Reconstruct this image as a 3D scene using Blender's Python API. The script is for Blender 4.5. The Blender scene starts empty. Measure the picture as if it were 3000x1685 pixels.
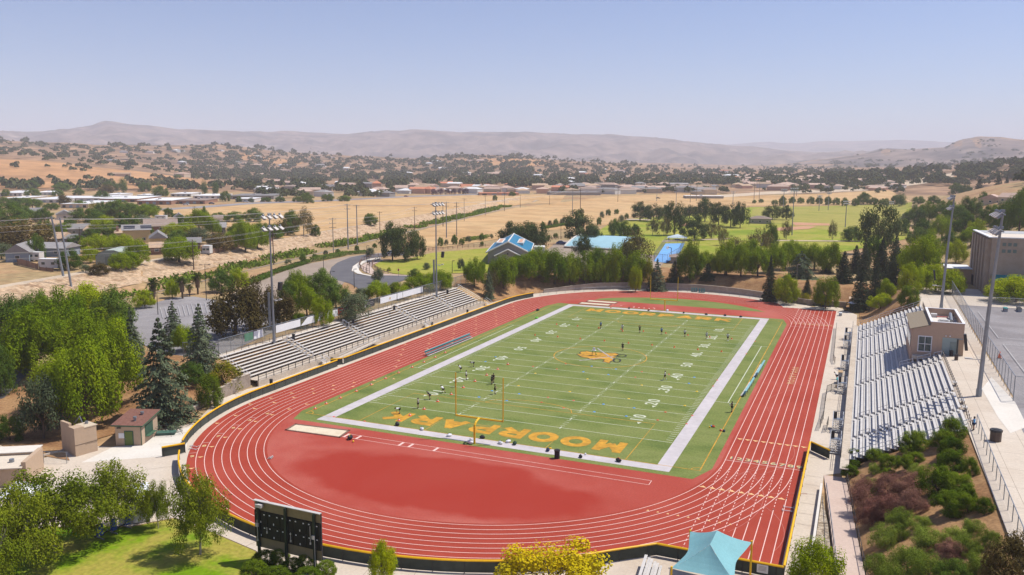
import bpy, math, random
import numpy as np
from mathutils import Vector, Matrix, noise
rnd = random.Random(7)
R = math.radians
sc = bpy.context.scene
COL = sc.collection

# ---------------------------------------------------------------- camera (solved from the painted field, metres, field centre = origin)
CX, CY, CZ, YAW, PITCH, ROLL, FPX = 46.514, -153.839, 37.248, -0.40307, -0.146078, 0.004712, 2412.5
def _basis():
    cy, sy, cp, sp, cr, sr = math.cos(YAW), math.sin(YAW), math.cos(PITCH), math.sin(PITCH), math.cos(ROLL), math.sin(ROLL)
    f = Vector((sy*cp, cy*cp, sp)); r = Vector((cy, -sy, 0)); u = r.cross(f)
    return cr*r + sr*u, -sr*r + cr*u, f
CR_, CU_, CF_ = _basis()
CPOS = Vector((CX, CY, CZ))
def ray(px, py):
    return CF_ + CR_*((px-1500)/FPX) - CU_*((py-842.5)/FPX)
def at(px, py, z=0.0):
    d = ray(px, py); t = (z-CZ)/d.z
    return CPOS + d*t
def z_at(x, y, py):
    """height at which the vertical line through (x, y) reaches photo row py"""
    lo, hi = -50.0, 150.0
    for _ in range(50):
        m = (lo+hi)/2; d = Vector((x, y, m))-CPOS; k = d.dot(CF_)
        if 842.5-FPX*d.dot(CU_)/k > py: lo = m
        else: hi = m
    return lo
def pxm(x, y):
    d = Vector((x, y, 4))-CPOS
    return FPX/d.dot(CF_)
def col_of(x, y):
    """photo column and horizontal range of a ground point"""
    dx, dy = x-CX, y-CY
    a = math.atan2(dx, dy)-YAW
    a = (a+math.pi) % (2*math.pi)-math.pi
    a = max(-1.0, min(1.0, a))
    return 1500+FPX*math.tan(a)/math.cos(PITCH), math.hypot(dx, dy)
def slope_of(px, py):
    d = ray(px, py); return d.z/math.hypot(d.x, d.y)

# ---------------------------------------------------------------- terrain heights
def ss(a, b, x):
    t = max(0.0, min(1.0, (x-a)/(b-a))); return t*t*(3-2*t)
def lin(tab, x):
    if x <= tab[0][0]: return tab[0][1]
    for (a, b), (c, d) in zip(tab, tab[1:]):
        if x <= c: return b+(d-b)*(x-a)/(c-a)
    return tab[-1][1]
Y1 = [(-400,450),(0,464),(214,478),(276,488),(484,512),(640,533),(760,538),(1000,532),(1500,528),(2100,527),(2500,522),(2640,512),(2800,500),(3000,480),(3400,462)]
Y2 = [(-400,400),(0,409),(41,414),(138,419),(207,424),(276,430),(380,431),(536,431),(640,427),(726,433),(854,447),(992,450),(1096,460),(1199,466),(1338,458),(1500,456),(1604,464),(1811,476),(1915,483),(2200,490),(2354,490),(2500,486),(2700,478),(2850,468),(3000,462),(3400,455)]
Y3 = [(-400,470),(1500,472),(1950,478),(2100,484),(2250,482),(2330,477),(2423,467),(2526,450),(2561,441),(2596,433),(2630,435),(2717,432),(2751,436),(2803,412),(2855,401),(2924,404),(3000,414),(3400,420)]
Y4 = [(-400,378),(0,373),(41,369),(120,373),(200,374),(276,372),(300,363),(318,359),(345,363),(380,370),(450,376),(520,382),(600,383),(750,386),(830,381),(950,381),(1250,381),(1340,386),(1533,386),(1650,394),(1815,402),(1950,410),(2030,415),(2130,424),(2250,430),(2400,440),(2600,450),(3400,450)]
Y5 = [(-400,420),(1900,440),(2050,426),(2170,420),(2250,415),(2330,420),(2390,414),(2500,413),(2640,411),(2700,418),(2850,428),(3400,440)]
def far_z(px, r):
    def zz(tab, D): return CZ+slope_of(px, lin(tab, px))*D
    k1, k2, k3, k4, k5 = zz(Y1,1500), zz(Y2,2800), zz(Y3,4200), zz(Y4,7500), zz(Y5,12500)
    pts = [(860, 7), (1100, 9+max(0, k1-20)*.25), (1500, k1), (1800, k1+(k2-k1)*.22-4), (2800, k2), (3400, min(k2, k3)-12), (4200, k3), (5000, k3-20+(0 if px > 2300 else 8)), (7500, k4), (9500, k4-90), (12500, k5), (14000, k5-80)]
    for (a, b), (c, d) in zip(pts, pts[1:]):
        if r <= c:
            t = (r-a)/(c-a); t = t*.55+.45*(t*t*(3-2*t)); return b+(d-b)*t
    return pts[-1][1]
def levee(y): return -137-.21*y              # foot of the rubble bank, metres
def sdf_bowl(x, y):
    yy = max(-50.0, min(50.0, y)); d1 = math.hypot(x, y-yy)-42
    qx, qy = max(28-x, x-46), max(-82-y, y-80)
    d2 = math.hypot(max(qx, 0), max(qy, 0))+min(max(qx, qy), 0)
    return min(d1, d2)
def near_z(x, y):
    d = sdf_bowl(x, y)
    lf = ss(-80, -50, y) if x < 20 else ss(50, 58, y)
    zl = 4.0*ss(4.6, 13.5, d)*lf
    zs = 7.0*ss(47.0, 59.0, x); zp = 7.0 if x > 59.1 else max(0.0, (x-47.2)/12*6.6-.9)
    k = ss(49, 56, y); zr = (zp*(1-k)+zs*k)*(1-ss(100, 150, y)*(1-ss(60, 90, x)*.9))
    hill = (22*ss(62, 170, x)+30*ss(150, 420, x))*ss(118, 190, y)
    z = max(zl, zr, 0)+hill*(1-ss(700, 1000, y)*.6)
    w = max(6, 14-.02*y)
    z += 3.0*max(0, min(1, (levee(y)-x)/w))
    if -10 < x-levee(y) < 15: z -= .8*ss(0, 4, x-levee(y))*ss(15, 11, x-levee(y)) if x > levee(y) else 0
    return z
def gz(x, y):
    px, r = col_of(x, y)
    if r < 760: return near_z(x, y)
    f = far_z(px, max(r, 861))
    n = 0
    if r > 1000:
        amp = min(r, 7500)*.006
        s = 2.2/math.sqrt(r*900)
        n = amp*ss(1000, 1600, r)*(noise.fractal(Vector((x*s, y*s, 3)), 1.0, 2.0, 5))*.9
        if r > 4700:
            t = (r-4700)/2800
            s2 = 1/520
            n += 85*max(0, 4*t*(1-t)) * (noise.ridged_multi_fractal(Vector((x*s2, y*s2, 9)), .9, 2.1, 6, 1.0, 2.0)-1.2)*.7 if t < 1 else 0
    if r > 860: return f+n
    t = ss(760, 860, r); return near_z(x, y)*(1-t)+f*t
def gat(px, py, zguess=4.0):
    """point where the photo ray meets the ground"""
    d = ray(px, py); z = zguess
    for _ in range(14):
        t = (z-CZ)/d.z if d.z < -1e-4 else 1e4
        p = CPOS+d*t; z2 = gz(p.x, p.y)
        if abs(z2-z) < .02: break
        z = z+(z2-z)*.7
    p = CPOS+d*((z-CZ)/d.z); return Vector((p.x, p.y, gz(p.x, p.y)))
def gat_far(px, py, r0=700, r1=12000):
    """march along the photo ray until it drops below the ground"""
    d = ray(px, py); h = math.hypot(d.x, d.y); r = r0
    while r < r1:
        p = CPOS+d*(r/h)
        if p.z < gz(p.x, p.y): return Vector((p.x, p.y, gz(p.x, p.y)))
        r *= 1.012
    return None

# ---------------------------------------------------------------- material helpers
def new_mat(name):
    m = bpy.data.materials.new(name); m.use_nodes = True
    nt = m.node_tree; b = nt.nodes['Principled BSDF']
    return m, nt, b
def mat(name, c, rough=.8, var=.12, scale=2.0, metal=0.0, spec=.3, bump=0.0, bscale=30.0, objvar=0.0, var2=0.0, scale2=.1):
    """plain painted / cast / woven surface: base colour with two octaves of noise and optional bump"""
    m, nt, b = new_mat(name); N, L = nt.nodes, nt.links
    b.inputs['Roughness'].default_value = rough; b.inputs['Metallic'].default_value = metal
    b.inputs['Specular IOR Level'].default_value = spec
    tc = N.new('ShaderNodeTexCoord')
    def nz(sv):
        n = N.new('ShaderNodeTexNoise'); n.inputs['Scale'].default_value = sv; n.inputs['Detail'].default_value = 5
        L.new(tc.outputs['Object'], n.inputs['Vector']); return n
    n = nz(scale); val = N.new('ShaderNodeMapRange')
    val.inputs['From Min'].default_value = .25; val.inputs['From Max'].default_value = .75
    val.inputs['To Min'].default_value = 1-var; val.inputs['To Max'].default_value = 1+var
    L.new(n.outputs['Fac'], val.inputs['Value']); cur = val.outputs['Result']
    def mul(a, s):
        k = N.new('ShaderNodeMath'); k.operation = 'MULTIPLY'; L.new(a, k.inputs[0]); L.new(s, k.inputs[1]); return k.outputs[0]
    if var2:
        v2 = N.new('ShaderNodeMapRange'); v2.inputs['From Min'].default_value = .3; v2.inputs['From Max'].default_value = .7
        v2.inputs['To Min'].default_value = 1-var2; v2.inputs['To Max'].default_value = 1+var2
        L.new(nz(scale2).outputs['Fac'], v2.inputs['Value']); cur = mul(cur, v2.outputs['Result'])
    if objvar:
        oi = N.new('ShaderNodeObjectInfo'); v3 = N.new('ShaderNodeMapRange')
        v3.inputs['To Min'].default_value = 1-objvar; v3.inputs['To Max'].default_value = 1+objvar
        L.new(oi.outputs['Random'], v3.inputs['Value']); cur = mul(cur, v3.outputs['Result'])
    mx = N.new('ShaderNodeMix'); mx.data_type = 'RGBA'; mx.blend_type = 'MULTIPLY'; mx.inputs['Factor'].default_value = 1
    mx.inputs['A'].default_value = (*c, 1); L.new(cur, mx.inputs['B']); L.new(mx.outputs['Result'], b.inputs['Base Color'])
    if bump:
        bn = N.new('ShaderNodeBump'); bn.inputs['Strength'].default_value = bump; bn.inputs['Distance'].default_value = .05
        L.new(nz(bscale).outputs['Fac'], bn.inputs['Height']); L.new(bn.outputs['Normal'], b.inputs['Normal'])
    return m
def mat_mix(name, cols, scale=.05, detail=6, rough=.95, fine=0.0, fscale=3.0, bump=0.0, bscale=2.0, lo=.35, hi=.65, stretch=(1,1,1), spec=.1, distort=0.0):
    """ground cover: a ramp of real surface colours over noise, plus fine grain"""
    m, nt, b = new_mat(name); N, L = nt.nodes, nt.links
    b.inputs['Roughness'].default_value = rough; b.inputs['Specular IOR Level'].default_value = spec
    tc = N.new('ShaderNodeTexCoord'); mp = N.new('ShaderNodeMapping'); mp.inputs['Scale'].default_value = stretch
    L.new(tc.outputs['Object'], mp.inputs['Vector'])
    n = N.new('ShaderNodeTexNoise'); n.inputs['Scale'].default_value = scale; n.inputs['Detail'].default_value = detail; n.inputs['Roughness'].default_value = .6
    n.inputs['Distortion'].default_value = distort
    L.new(mp.outputs['Vector'], n.inputs['Vector'])
    rp = N.new('ShaderNodeValToRGB'); e = rp.color_ramp.elements
    for i, c in enumerate(cols):
        p = lo+(hi-lo)*i/(len(cols)-1)
        if i < 2: el = e[i]; el.position = p
        else: el = e.new(p)
        el.color = (*c, 1)
    L.new(n.outputs['Fac'], rp.inputs['Fac']); out = rp.outputs['Color']
    if fine:
        n2 = N.new('ShaderNodeTexNoise'); n2.inputs['Scale'].default_value = fscale; n2.inputs['Detail'].default_value = 4
        L.new(tc.outputs['Object'], n2.inputs['Vector'])
        v = N.new('ShaderNodeMapRange'); v.inputs['From Min'].default_value = .3; v.inputs['From Max'].default_value = .7
        v.inputs['To Min'].default_value = 1-fine; v.inputs['To Max'].default_value = 1+fine
        L.new(n2.outputs['Fac'], v.inputs['Value'])
        mx = N.new('ShaderNodeMix'); mx.data_type = 'RGBA'; mx.blend_type = 'MULTIPLY'; mx.inputs['Factor'].default_value = 1
        L.new(out, mx.inputs['A']); L.new(v.outputs['Result'], mx.inputs['B']); out = mx.outputs['Result']
    L.new(out, b.inputs['Base Color'])
    if bump:
        bn = N.new('ShaderNodeBump'); bn.inputs['Strength'].default_value = bump; bn.inputs['Distance'].default_value = .3
        n3 = N.new('ShaderNodeTexNoise'); n3.inputs['Scale'].default_value = bscale; n3.inputs['Detail'].default_value = 6
        L.new(tc.outputs['Object'], n3.inputs['Vector']); L.new(n3.outputs['Fac'], bn.inputs['Height']); L.new(bn.outputs['Normal'], b.inputs['Normal'])
    return m
def mat_leaf(name, c1, c2, hue=.10, trans=.25, scale=.35):
    """leaves: two leaf colours mixed by place and by plant, some light passing through"""
    m, nt, b = new_mat(name); N, L = nt.nodes, nt.links
    k_ = 1.0 if 'far' in name else 1.12
    trans *= .6
    c1 = tuple(v*k_ for v in c1); c2 = tuple(v*k_ for v in c2)
    tc = N.new('ShaderNodeTexCoord'); oi = N.new('ShaderNodeObjectInfo')
    add = N.new('ShaderNodeVectorMath'); add.operation = 'ADD'
    L.new(tc.outputs['Object'], add.inputs[0]); L.new(oi.outputs['Location'], add.inputs[1])
    n = N.new('ShaderNodeTexNoise'); n.inputs['Scale'].default_value = scale*6; n.inputs['Detail'].default_value = 3
    L.new(add.outputs[0], n.inputs['Vector'])
    s = N.new('ShaderNodeMath'); s.operation = 'MULTIPLY_ADD'; s.inputs[1].default_value = .55; L.new(oi.outputs['Random'], s.inputs[0])
    v = N.new('ShaderNodeMapRange'); v.inputs['From Min'].default_value = .3; v.inputs['From Max'].default_value = .7; v.inputs['To Max'].default_value = .6
    L.new(n.outputs['Fac'], v.inputs['Value']); L.new(v.outputs['Result'], s.inputs[2])
    mx = N.new('ShaderNodeMix'); mx.data_type = 'RGBA'; mx.inputs['A'].default_value = (*c1, 1); mx.inputs['B'].default_value = (*c2, 1)
    L.new(s.outputs[0], mx.inputs['Factor'])
    hs = N.new('ShaderNodeHueSaturation'); L.new(mx.outputs['Result'], hs.inputs['Color'])
    vv = N.new('ShaderNodeMapRange'); vv.inputs['To Min'].default_value = 1-hue*1.6; vv.inputs['To Max'].default_value = 1+hue*1.6
    L.new(oi.outputs['Random'], vv.inputs['Value']); L.new(vv.outputs['Result'], hs.inputs['Value'])
    d = N.new('ShaderNodeBsdfDiffuse'); t = N.new('ShaderNodeBsdfTranslucent'); ms = N.new('ShaderNodeMixShader')
    ms.inputs['Fac'].default_value = trans
    L.new(hs.outputs['Color'], d.inputs['Color']); L.new(hs.outputs['Color'], t.inputs['Color'])
    L.new(d.outputs[0], ms.inputs[1]); L.new(t.outputs[0], ms.inputs[2])
    N.remove(b); L.new(ms.outputs[0], nt.nodes['Material Output'].inputs['Surface'])
    return m
def mat_mesh(name, c, cover=.35):
    """woven wire / shade net seen from afar: mostly open, a fraction covered"""
    m, nt, b = new_mat(name); N, L = nt.nodes, nt.links
    b.inputs['Base Color'].default_value = (*c, 1); b.inputs['Roughness'].default_value = .6
    t = N.new('ShaderNodeBsdfTransparent'); ms = N.new('ShaderNodeMixShader'); ms.inputs['Fac'].default_value = cover
    L.new(t.outputs[0], ms.inputs[1]); L.new(b.outputs[0], ms.inputs[2]); L.new(ms.outputs[0], N['Material Output'].inputs['Surface'])
    return m

# ---------------------------------------------------------------- mesh builder
class MB:
    def __init__(s): s.v = []; s.f = []; s.m = []; s.k = 0
    def face(s, pts, mi=None):
        i = len(s.v); s.v += [tuple(p) for p in pts]; s.f.append(tuple(range(i, i+len(pts)))); s.m.append(s.k if mi is None else mi)
    def box(s, c, d, rz=0.0, mi=None, M=None):
        i = len(s.v); cz, sz = math.cos(rz), math.sin(rz)
        for a in (-.5, .5):
            for b in (-.5, .5):
                for e in (-.5, .5):
                    x, y, z = a*d[0], b*d[1], e*d[2]
                    p = Vector((c[0]+x*cz-y*sz, c[1]+x*sz+y*cz, c[2]+z))
                    if M is not None: p = M @ p
                    s.v.append(tuple(p))
        for q in ((0,1,3,2),(4,6,7,5),(0,4,5,1),(2,3,7,6),(0,2,6,4),(1,5,7,3)):
            s.f.append(tuple(i+j for j in q)); s.m.append(s.k if mi is None else mi)
    def tube(s, p0, p1, r0, r1=None, n=6, mi=None, cap=True):
        r1 = r0 if r1 is None else r1; p0, p1 = Vector(p0), Vector(p1); d = (p1-p0)
        if d.length < 1e-6: return
        a = d.orthogonal().normalized(); b = d.normalized().cross(a); i = len(s.v)
        for p, r in ((p0, r0), (p1, r1)):
            for k in range(n):
                t = 2*math.pi*k/n; s.v.append(tuple(p+a*(r*math.cos(t))+b*(r*math.sin(t))))
        mm = s.k if mi is None else mi
        for k in range(n):
            s.f.append((i+k, i+(k+1) % n, i+n+(k+1) % n, i+n+k)); s.m.append(mm)
        if cap:
            s.f.append(tuple(i+n+k for k in range(n))); s.m.append(mm)
            s.f.append(tuple(i+n-1-k for k in range(n))); s.m.append(mm)
    def path(s, pts, r, n=6, mi=None):
        for a, b in zip(pts, pts[1:]): s.tube(a, b, r, r, n, mi)
    def prism(s, poly, z0, z1, mi=None, mtop=None):
        n = len(poly); i = len(s.v); mm = s.k if mi is None else mi
        s.v += [(p[0], p[1], z0) for p in poly]+[(p[0], p[1], z1) for p in poly]
        for k in range(n):
            s.f.append((i+k, i+(k+1) % n, i+n+(k+1) % n, i+n+k)); s.m.append(mm)
        s.f.append(tuple(i+n+k for k in range(n))); s.m.append(mm if mtop is None else mtop)
        s.f.append(tuple(i+n-1-k for k in range(n))); s.m.append(mm)
    def strip(s, pts, w, z, mi=None, closed=False):
        """flat band of width w along the points, at height z (number or function)"""
        P = [Vector((p[0], p[1])) for p in pts]; n = len(P); L_, R_ = [], []
        for k in range(n):
            a = P[(k-1) % n] if (closed or k) else P[0]; b = P[(k+1) % n] if (closed or k < n-1) else P[-1]
            t = (b-a).normalized(); q = Vector((-t.y, t.x))*(w/2); L_.append(P[k]+q); R_.append(P[k]-q)
        zf = z if callable(z) else (lambda x, y: z)
        for k in range(n if closed else n-1):
            j = (k+1) % n
            s.face([(*R_[k], zf(*R_[k])), (*R_[j], zf(*R_[j])), (*L_[j], zf(*L_[j])), (*L_[k], zf(*L_[k]))], mi)
    def ball(s, c, r, n=8, m=6, mi=None):
        i = len(s.v); rr = r if hasattr(r, '__len__') else (r, r, r); mm = s.k if mi is None else mi
        for a in range(m+1):
            ph = math.pi*a/m
            for b in range(n):
                th = 2*math.pi*b/n
                s.v.append((c[0]+rr[0]*math.sin(ph)*math.cos(th), c[1]+rr[1]*math.sin(ph)*math.sin(th), c[2]+rr[2]*math.cos(ph)))
        for a in range(m):
            for b in range(n):
                s.f.append((i+a*n+b, i+(a+1)*n+b, i+(a+1)*n+(b+1) % n, i+a*n+(b+1) % n)); s.m.append(mm)
    def mesh(s, name, mats, smooth=False):
        me = bpy.data.meshes.new(name); me.from_pydata(s.v, [], s.f)
        for m in (mats if isinstance(mats, (list, tuple)) else [mats]): me.materials.append(m)
        me.polygons.foreach_set('material_index', s.m)
        if smooth: me.polygons.foreach_set('use_smooth', [True]*len(s.f))
        me.update(); return me
    def build(s, name, mats, parent=None, smooth=False):
        o = bpy.data.objects.new(name, s.mesh(name, mats, smooth)); COL.objects.link(o)
        if parent is not None: o.parent = parent
        return o
def tag(o, label, cat, group=None):
    o['label'] = label; o['category'] = cat
    if group: o['group'] = group
    return o
def thing(name, label, cat, loc=(0,0,0), rz=0.0, group=None):
    o = bpy.data.objects.new(name, None); o.empty_display_size = .1; COL.objects.link(o)
    o.location = loc; o.rotation_euler = (0, 0, rz); return tag(o, label, cat, group)
def struct(name, mb, mats, kind='structure', smooth=False):
    o = mb.build(name, mats, None, smooth); o['kind'] = kind; return o
def dup(o, loc=None, rz=None, label=None, sc_=None, parent=None, group=None):
    c = o.copy(); COL.objects.link(c)
    if parent is not None: c.parent = parent
    if loc is not None: c.location = loc
    if rz is not None: c.rotation_euler = (0, 0, rz)
    if sc_ is not None: c.scale = sc_ if hasattr(sc_, '__len__') else (sc_,)*3
    if label: c['label'] = label
    if group: c['group'] = group
    for ch in list(o.children): dup(ch, parent=c)
    return c
def text_faces(mb, txt, M, mi=None, bold=.02, size=1.0):
    """flat filled letters from the built-in font, placed by matrix M; returns width"""
    cu = bpy.data.curves.new('t', 'FONT'); cu.body = txt; cu.size = size; cu.align_x = 'CENTER'; cu.align_y = 'CENTER'; cu.offset = bold; cu.resolution_u = 3
    ob = bpy.data.objects.new('t', cu); COL.objects.link(ob)
    bpy.context.view_layer.update()
    me = bpy.data.meshes.new_from_object(ob.evaluated_get(bpy.context.evaluated_depsgraph_get()))
    i = len(mb.v); mb.v += [tuple(M @ v.co) for v in me.vertices]
    for p in me.polygons: mb.f.append(tuple(i+k for k in p.vertices)); mb.m.append(mb.k if mi is None else mi)
    bpy.data.objects.remove(ob); bpy.data.curves.remove(cu); bpy.data.meshes.remove(me)
def T(x, y, z, rz=0.0, sx=1.0, sy=1.0):
    return Matrix.Translation((x, y, z)) @ Matrix.Rotation(rz, 4, 'Z') @ Matrix.Diagonal((sx, sy, 1, 1))
ORD = 'first second third fourth fifth sixth seventh eighth ninth tenth eleventh twelfth thirteenth fourteenth fifteenth sixteenth seventeenth eighteenth nineteenth twentieth'.split()
TENS = {2: 'twenty', 3: 'thirty', 4: 'forty', 5: 'fifty', 6: 'sixty', 7: 'seventy', 8: 'eighty', 9: 'ninety'}
TENTH = {2: 'twentieth', 3: 'thirtieth', 4: 'fortieth', 5: 'fiftieth', 6: 'sixtieth', 7: 'seventieth', 8: 'eightieth', 9: 'ninetieth'}
def nth(i):
    if i < 20: return ORD[i]
    t, u = divmod(i+1, 10)
    return TENTH[t] if u == 0 else TENS[t]+'-'+ORD[u-1]

# ---------------------------------------------------------------- camera, sky, sun, render
cam = bpy.data.cameras.new('camera'); cam.sensor_width = 36; cam.lens = FPX*36/3000; cam.clip_end = 40000; cam.clip_start = .5
co = bpy.data.objects.new('camera', cam); COL.objects.link(co)
M3 = Matrix((CR_, CU_, -CF_)).transposed(); co.matrix_world = Matrix.Translation(CPOS) @ M3.to_4x4(); sc.camera = co
SUN_AZ, SUN_EL = 38.0, 60.0
w = bpy.data.worlds.new('World'); sc.world = w; w.use_nodes = True
nt = w.node_tree; bg = nt.nodes['Background']; sky = nt.nodes.new('ShaderNodeTexSky'); sky.sky_type = 'NISHITA'
sky.sun_disc = False; sky.sun_elevation = R(SUN_EL); sky.sun_rotation = R(90-SUN_AZ); sky.altitude = 300; sky.air_density = 1.0; sky.dust_density = .4; sky.ozone_density = 5.0
tint = nt.nodes.new('ShaderNodeMix'); tint.data_type = 'RGBA'; tint.blend_type = 'MULTIPLY'; tint.inputs['Factor'].default_value = 1; tint.inputs['B'].default_value = (.94, .955, 1.12, 1)
nt.links.new(sky.outputs[0], tint.inputs['A']); nt.links.new(tint.outputs['Result'], bg.inputs[0]); bg.inputs[1].default_value = .098
sl = bpy.data.lights.new('sun', 'SUN'); sl.energy = 4.7; sl.angle = R(.53); sl.color = (1, .955, .87)
so = bpy.data.objects.new('sun', sl); COL.objects.link(so)
so.rotation_euler = (R(90-SUN_EL), 0, R(SUN_AZ+90)); so.location = (0, 0, 300)
sc.view_settings.view_transform = 'Standard'; sc.view_settings.look = 'None'; sc.view_settings.exposure = .18; sc.view_settings.gamma = 1
cy = sc.cycles; cy.max_bounces = 6; cy.diffuse_bounces = 2; cy.glossy_bounces = 2; cy.transmission_bounces = 3; cy.transparent_max_bounces = 24; cy.volume_bounces = 2
cy.use_denoising = True; cy.caustics_reflective = False; cy.caustics_refractive = False
try: cy.denoiser = 'OPENIMAGEDENOISE'
except Exception: pass
cy.use_adaptive_sampling = True; cy.adaptive_threshold = .015
# ================================================================ ground, hills
def cp(ox, oy, s, pts): return [(ox+x/s, oy+y/s) for x, y in pts]
M_soil = mat_mix('dry_soil', [(.30,.17,.085), (.40,.25,.13), (.33,.24,.12), (.46,.32,.18)], scale=.03, fine=.22, fscale=.5, lo=.3, hi=.7)
M_hill = mat_mix('dry_hill_grass', [(.085,.070,.045), (.22,.135,.085), (.33,.20,.115), (.19,.125,.08), (.10,.08,.05)], scale=.0045, fine=.45, fscale=.028, lo=.28, hi=.72, detail=8)
M_mount = mat_mix('chaparral_slopes', [(.045,.045,.042), (.10,.078,.072), (.24,.175,.145), (.07,.058,.058), (.38,.29,.235)], scale=.0016, fine=.35, fscale=.012, lo=.3, hi=.72, detail=9, distort=.4)
def build_ground():
    az = []
    a = -180.0
    while a < 180.0-1e-6:
        az.append(a); b = abs(a)
        a += .26 if b < 37.5 else (.8 if b < 60 else 4.0)
    rs = [0.0, 6, 12, 18, 24, 30, 36, 42]; r = 44.0
    while r < 360: rs.append(r); r += 1.6 if r < 230 else 2.6
    while r < 860: rs.append(r); r *= 1.016
    while r < 5000: rs.append(r); r *= 1.0145
    while r < 14200: rs.append(r); r *= 1.017
    V = []; n = len(az)
    ca = [(math.sin(R(q)+YAW), math.cos(R(q)+YAW)) for q in az]
    for r in rs:
        for s, c in ca:
            x, y = CX+r*s, CY+r*c; V.append((x, y, gz(x, y)-.06))
    V = np.array(V, dtype=np.float32)
    def piece(name, i0, i1, m):
        nn = (i1-i0+1)*n; vs = V[i0*n:(i1+1)*n]
        F = []
        for i in range(i1-i0):
            for k in range(n):
                j = (k+1) % n; F.append((i*n+k, i*n+j, (i+1)*n+j, (i+1)*n+k))
        me = bpy.data.meshes.new(name); me.from_pydata(vs.tolist(), [], F); me.materials.append(m)
        me.polygons.foreach_set('use_smooth', [True]*len(F)); me.update()
        o = bpy.data.objects.new(name, me); COL.objects.link(o); o['kind'] = 'structure'; return o
    i1 = next(i for i, q in enumerate(rs) if q > 960); i2 = next(i for i, q in enumerate(rs) if q > 4500)
    piece('ground', 0, i1, M_soil); piece('hills', i1, i2, M_hill); piece('mountains', i2, len(rs)-1, M_mount)
build_ground()

def inside(poly, x, y):
    c = False; n = len(poly)
    for i in range(n):
        x0, y0 = poly[i]; x1, y1 = poly[i-1]
        if (y0 > y) != (y1 > y) and x < (x1-x0)*(y-y0)/(y1-y0)+x0: c = not c
    return c
def drape(name, poly, m, step, dz=.03, kind='structure', px=False, z=4.0):
    """flat outline cut by a grid of planes and laid on the ground"""
    import bmesh
    P = [tuple(at(p[0], p[1], z)[:2]) for p in poly] if px else poly
    bm = bmesh.new(); bm.faces.new([bm.verts.new((x, y, 0)) for x, y in P])
    for ax in (0, 1):
        lo, hi = min(p[ax] for p in P), max(p[ax] for p in P); c = lo+step*.7
        while c < hi:
            co_ = [0, 0, 0]; co_[ax] = c; no = [0, 0, 0]; no[ax] = 1
            bmesh.ops.bisect_plane(bm, geom=bm.verts[:]+bm.edges[:]+bm.faces[:], plane_co=co_, plane_no=no, dist=1e-4); c += step
    for v in bm.verts: v.co.z = gz(v.co.x, v.co.y)+dz
    me = bpy.data.meshes.new(name); bm.to_mesh(me); bm.free(); me.materials.append(m)
    for p in me.polygons: p.use_smooth = True
    o = bpy.data.objects.new(name, me); COL.objects.link(o); o['kind'] = kind; return o
SH = [0]
def sheet(name, pts, m, z=0.0, dz=0.0, kind='structure', px=True):
    mb = MB()
    if z: SH[0] += 1; dz += SH[0]*.004
    P = [at(p[0], p[1], z) if px else Vector((p[0], p[1], z)) for p in pts]
    mb.face([(q.x, q.y, z+dz) for q in P]); o = struct(name, mb, m, kind)
    return o
M_turf = mat_mix('turf', [(.105,.145,.036), (.155,.190,.050), (.190,.215,.066), (.135,.170,.044)], scale=.10, fine=.20, fscale=3.5, lo=.3, hi=.7, stretch=(1,1.6,1))
M_white = mat('line_paint', (.60,.55,.545), .8, .10, 3)
M_wline = mat('yard_paint', (.54,.56,.42), .8, .1, 3)
M_border = mat('border_paint', (.50,.455,.455), .85, .07, 1.2, var2=.08, scale2=.3)
M_gold = mat('gold_paint', (.50,.255,.022), .8, .25, 1.5, var2=.2, scale2=.4)
M_track = mat_mix('track_rubber', [(.305,.043,.024), (.345,.053,.031), (.38,.070,.044)], scale=.08, fine=.10, fscale=6, lo=.3, hi=.7, rough=.75)
M_trackd = mat_mix('track_rubber_worn', [(.345,.055,.036), (.365,.065,.045), (.395,.088,.064), (.42,.115,.085)], scale=.05, fine=.12, fscale=5, lo=.36, hi=.66, rough=.8, detail=4, distort=.6)
M_lane = mat('lane_paint', (.74,.50,.44), .8, .12, 3)
M_conc = mat_mix('concrete', [(.50,.41,.325), (.56,.475,.385), (.60,.52,.43)], scale=.12, fine=.07, fscale=3, lo=.3, hi=.7, rough=.85)
M_concp = mat_mix('concrete_pink', [(.50,.375,.31), (.55,.43,.36)], scale=.12, fine=.06, fscale=3, rough=.85)
M_concw = mat_mix('concrete_new', [(.62,.57,.50), (.68,.63,.56)], scale=.2, fine=.05, fscale=3, rough=.85)
M_joint = mat('concrete_joint', (.34,.27,.21), .9, .1)
M_grass = mat_mix('lawn_grass', [(.085,.19,.003), (.15,.25,.005), (.33,.28,.055), (.12,.225,.004)], scale=.09, fine=.2, fscale=2.2, lo=.33, hi=.68)
M_orange_hill = mat_mix('orange_hill_grass', [(.30,.165,.085), (.42,.225,.105), (.47,.255,.12), (.36,.20,.10)], scale=.006, fine=.22, fscale=.03, lo=.3, hi=.7, detail=8)
M_park = mat_mix('park_grass', [(.17,.23,.018), (.25,.28,.03), (.33,.30,.055), (.23,.26,.03)], scale=.03, fine=.15, fscale=.8, lo=.33, hi=.66)
M_out = mat_mix('outfield_grass', [(.21,.23,.035), (.29,.27,.055), (.34,.29,.075), (.25,.25,.045)], scale=.018, fine=.12, fscale=.4, lo=.33, hi=.66, stretch=(1,3,1))
M_gold_f = mat_mix('dry_field_grass', [(.41,.245,.105), (.49,.305,.145), (.53,.35,.175), (.45,.29,.13)], scale=.012, fine=.16, fscale=.12, lo=.32, hi=.68, stretch=(1,2,1))
M_asph = mat_mix('asphalt', [(.115,.11,.118), (.145,.138,.145)], scale=.2, fine=.08, fscale=3, rough=.9)
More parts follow.
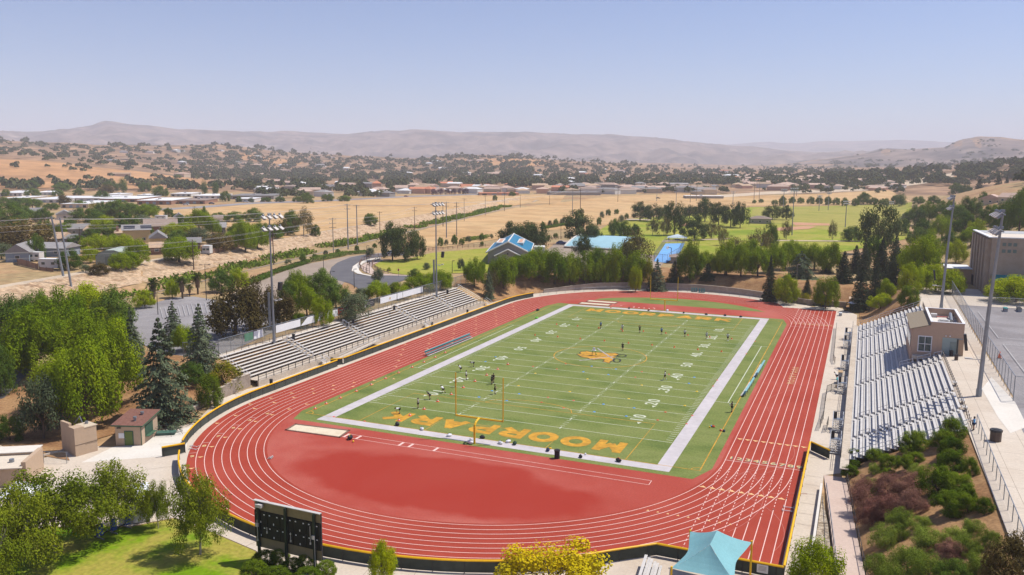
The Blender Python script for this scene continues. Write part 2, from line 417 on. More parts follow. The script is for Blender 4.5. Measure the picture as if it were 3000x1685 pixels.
M_asphold = mat_mix('asphalt_old', [(.22,.20,.20), (.27,.25,.25), (.31,.285,.28)], scale=.07, fine=.10, fscale=2, rough=.9, distort=1.0)
M_dirtgray = mat_mix('gravel_shoulder', [(.30,.235,.185), (.37,.295,.235)], scale=.06, fine=.12, fscale=1.5)
M_dirt = mat_mix('bark_dirt', [(.19,.095,.045), (.28,.15,.07), (.36,.21,.10), (.24,.13,.06)], scale=.16, fine=.22, fscale=3, lo=.3, hi=.7)
M_infield = mat_mix('infield_clay', [(.46,.24,.14), (.52,.29,.18)], scale=.08, fine=.06, fscale=1)
M_sand = mat_mix('pit_sand', [(.60,.50,.36), (.68,.58,.43)], scale=.6, fine=.08, fscale=5)
M_rub = mat_mix('rubble_bank', [(.26,.16,.095), (.40,.27,.165), (.50,.36,.235), (.44,.30,.19)], scale=.35, fine=.30, fscale=1.1, lo=.3, hi=.68, bump=1.0, bscale=.9, detail=8)
M_path = mat_mix('levee_path', [(.50,.39,.28), (.56,.45,.33)], scale=.1, fine=.1, fscale=1)
M_pathg = mat_mix('bike_path', [(.40,.36,.32), (.46,.42,.37)], scale=.1, fine=.06, fscale=1)
M_black = mat('black_paint', (.012,.013,.014), .6, .1)
M_grayp = mat('gray_paint', (.36,.33,.32), .8, .1)
M_teal = mat('teal_paint', (.10,.22,.20), .8, .1)
M_num = mat('number_paint', (.62,.42,.20), .8, .1)
M_peach = mat('peach_paint', (.72,.42,.20), .8, .1)

# ---- track and field surfaces
def arc(cx, cy, r, a0, a1, n): return [(cx+r*math.cos(R(a0+(a1-a0)*i/n)), cy+r*math.sin(R(a0+(a1-a0)*i/n))) for i in range(n+1)]
def capsule(r, n=56): return arc(0, 50, r, 0, 180, n)+arc(0, -50, r, 180, 360, n)
RO = 41.45
sheet('running_track', arc(0,50,RO,90,180,30)+arc(0,-50,RO,180,296,40)+[(23,-84.3),(29.9,-78.9),(41.6,-78.9),(41.3,76.2),(28,76.2),(26,82.3)]+arc(0,50,RO,51,90,16), M_track, 0, 0, px=False)
sheet('infield_apron', arc(0,50,31.6,0,180,50)+arc(0,-50,31.6,180,360,50), M_trackd, 0, .006, px=False)
sheet('playing_field', [(-29.6,-57.9),(29.4,-57.9),(31,-53.5),(31,51),(29.6,57.6),(-29.6,57.6),(-31,52),(-31,-54)], M_turf, 0, .012, px=False)
far_t = [(-22.3,67.2)]+[(x, 50+math.sqrt(max(0, 29.6**2-x*x))*.97) for x in np.linspace(-21.5, 24, 26)]+[(24.8,66.4)]
sheet('far_turf', far_t, M_turf, 0, .012, px=False)
for nm, c in (('sand_pit', [(-27.6,-59.9),(-27.2,-62.6),(-18.4,-62.2),(-18.9,-59.2)]), ('sand_pit', [(-24.2,58.6),(-24.2,61.3),(-15.6,61.3),(-15.6,58.6)]), ('sand_pit', [(-23.4,63.0),(-23.4,65.6),(-15,65.6),(-15,63.0)])):
    t = thing(nm, {-27.6: 'pale sand pit beside the near end zone corner', -24.2: 'far sand pit next to the white end border', -23.4: 'far sand pit nearer the back curve, beside the far turf'}[c[0][0]], 'sand pit', (c[0][0], c[0][1], 0), 0, 'long jump pits')
    b = MB(); b.face([(x-c[0][0], y-c[0][1], .03) for x, y in c]); b.build('sand', M_sand, t)
    b = MB()
    for p, q in zip(c, c[1:]+c[:1]):
        m = Vector(((p[0]+q[0])/2-c[0][0], (p[1]+q[1])/2-c[0][1], .04)); L_ = math.hypot(q[0]-p[0], q[1]-p[1])
        b.box(m, (L_+.3, .3, .09), math.atan2(q[1]-p[1], q[0]-p[0]))
    b.build('kerb_frame', mat('pit_kerb', (.20,.11,.08), .9, .2), t)
# ---- painted marks
mk = MB(); Z1 = .020
def rect(mb, x0, y0, x1, y1, z, mi=None): mb.face([(x0,y0,z),(x1,y0,z),(x1,y1,z),(x0,y1,z)], mi)
bd = MB()
rect(bd, -26.3,-56.75, 26.3,-54.86, Z1); rect(bd, -26.3,54.86, 26.3,56.75, Z1); rect(bd, -26.3,-54.86, -24.38,54.86, Z1); rect(bd, 24.38,-54.86, 26.3,54.86, Z1)
struct('field_border', bd, M_border)
yl = MB()
for i in range(21):
    y = -45.72+4.572*i; rect(yl, -24.3, y-.055, 24.3, y+.055, Z1)
    if i < 20:
        for k in range(1, 5):
            yy = y+.9144*k
            for x0 in (-24.2, 23.3): rect(yl, x0, yy-.055, x0+.9, yy+.055, Z1)
            for x0 in (-8.13, 8.13): rect(yl, x0-.36, yy-.05, x0+.36, yy+.05, Z1)
    for x0 in (-8.13, 8.13): rect(yl, x0-.09, y-.45, x0+.09, y+.45, Z1+.002)
for x0 in (-1, 1): pass
nums = [10,20,30,40,50,40,30,20,10]
for i, n_ in enumerate(nums):
    y = -36.576+9.144*i
    for sx in (-1, 1):
        s = str(n_)
        for j, ch in enumerate(s):
            off = (-.95 if j == 0 else .95)
            text_faces(yl, ch, T(sx*17.3, y+sx*off, Z1+.004, sx*R(90), 1.2, 1.15), bold=.035, size=2.4)
        if n_ != 50:
            d = -1 if y < 0 else 1
            yl.face([(sx*17.9-.35, y+d*2.0, Z1+.004), (sx*17.9+.35, y+d*2.0, Z1+.004), (sx*17.9, y+d*2.9, Z1+.004)])
def lstrip(mb, pts, w, z=Z1, closed=False): mb.strip(pts, w, z, None, closed)
for s in (-1, 1):
    lstrip(yl, [(s*28.3, -22.9), (s*28.3, 22.9)], .14)
    for yy in (-22.9, 22.9): rect(yl, min(s*26.3, s*30), yy-.06, max(s*26.3, s*30), yy+.06, Z1)
struct('yard_lines', yl, M_wline)
gl = MB()
for x in (-29.7, 29.7): lstrip(gl, [(x, -54.8), (x, 54.0)], .14, Z1+.001)
for s in (-1, 1):
    lstrip(gl, [(-29.7, s*54.75), (29.7, s*54.75)], .12, Z1+.004)
    lstrip(gl, [(-20.2, s*54.7), (-20.2, s*38.4), (20.2, s*38.4), (20.2, s*54.7)], .13, Z1+.003)
    lstrip(gl, [(-9.2, s*54.7), (-9.2, s*49.3), (9.2, s*49.3), (9.2, s*54.7)], .12, Z1+.003)
    lstrip(gl, [(x, s*(38.4-3.6*math.sqrt(max(0, 1-(x/7.3)**2)))) for x in np.linspace(-7.3, 7.3, 25)], .13, Z1+.003)
    for x in (-29.7, 29.7):
        lstrip(gl, [(x-math.copysign(1.1*math.cos(a), x), s*(54.75-1.1*math.sin(a))) for a in np.linspace(0, math.pi/2, 8)], .11, Z1+.003)
lstrip(gl, [(9.15*math.cos(a), 9.15*math.sin(a)) for a in np.linspace(0, 2*math.pi, 60, endpoint=False)], .16, Z1+.005, True)
struct('soccer_lines', gl, M_gold)
GLY = {'M': [((0,0),(0,1)), ((0,1),(.5,.25)), ((.5,.25),(1,1)), ((1,1),(1,0))], 'R': [((0,0),(0,1)), ((.42,.46),(.98,0))], 'P': [((0,0),(0,1))],
       'A': [((0,0),(.5,1)), ((.5,1),(1,0)), ((.25,.3),(.75,.3))], 'K': [((0,0),(0,1)), ((.02,.42),(.95,1)), ((.3,.6),(1,0))], 'O': []}
def block_letter(mb, ch, M, z, wd, w=.27, mi=None):
    """painted block capital drawn as bands; each band a hair above the last"""
    h = 1-w
    def P(u, v): return (w*.5+(wd-w)*u, w*.5+h*v)
    k = 0
    def band(pts, closed=False):
        nonlocal k
        t = MB(); t.strip(pts, w, z+k*.0025, 0, closed); k += 1
        i = len(mb.v); mb.v += [tuple(M @ Vector(v)) for v in t.v]
        for f in t.f: mb.f.append(tuple(i+q for q in f)); mb.m.append(mb.k if mi is None else mi)
    for a, b in GLY[ch]:
        a, b = Vector(P(*a)), Vector(P(*b)); d = (b-a).normalized()*(w*.5 if a.x == b.x else w*.25); band([a-d, b+d])
    if ch == 'O': band([P(.5+.5*math.cos(t), .5+.5*math.sin(t)) for t in np.linspace(0, 2*math.pi, 28, endpoint=False)], True)
    if ch in 'RP': band([P(0, 1)]+[P(.45+.5*math.cos(t), .73+.27*math.sin(t)) for t in np.linspace(math.pi/2, -math.pi/2, 12)]+[P(0, .46)])
lt = MB()
for s in (-1, 1):
    for i, ch in enumerate('MOORPARK'):
        x = (-18.9+37.8*i/8)*s
        block_letter(lt, ch, T(x, s*50.6-s*2.2, 0, math.pi if s < 0 else 0, 4.3, 4.3), Z1+.008, .92 if ch != 'O' else .98)
struct('end_zone_lettering', lt, M_gold)
# crest at midfield: gold cut-out head shape edged in black, two grey blades with dark looped hilts
cr = MB()
def cl(x, y): return at(1560+x/7.235, 1020+y/7.235, 0)
gold = [(945,130),(1045,125),(1010,105),(1035,80),(1140,78),(1125,58),(1240,88),(1480,100),(1740,115),(1735,100),(1850,150),(1760,158),(1690,165),(1780,195),(1700,212),(1690,232),(1720,255),(1640,285),(1630,322),(1500,285),(1540,248),(1450,228),(1330,240),(1310,252),(1215,230),(1180,208),(1050,195)]
Pg = [cl(*p) for p in gold]; cg = sum(Pg, Vector())/len(Pg)
def tri(mb, poly, z, mi):
    from mathutils.geometry import tessellate_polygon
    for t in tessellate_polygon([poly]): mb.face([(poly[i].x, poly[i].y, z) for i in t], mi)
out = []
n_ = len(Pg)
area = sum(Pg[i].x*Pg[(i+1) % n_].y-Pg[(i+1) % n_].x*Pg[i].y for i in range(n_))
for i in range(n_):
    t = (Pg[(i+1) % n_]-Pg[i-1]).normalized(); q = Vector((t.y, -t.x, 0))*(.22 if area > 0 else -.22); out.append(Pg[i]+q)
tri(cr, out, Z1+.010, 1); tri(cr, Pg, Z1+.014, 0)
for a, b in (((1040,165),(1440,160)),((1330,185),(1560,180)),((1060,135),(1300,120)),((1450,130),(1700,125)),((1160,165),(1400,185))):
    pa, pb = cl(*a), cl(*b); cr.strip([(pa.x,pa.y),((pa.x+pb.x)/2,(pa.y+pb.y)/2+.1),(pb.x,pb.y)], .17, Z1+.018, 1)
for a, b in (((1375,5),(1710,235)),((990,270),(1720,175))):
    pa, pb = cl(*a), cl(*b); cr.strip([(pa.x,pa.y),(pb.x,pb.y)], .34, Z1+.022, 2)
for c, rx, ry in (((1890,165),95,25),((1790,265),75,38)):
    lp = [cl(c[0]+rx*math.cos(t), c[1]+ry*math.sin(t)) for t in np.linspace(0, 2*math.pi, 18, endpoint=False)]
    cr.strip([(p.x, p.y) for p in lp], .3, Z1+.026, 1, True)
struct('midfield_crest', cr, [M_gold, M_black, M_grayp])
# lanes
ln = MB()
for k in range(10):
    r = 32+1.045*k
    if r < 41.3: ln.strip(capsule(r, 80), .088, .014, None, True)
for k in range(10):
    x = 32+1.045*k
    # the sprint straight runs on past both bends; inside the bend it is dotted at the near end
    ye = -50-math.sqrt(max(0, 41.4**2-x*x))
    if k < 9:
        y = -50.6
        while y > max(ye, -78.7):
            rect(ln, x-.04, y-.5, x+.04, y, .015); y -= .95
    if ye > -78: ln.strip([(x, ye), (x, -78.6)], .09, .015)
    ln.strip([(x, 50), (x, 76)], .075, .015)
rect(ln, 31.9, -49.6, 41.3, -49.5, .016); rect(ln, 31.9, 75.9, 41.3, 76.0, .016); rect(ln, 30.5, -78.6, 41.3, -78.5, .016); rect(ln, 31.9, 54.9, 41.3, 55.0, .016); rect(ln, 31.9, 48.9, 41.3, 49.0, .016)
ln.strip([(-18.3,-60.4),(25.0,-60.4)], .08, .016); ln.strip([(-18.3,-61.8),(25.0,-61.8)], .08, .016); ln.strip([(25,-60.36),(25,-61.84)], .08, .016)
for x in (-18.2, -16.2, -9.4, -7.9, -4.1): rect(ln, x, -61.8, x+.35, -60.4, .017)
for x in (-15.5, -13, -9.5, -4): rect(ln, x, 60.6, x+.6, 60.9, .017)
for x in (-9, -7.6, -6.2, -4.8, -3.4): rect(ln, x, 58.9, x+.35, 59.7, .017)
# staggered start lines in the near left bend, one per lane
for k in range(3, 9):
    r0, r1 = 32+1.045*k, 32+1.045*(k+1); a = 225+(k-8)*5.2-5
    a = 218-(8-k)*5.6
    c, s = math.cos(R(a)), math.sin(R(a)); ln.strip([(r0*c, -50+r0*s), (r1*c, -50+r1*s)], .08, .017)
struct('lane_lines', ln, M_lane)
tr = MB()
for k in range(9):
    x = 32+1.045*k
    for y, h, w_, off in ((-60.0, .55, .95, -1.6), (-40.1, .55, .95, 0), (-69.2, .35, .35, -5.6)):
        xx = x+off+(k*.06 if off else 0); d = -1 if y < -50 else 1
        if y == -40.1: d = -1
        tr.face([(xx+.1, y, .018), (xx+.1+w_, y, .018), (xx+.1+w_*.5, y+h*(-d if y != -40.1 else -1), .018)])
for k in range(1, 10):
    rm = 32+1.045*(k-.5)
    for a0 in (200, 226, 186):
        a = a0-(9-k)*5.6; c, s = math.cos(R(a)), math.sin(R(a)); tq = Vector((-s, c)); rq = Vector((c, s))
        p = rq*rm
        tr.face([(p.x-rq.x*.42, -50+p.y-rq.y*.42, .018), (p.x+tq.x*.45, -50+p.y+tq.y*.45, .018), (p.x+rq.x*.42, -50+p.y+rq.y*.42, .018)])
for y in np.arange(-24, 44, 11.5):
    for k in range(0, 9, 2): tr.face([(-32-1.045*k-.1, y+k*2.2, .018), (-32-1.045*k-.9, y+k*2.2, .018), (-32-1.045*k-.5, y+k*2.2+.55, .018)])
struct('relay_marks', tr, M_peach)
nb = MB()
for k in range(9):
    x = 32+1.045*(k+.5)
    text_faces(nb, str(k+1), T(x+.1, -48.55, .019, 0, 1.15, 1.0), 1, bold=.05, size=1.35); text_faces(nb, str(k+1), T(x+.04, -48.5, .023, 0, 1.15, 1.0), 0, bold=.015, size=1.35)
    text_faces(nb, str(k+1), T(x, 53.2, .019, 0, 1.1, 1.0), 0, bold=.02, size=1.2)
    if k >= 3:
        a = 218-(8-k)*5.6+1.9; rm = x; text_faces(nb, str(k+1), T(rm*math.cos(R(a)), -50+rm*math.sin(R(a)), .02, R(a+180), 1.1, 1.0), 0, bold=.03, size=1.0)
for i, ch in enumerate('MOORPARK'): text_faces(nb, ch, T(36.5, -6.0+i*1.72, .02, R(90), .85, 1.0), 0, bold=.0, size=1.7)
struct('lane_numbers', nb, [M_num, M_teal])

# ---- concrete around the track
cz = .0
ring = arc(0,50,46.5,40,180,40)+[(-46.6,40),(-46.6,-46)]+[(-48,-50)]+[tuple(at(x,y,0)[:2]) for x, y in ((700,1118),(640,1168),(585,1225),(560,1240),(470,1262),(425,1300),(300,1306),(215,1312),(105,1350),(-60,1318),(-60,1440),(0,1560),(240,1537),(380,1542),(440,1530),(511,1516),(622,1558),(750,1613))]+[(-2,-96.5),(10,-97.2),(22,-97),(34,-95),(44,-95),(43.9,-50),(46.4,-48),(46.4,72),(41.5,82.5),(36,83.5)]
sheet('concrete_apron', ring, M_conc, 0, -.012, px=False)
sheet('entry_concrete', [(238,1355),(330,1310),(560,1250),(543,1325),(470,1338)], M_concw, 0, -.006)
drape('dirt_slope', [(-47.4,-46.5),(-47.6,-52),(-46.5,-58),(-44.3,-64.5),(-43.6,-68.5),(-47,-74),(-48.6,-78.6),(-47.8,-81.6),(-44.4,-83.6),(-56,-84.2),(-75,-84),(-78,-70),(-72,-46.5)], M_dirt, 1.2, .05)
drape('edge_road', [(-75.5,-70),(-82,-60),(-92,-50),(-120,-44),(-120,-52),(-96,-57),(-87,-66),(-82,-76),(-88,-90),(-80,-92)], M_asph, 2.0, .06)
drape('dirt_bank', [p for p in arc(0,50,46.5,178,52,40)]+[(34,83.6),(46.5,84),(47.5,52),(58,52),(58,100),(20,118),(-25,118),(-55,95),(-62,60),(-58,48)], M_dirt, 1.6, .05)
sheet('entry_lawn', [(750,1616),(622,1561),(511,1519),(440,1533),(380,1545),(240,1540),(0,1563),(-300,1640),(-300,2100),(900,2100),(790,1760)], M_grass, 0, .004)
jt = MB()
for a in np.arange(182, 300, 6): c, s = math.cos(R(a)), math.sin(R(a)); jt.strip([(42.2*c, -50+42.2*s), (46*c, -50+46*s)], .05, .002)
for y in np.arange(-44, 70, 6.0): jt.strip([(42, y), (46.3, y)], .05, .002)
for y in np.arange(-90, -48, 3.0): jt.strip([(41.9, y), (43.7, y)], .04, .002)
struct('concrete_joints', jt, M_joint)
# plaza above the right stand (7 m up)
sheet('plaza', [(59.2,-110),(90,-110),(90,-34),(66.2,-31),(66.4,0),(67.3,80),(60.5,80),(59.2,50)], M_conc, 7, .0, px=False)
sheet('upper_walk', [(67.3,53),(110,53),(110,82),(67.3,82)], M_conc, 7, .0, px=False)
sheet('court_asphalt', [(66.4,-31),(67.2,53),(130,53),(130,-33)], M_asphold, 7, .003, px=False)
sheet('plaza_corner_asphalt', [(2945,1165),(3010,1290),(3200,1300),(3200,1170)], M_asphold, 7, .006)
sheet('plaza_new_concrete', [(2876,1140),(2905,1105),(2975,1180),(3010,1250),(2960,1270),(2925,1225)], M_concw, 7, .004)
jt = MB()
for y in np.arange(-104, 70, 5.5): jt.strip([(59.4, y), (66.2, y)], .05, 7.006)
for x in (61.5, 64.2): jt.strip([(x, -108), (x, 76)], .05, 7.006)
struct('plaza_joints', jt, M_joint)
# ---- beyond the left stand
G = 4.0
sheet('parking_lot', [(330,930),(356,917),(432,893),(511,872),(567,869),(650,882),(800,880),(830,960),(640,1045),(560,1080),(420,1010),(350,965)], M_asphold, G, .0)
sheet('gravel_shoulder', cp(800,640,5.564,[(-700,1240),(-300,1060),(80,900),(350,800),(600,735),(900,680),(1200,622),(1500,588),(1750,560),(1750,700),(1400,820),(1000,1200),(300,1250),(-500,1500)]), M_dirtgray, G, .0)
road = [(2200,545),(1950,555),(1720,575),(1480,592),(1250,640),(1050,720),(950,800),(920,880),(960,950),(1050,1010),(1250,1060),(1370,1130),(1420,1200),(1600,1200),(1900,1090),(2200,990),(2700,990),(2700,935),(2200,938),(1800,932),(1580,945),(1350,910),(1275,855),(1300,780),(1400,710),(1560,655),(1740,628),(1950,610),(2200,598)]
sheet('road', cp(800,640,5.564,road), M_asph, G, .012)
sheet('pavement', cp(800,640,5.564,[(1300,790),(1400,722),(1560,668),(1760,640),(1770,660),(1600,690),(1470,735),(1400,800),(1400,850),(1460,905),(1600,935),(1580,945),(1370,905),(1285,855)]), M_concw, G, .10)
sheet('footpath', cp(800,640,5.564,[(1430,790),(1500,740),(1650,700),(1800,665),(1800,690),(1640,745),(1600,790),(1640,850),(1800,905),(2100,925),(2400,930),(2400,940),(1800,930),(1620,920),(1480,870)]), M_concp, G, .02)
rm = MB(); 
def pxs(pts): return [tuple(at(x, y, G)[:2]) for x, y in cp(800,640,5.564,pts)]
rm.strip(pxs([(1750,605),(1560,635),(1400,672),(1250,720),(1150,780),(1105,830),(1110,870),(1160,915),(1260,965)]), .35, G+.02, 0)
for i in range(14):
    x = 1165+i*31; a = pxs([(x, 985-i*2.6), (x+20, 985-i*2.6), (x+42, 955-i*2.2), (x+22, 955-i*2.2)]); rm.face([(p[0], p[1], G+.02) for p in a], 1)
text_faces(rm, 'STOP', T(*at(1155, 814, G)[:2], G+.02, R(120), 1.0, 1.0), 1, size=2.0, bold=.03)
struct('road_markings', rm, [M_gold, M_white])
sheet('park_lawn', cp(750,350,2.893,[(1000,1240),(1060,1200),(1300,1180),(1500,1130),(1960,1092),(2100,1085),(2200,1180),(2000,1300),(1780,1302),(1290,1322),(1160,1305),(1060,1275)]), M_park, G, .03)
drape('sports_park_grass', [(1720,700),(1776,662),(1846,642),(1950,634),(2080,622),(2200,607),(2450,604),(2672,604),(2660,700),(2440,745),(2000,760),(1760,752)], M_park, 8, 0.1, px=True, z=4)
drape('outfield', [(2205,612),(2250,606),(2450,605),(2668,605),(2655,690),(2480,682),(2400,672),(2310,660),(2200,652)], M_out, 8, 0.16, px=True, z=4)
sheet('infield_clay', [(2262,678),(2280,668),(2340,664),(2392,664),(2370,672),(2300,676)], M_infield, G, .18)
sheet('infield_clay', [(2318,652),(2430,656),(2432,662),(2330,662)], M_infield, G, .18)
sheet('infield_clay', [(1988,660),(1995,655),(2012,654),(2018,660),(2012,664),(1995,664)], M_infield, G, .18)
sheet('park_path', [(2270,705),(2520,707),(2520,709.5),(2270,707.5)], M_path, G, .2)
sheet('park_path', [(1835,642),(1905,644),(1905,647),(1835,645)], M_path, G, .2)
sheet('park_path', [(1940,707),(2140,700),(2140,702),(1940,710)], M_path, G, .2)
sheet('building_court', [(1480,760),(1600,735),(1640,705),(1790,712),(1800,740),(1960,752),(1930,790),(1600,800)], M_dirtgray, G, .10)
sheet('blue_court', [(1915,767),(1950,715),(2006,714),(1990,748),(1952,772)], mat_mix('court_blue', [(.15,.34,.64),(.19,.40,.70)], scale=.2, fine=.05), G, .12)
drape('dry_field', [(1223,678),(1338,648),(1500,611),(1640,594),(1811,583),(2000,578),(2220,584),(2600,572),(2670,600),(2450,602),(2200,604),(2000,632),(1850,638),(1776,660),(1700,668),(1600,676),(1440,704),(1300,726),(1180,718)], M_gold_f, 9, 0.1, px=True, z=4)
# levee, channel, far dry field
def band(name, fa, fb, y0, y1, m, dz, kind='structure', n=120, wob=0.0, k=1):
    mb = MB(); P = []
    for i in range(n+1):
        y = y0+(y1-y0)*i/n; xa, xb = fa(y), fb(y)
        P.append([(xa+(xb-xa)*j/k, y) for j in range(k+1)])
    for a, b in zip(P, P[1:]):
        for j in range(k):
            q = [a[j], a[j+1], b[j+1], b[j]]
            mb.face([(x, y, gz(x, y)+dz+(wob*noise.noise(Vector((x*.5, y*.5, 0))) if wob else 0)) for x, y in q])
    return struct(name, mb, m, kind)
wl = lambda y: max(6, 14-.02*y)
band('rubble_bank', lambda y: levee(y), lambda y: levee(y)-wl(y), -140, 640, M_rub, .12, n=420, wob=.5, k=8)
band('levee_path', lambda y: levee(y)-wl(y), lambda y: levee(y)-wl(y)-4.5, -160, 640, M_path, .03)
band('bike_path', lambda y: levee(y)+14.5+(y/300 if y > 0 else 0), lambda y: levee(y)+11, -160, 620, M_pathg, .03)
drape('far_dry_field', [(300,618),(455,616),(600,607),(750,596),(957,589.5),(1199,577),(1372,572),(1500,571),(1660,572),(1640,585),(1500,590),(1372,604),(1165,642),(957,676),(843,697),(800,702),(700,672),(560,640),(480,640),(300,640)], M_gold_f, 10, 0.12, px=True, z=7)
drape('far_road', [(380,617),(455,613.5),(600,604),(750,593),(957,587),(1199,574.5),(1372,569.5),(1500,569),(1500,571.5),(1372,572.5),(1199,578),(957,591),(750,598),(600,609.5),(455,618.5),(380,622)], M_asphold, 10, 0.22, px=True, z=7)
drape('farm_road', [(2080,583),(2250,573),(2561,565),(2790,559),(2790,565),(2561,572),(2250,580),(2080,590)], M_path, 10, 0.2, px=True, z=4)

def hill_patch(name, px, m, step=22, dz=.6):
    P = [gat_far(x, y, 700) for x, y in px]; P = [(p.x, p.y) for p in P if p]; drape(name, P, m, step, dz)
hill_patch('hill_grass', [(-60,470),(0,468),(100,472),(214,482),(276,491),(380,502),(484,515),(600,528),(690,540),(640,552),(480,556),(300,556),(230,548),(150,552),(0,556),(-60,556)], M_orange_hill)
hill_patch('hill_grass', [(700,452),(800,462),(900,478),(860,486),(760,478),(690,470)], M_orange_hill); hill_patch('hill_grass', [(1330,470),(1480,462),(1600,472),(1660,486),(1500,492),(1380,484)], M_orange_hill)

hill_patch('hill_scrub', [(2290,483),(2423,471),(2526,454),(2561,445),(2600,437),(2717,436),(2751,440),(2803,416),(2855,405),(2924,408),(3000,418),(3120,420),(3120,466),(2800,480),(2500,487)], M_mount, 70, 2.0)
sc_ = MB()
for cx_, cy_, r_, a0, a1 in ((20,-62,18,-30,35),(46,-60,13,120,200),(26,-44,14,-40,20),(44,-66,9,100,190),(30,-70,11,-20,60),(50,-20,16,140,200),(10,-40,28,-40,-10)):
    sc_.strip(arc(cx_, cy_, r_, a0, a1, 16), .07, .0125)
struct('scuff_marks', sc_, mat('scuff', (.44,.13,.10), .8, .2))
bl = MB()
for i in range(14):
    a, c = at(470+i*13, 905-i*1.6, G), at(478+i*13, 935-i*1.6, G); bl.strip([(a.x,a.y),(c.x,c.y)], .10, G+.28)
for x0, y0, x1, y1 in ((70,-22,95,-22),(70,-22,70,8),(70,8,95,8),(70,14,95,14),(70,14,70,44),(82,-22,82,8)):
    bl.strip([(x0,y0),(x1,y1)], .10, 7.22)
struct('faded_bay_lines', bl, mat('faded_white', (.42,.41,.40), .9, .3, 2))

def wear_patch(m, cx_, cy_, rx_, ry_, c, amt):
    """a broad deeper-coloured, less faded area of the rubber with a ragged outline"""
    nt = m.node_tree; N, L = nt.nodes, nt.links; b = N['Principled BSDF']; src = b.inputs['Base Color'].links[0].from_socket
    tc = N.new('ShaderNodeTexCoord'); mp = N.new('ShaderNodeMapping'); mp.inputs['Location'].default_value = (-cx_/rx_, -cy_/ry_, 0); mp.inputs['Scale'].default_value = (1/rx_, 1/ry_, 0); L.new(tc.outputs['Object'], mp.inputs['Vector'])
    ln_ = N.new('ShaderNodeVectorMath'); ln_.operation = 'LENGTH'; L.new(mp.outputs['Vector'], ln_.inputs[0])
    n = N.new('ShaderNodeTexNoise'); n.inputs['Scale'].default_value = .13; n.inputs['Detail'].default_value = 7; L.new(tc.outputs['Object'], n.inputs['Vector'])
    ad = N.new('ShaderNodeMath'); ad.operation = 'MULTIPLY_ADD'; ad.inputs[1].default_value = .75; L.new(n.outputs['Fac'], ad.inputs[0]); L.new(ln_.outputs['Value'], ad.inputs[2])
    mr = N.new('ShaderNodeMapRange'); mr.interpolation_type = 'SMOOTHSTEP'; mr.inputs['From Min'].default_value = 1.18; mr.inputs['From Max'].default_value = 1.42; mr.inputs['To Min'].default_value = amt; mr.inputs['To Max'].default_value = 0; L.new(ad.outputs[0], mr.inputs['Value'])
    mx = N.new('ShaderNodeMix'); mx.data_type = 'RGBA'; L.new(mr.outputs['Result'], mx.inputs['Factor']); L.new(src, mx.inputs['A']); mx.inputs['B'].default_value = (*c, 1); L.new(mx.outputs['Result'], b.inputs['Base Color'])
wear_patch(M_trackd, 1.5, -71.2, 20.5, 8.8, (.315,.030,.017), .85)
# ================================================================ stadium
def y_on(X, z, px):
    lo, hi = -140.0, 300.0
    for _ in range(60):
        m = (lo+hi)/2; d = Vector((X, m, z))-CPOS; q = 1500+FPX*d.dot(CR_)/d.dot(CF_)
        if q < px: lo = m
        else: hi = m
    return lo
M_alu = mat('aluminium', (.56,.525,.49), .55, .07, 3, metal=.05, var2=.06, scale2=.5)
M_alud = mat('aluminium_tread', (.52,.49,.46), .6, .1, 3, metal=.05, var2=.08, scale2=.6)
M_wood = mat('bench_plank', (.70,.665,.63), .6, .08, 2)
M_tread = mat_mix('stand_tread', [(.46,.38,.30),(.54,.46,.37)], scale=.4, fine=.1, fscale=3)
M_dark = mat('dark_steel', (.035,.034,.036), .5, .1)
M_riser = mat('riser_shade', (.20,.155,.125), .8, .15)  # dark brown puts the shade beneath the seat planks into the riser colour
M_steel = mat('galvanised_steel', (.26,.28,.31), .45, .12, .8, metal=.5)
M_rail = mat('white_rail', (.72,.71,.70), .4, .05, metal=.3)
M_yel = mat('yellow_cap', (.80,.44,.004), .5, .08)
M_yelp = mat('yellow_post', (.80,.48,.02), .45, .05)
M_screen = mat('green_windscreen', (.060,.070,.058), .9, .22, 1.2, var2=.15, scale2=.25)
M_link = mat_mesh('chain_link', (.42,.43,.42), .16)
M_linkd = mat_mesh('chain_link_screened', (.13,.13,.11), .42)
M_ban = mat('white_banner', (.74,.73,.74), .7, .05)
M_banr = mat('red_banner', (.56,.07,.05), .7, .1); M_bant = mat('tan_banner', (.62,.42,.26), .7, .25, 1.5); M_bank = mat('black_banner', (.03,.03,.03), .7, .3); M_bang = mat('green_banner', (.09,.20,.13), .8, .1)
M_cmuw = mat_mix('block_wall', [(.30,.235,.19),(.37,.30,.245)], scale=.9, fine=.12, fscale=4, bump=.3, bscale=5)
M_stucco = mat('tan_stucco', (.47,.34,.235), .9, .06, 2, bump=.1); M_stuccop = mat('pink_stucco', (.46,.32,.235), .9, .05, 2, bump=.1)
M_green = mat('green_trim', (.055,.12,.07), .6, .1); M_door = mat('olive_door', (.11,.155,.035), .5, .1)
M_shing = mat_mix('brown_shingle', [(.18,.085,.065),(.23,.115,.09)], scale=2.5, fine=.15, fscale=9)
M_glass = mat('window_glass', (.03,.055,.06), .08, .1, spec=.8)
M_trash = mat('trash_bin_brown', (.10,.07,.055), .7, .2)
M_shade = mat('shade_cloth', (.20,.42,.45), .7, .05, 4, var2=.06, scale2=.6)
M_teal2 = mat('teal_metal', (.03,.24,.23), .45, .1)
M_blue = mat('blue_pad', (.015,.06,.36), .5, .1)
M_orange = mat('orange_plastic', (.80,.13,.03), .5, .05); M_yelpl = mat('yellow_plastic', (.80,.52,.02), .5, .05); M_bluepl = mat('blue_plastic', (.08,.32,.72), .5, .05); M_redpl = mat('red_plastic', (.70,.06,.03), .5, .05)
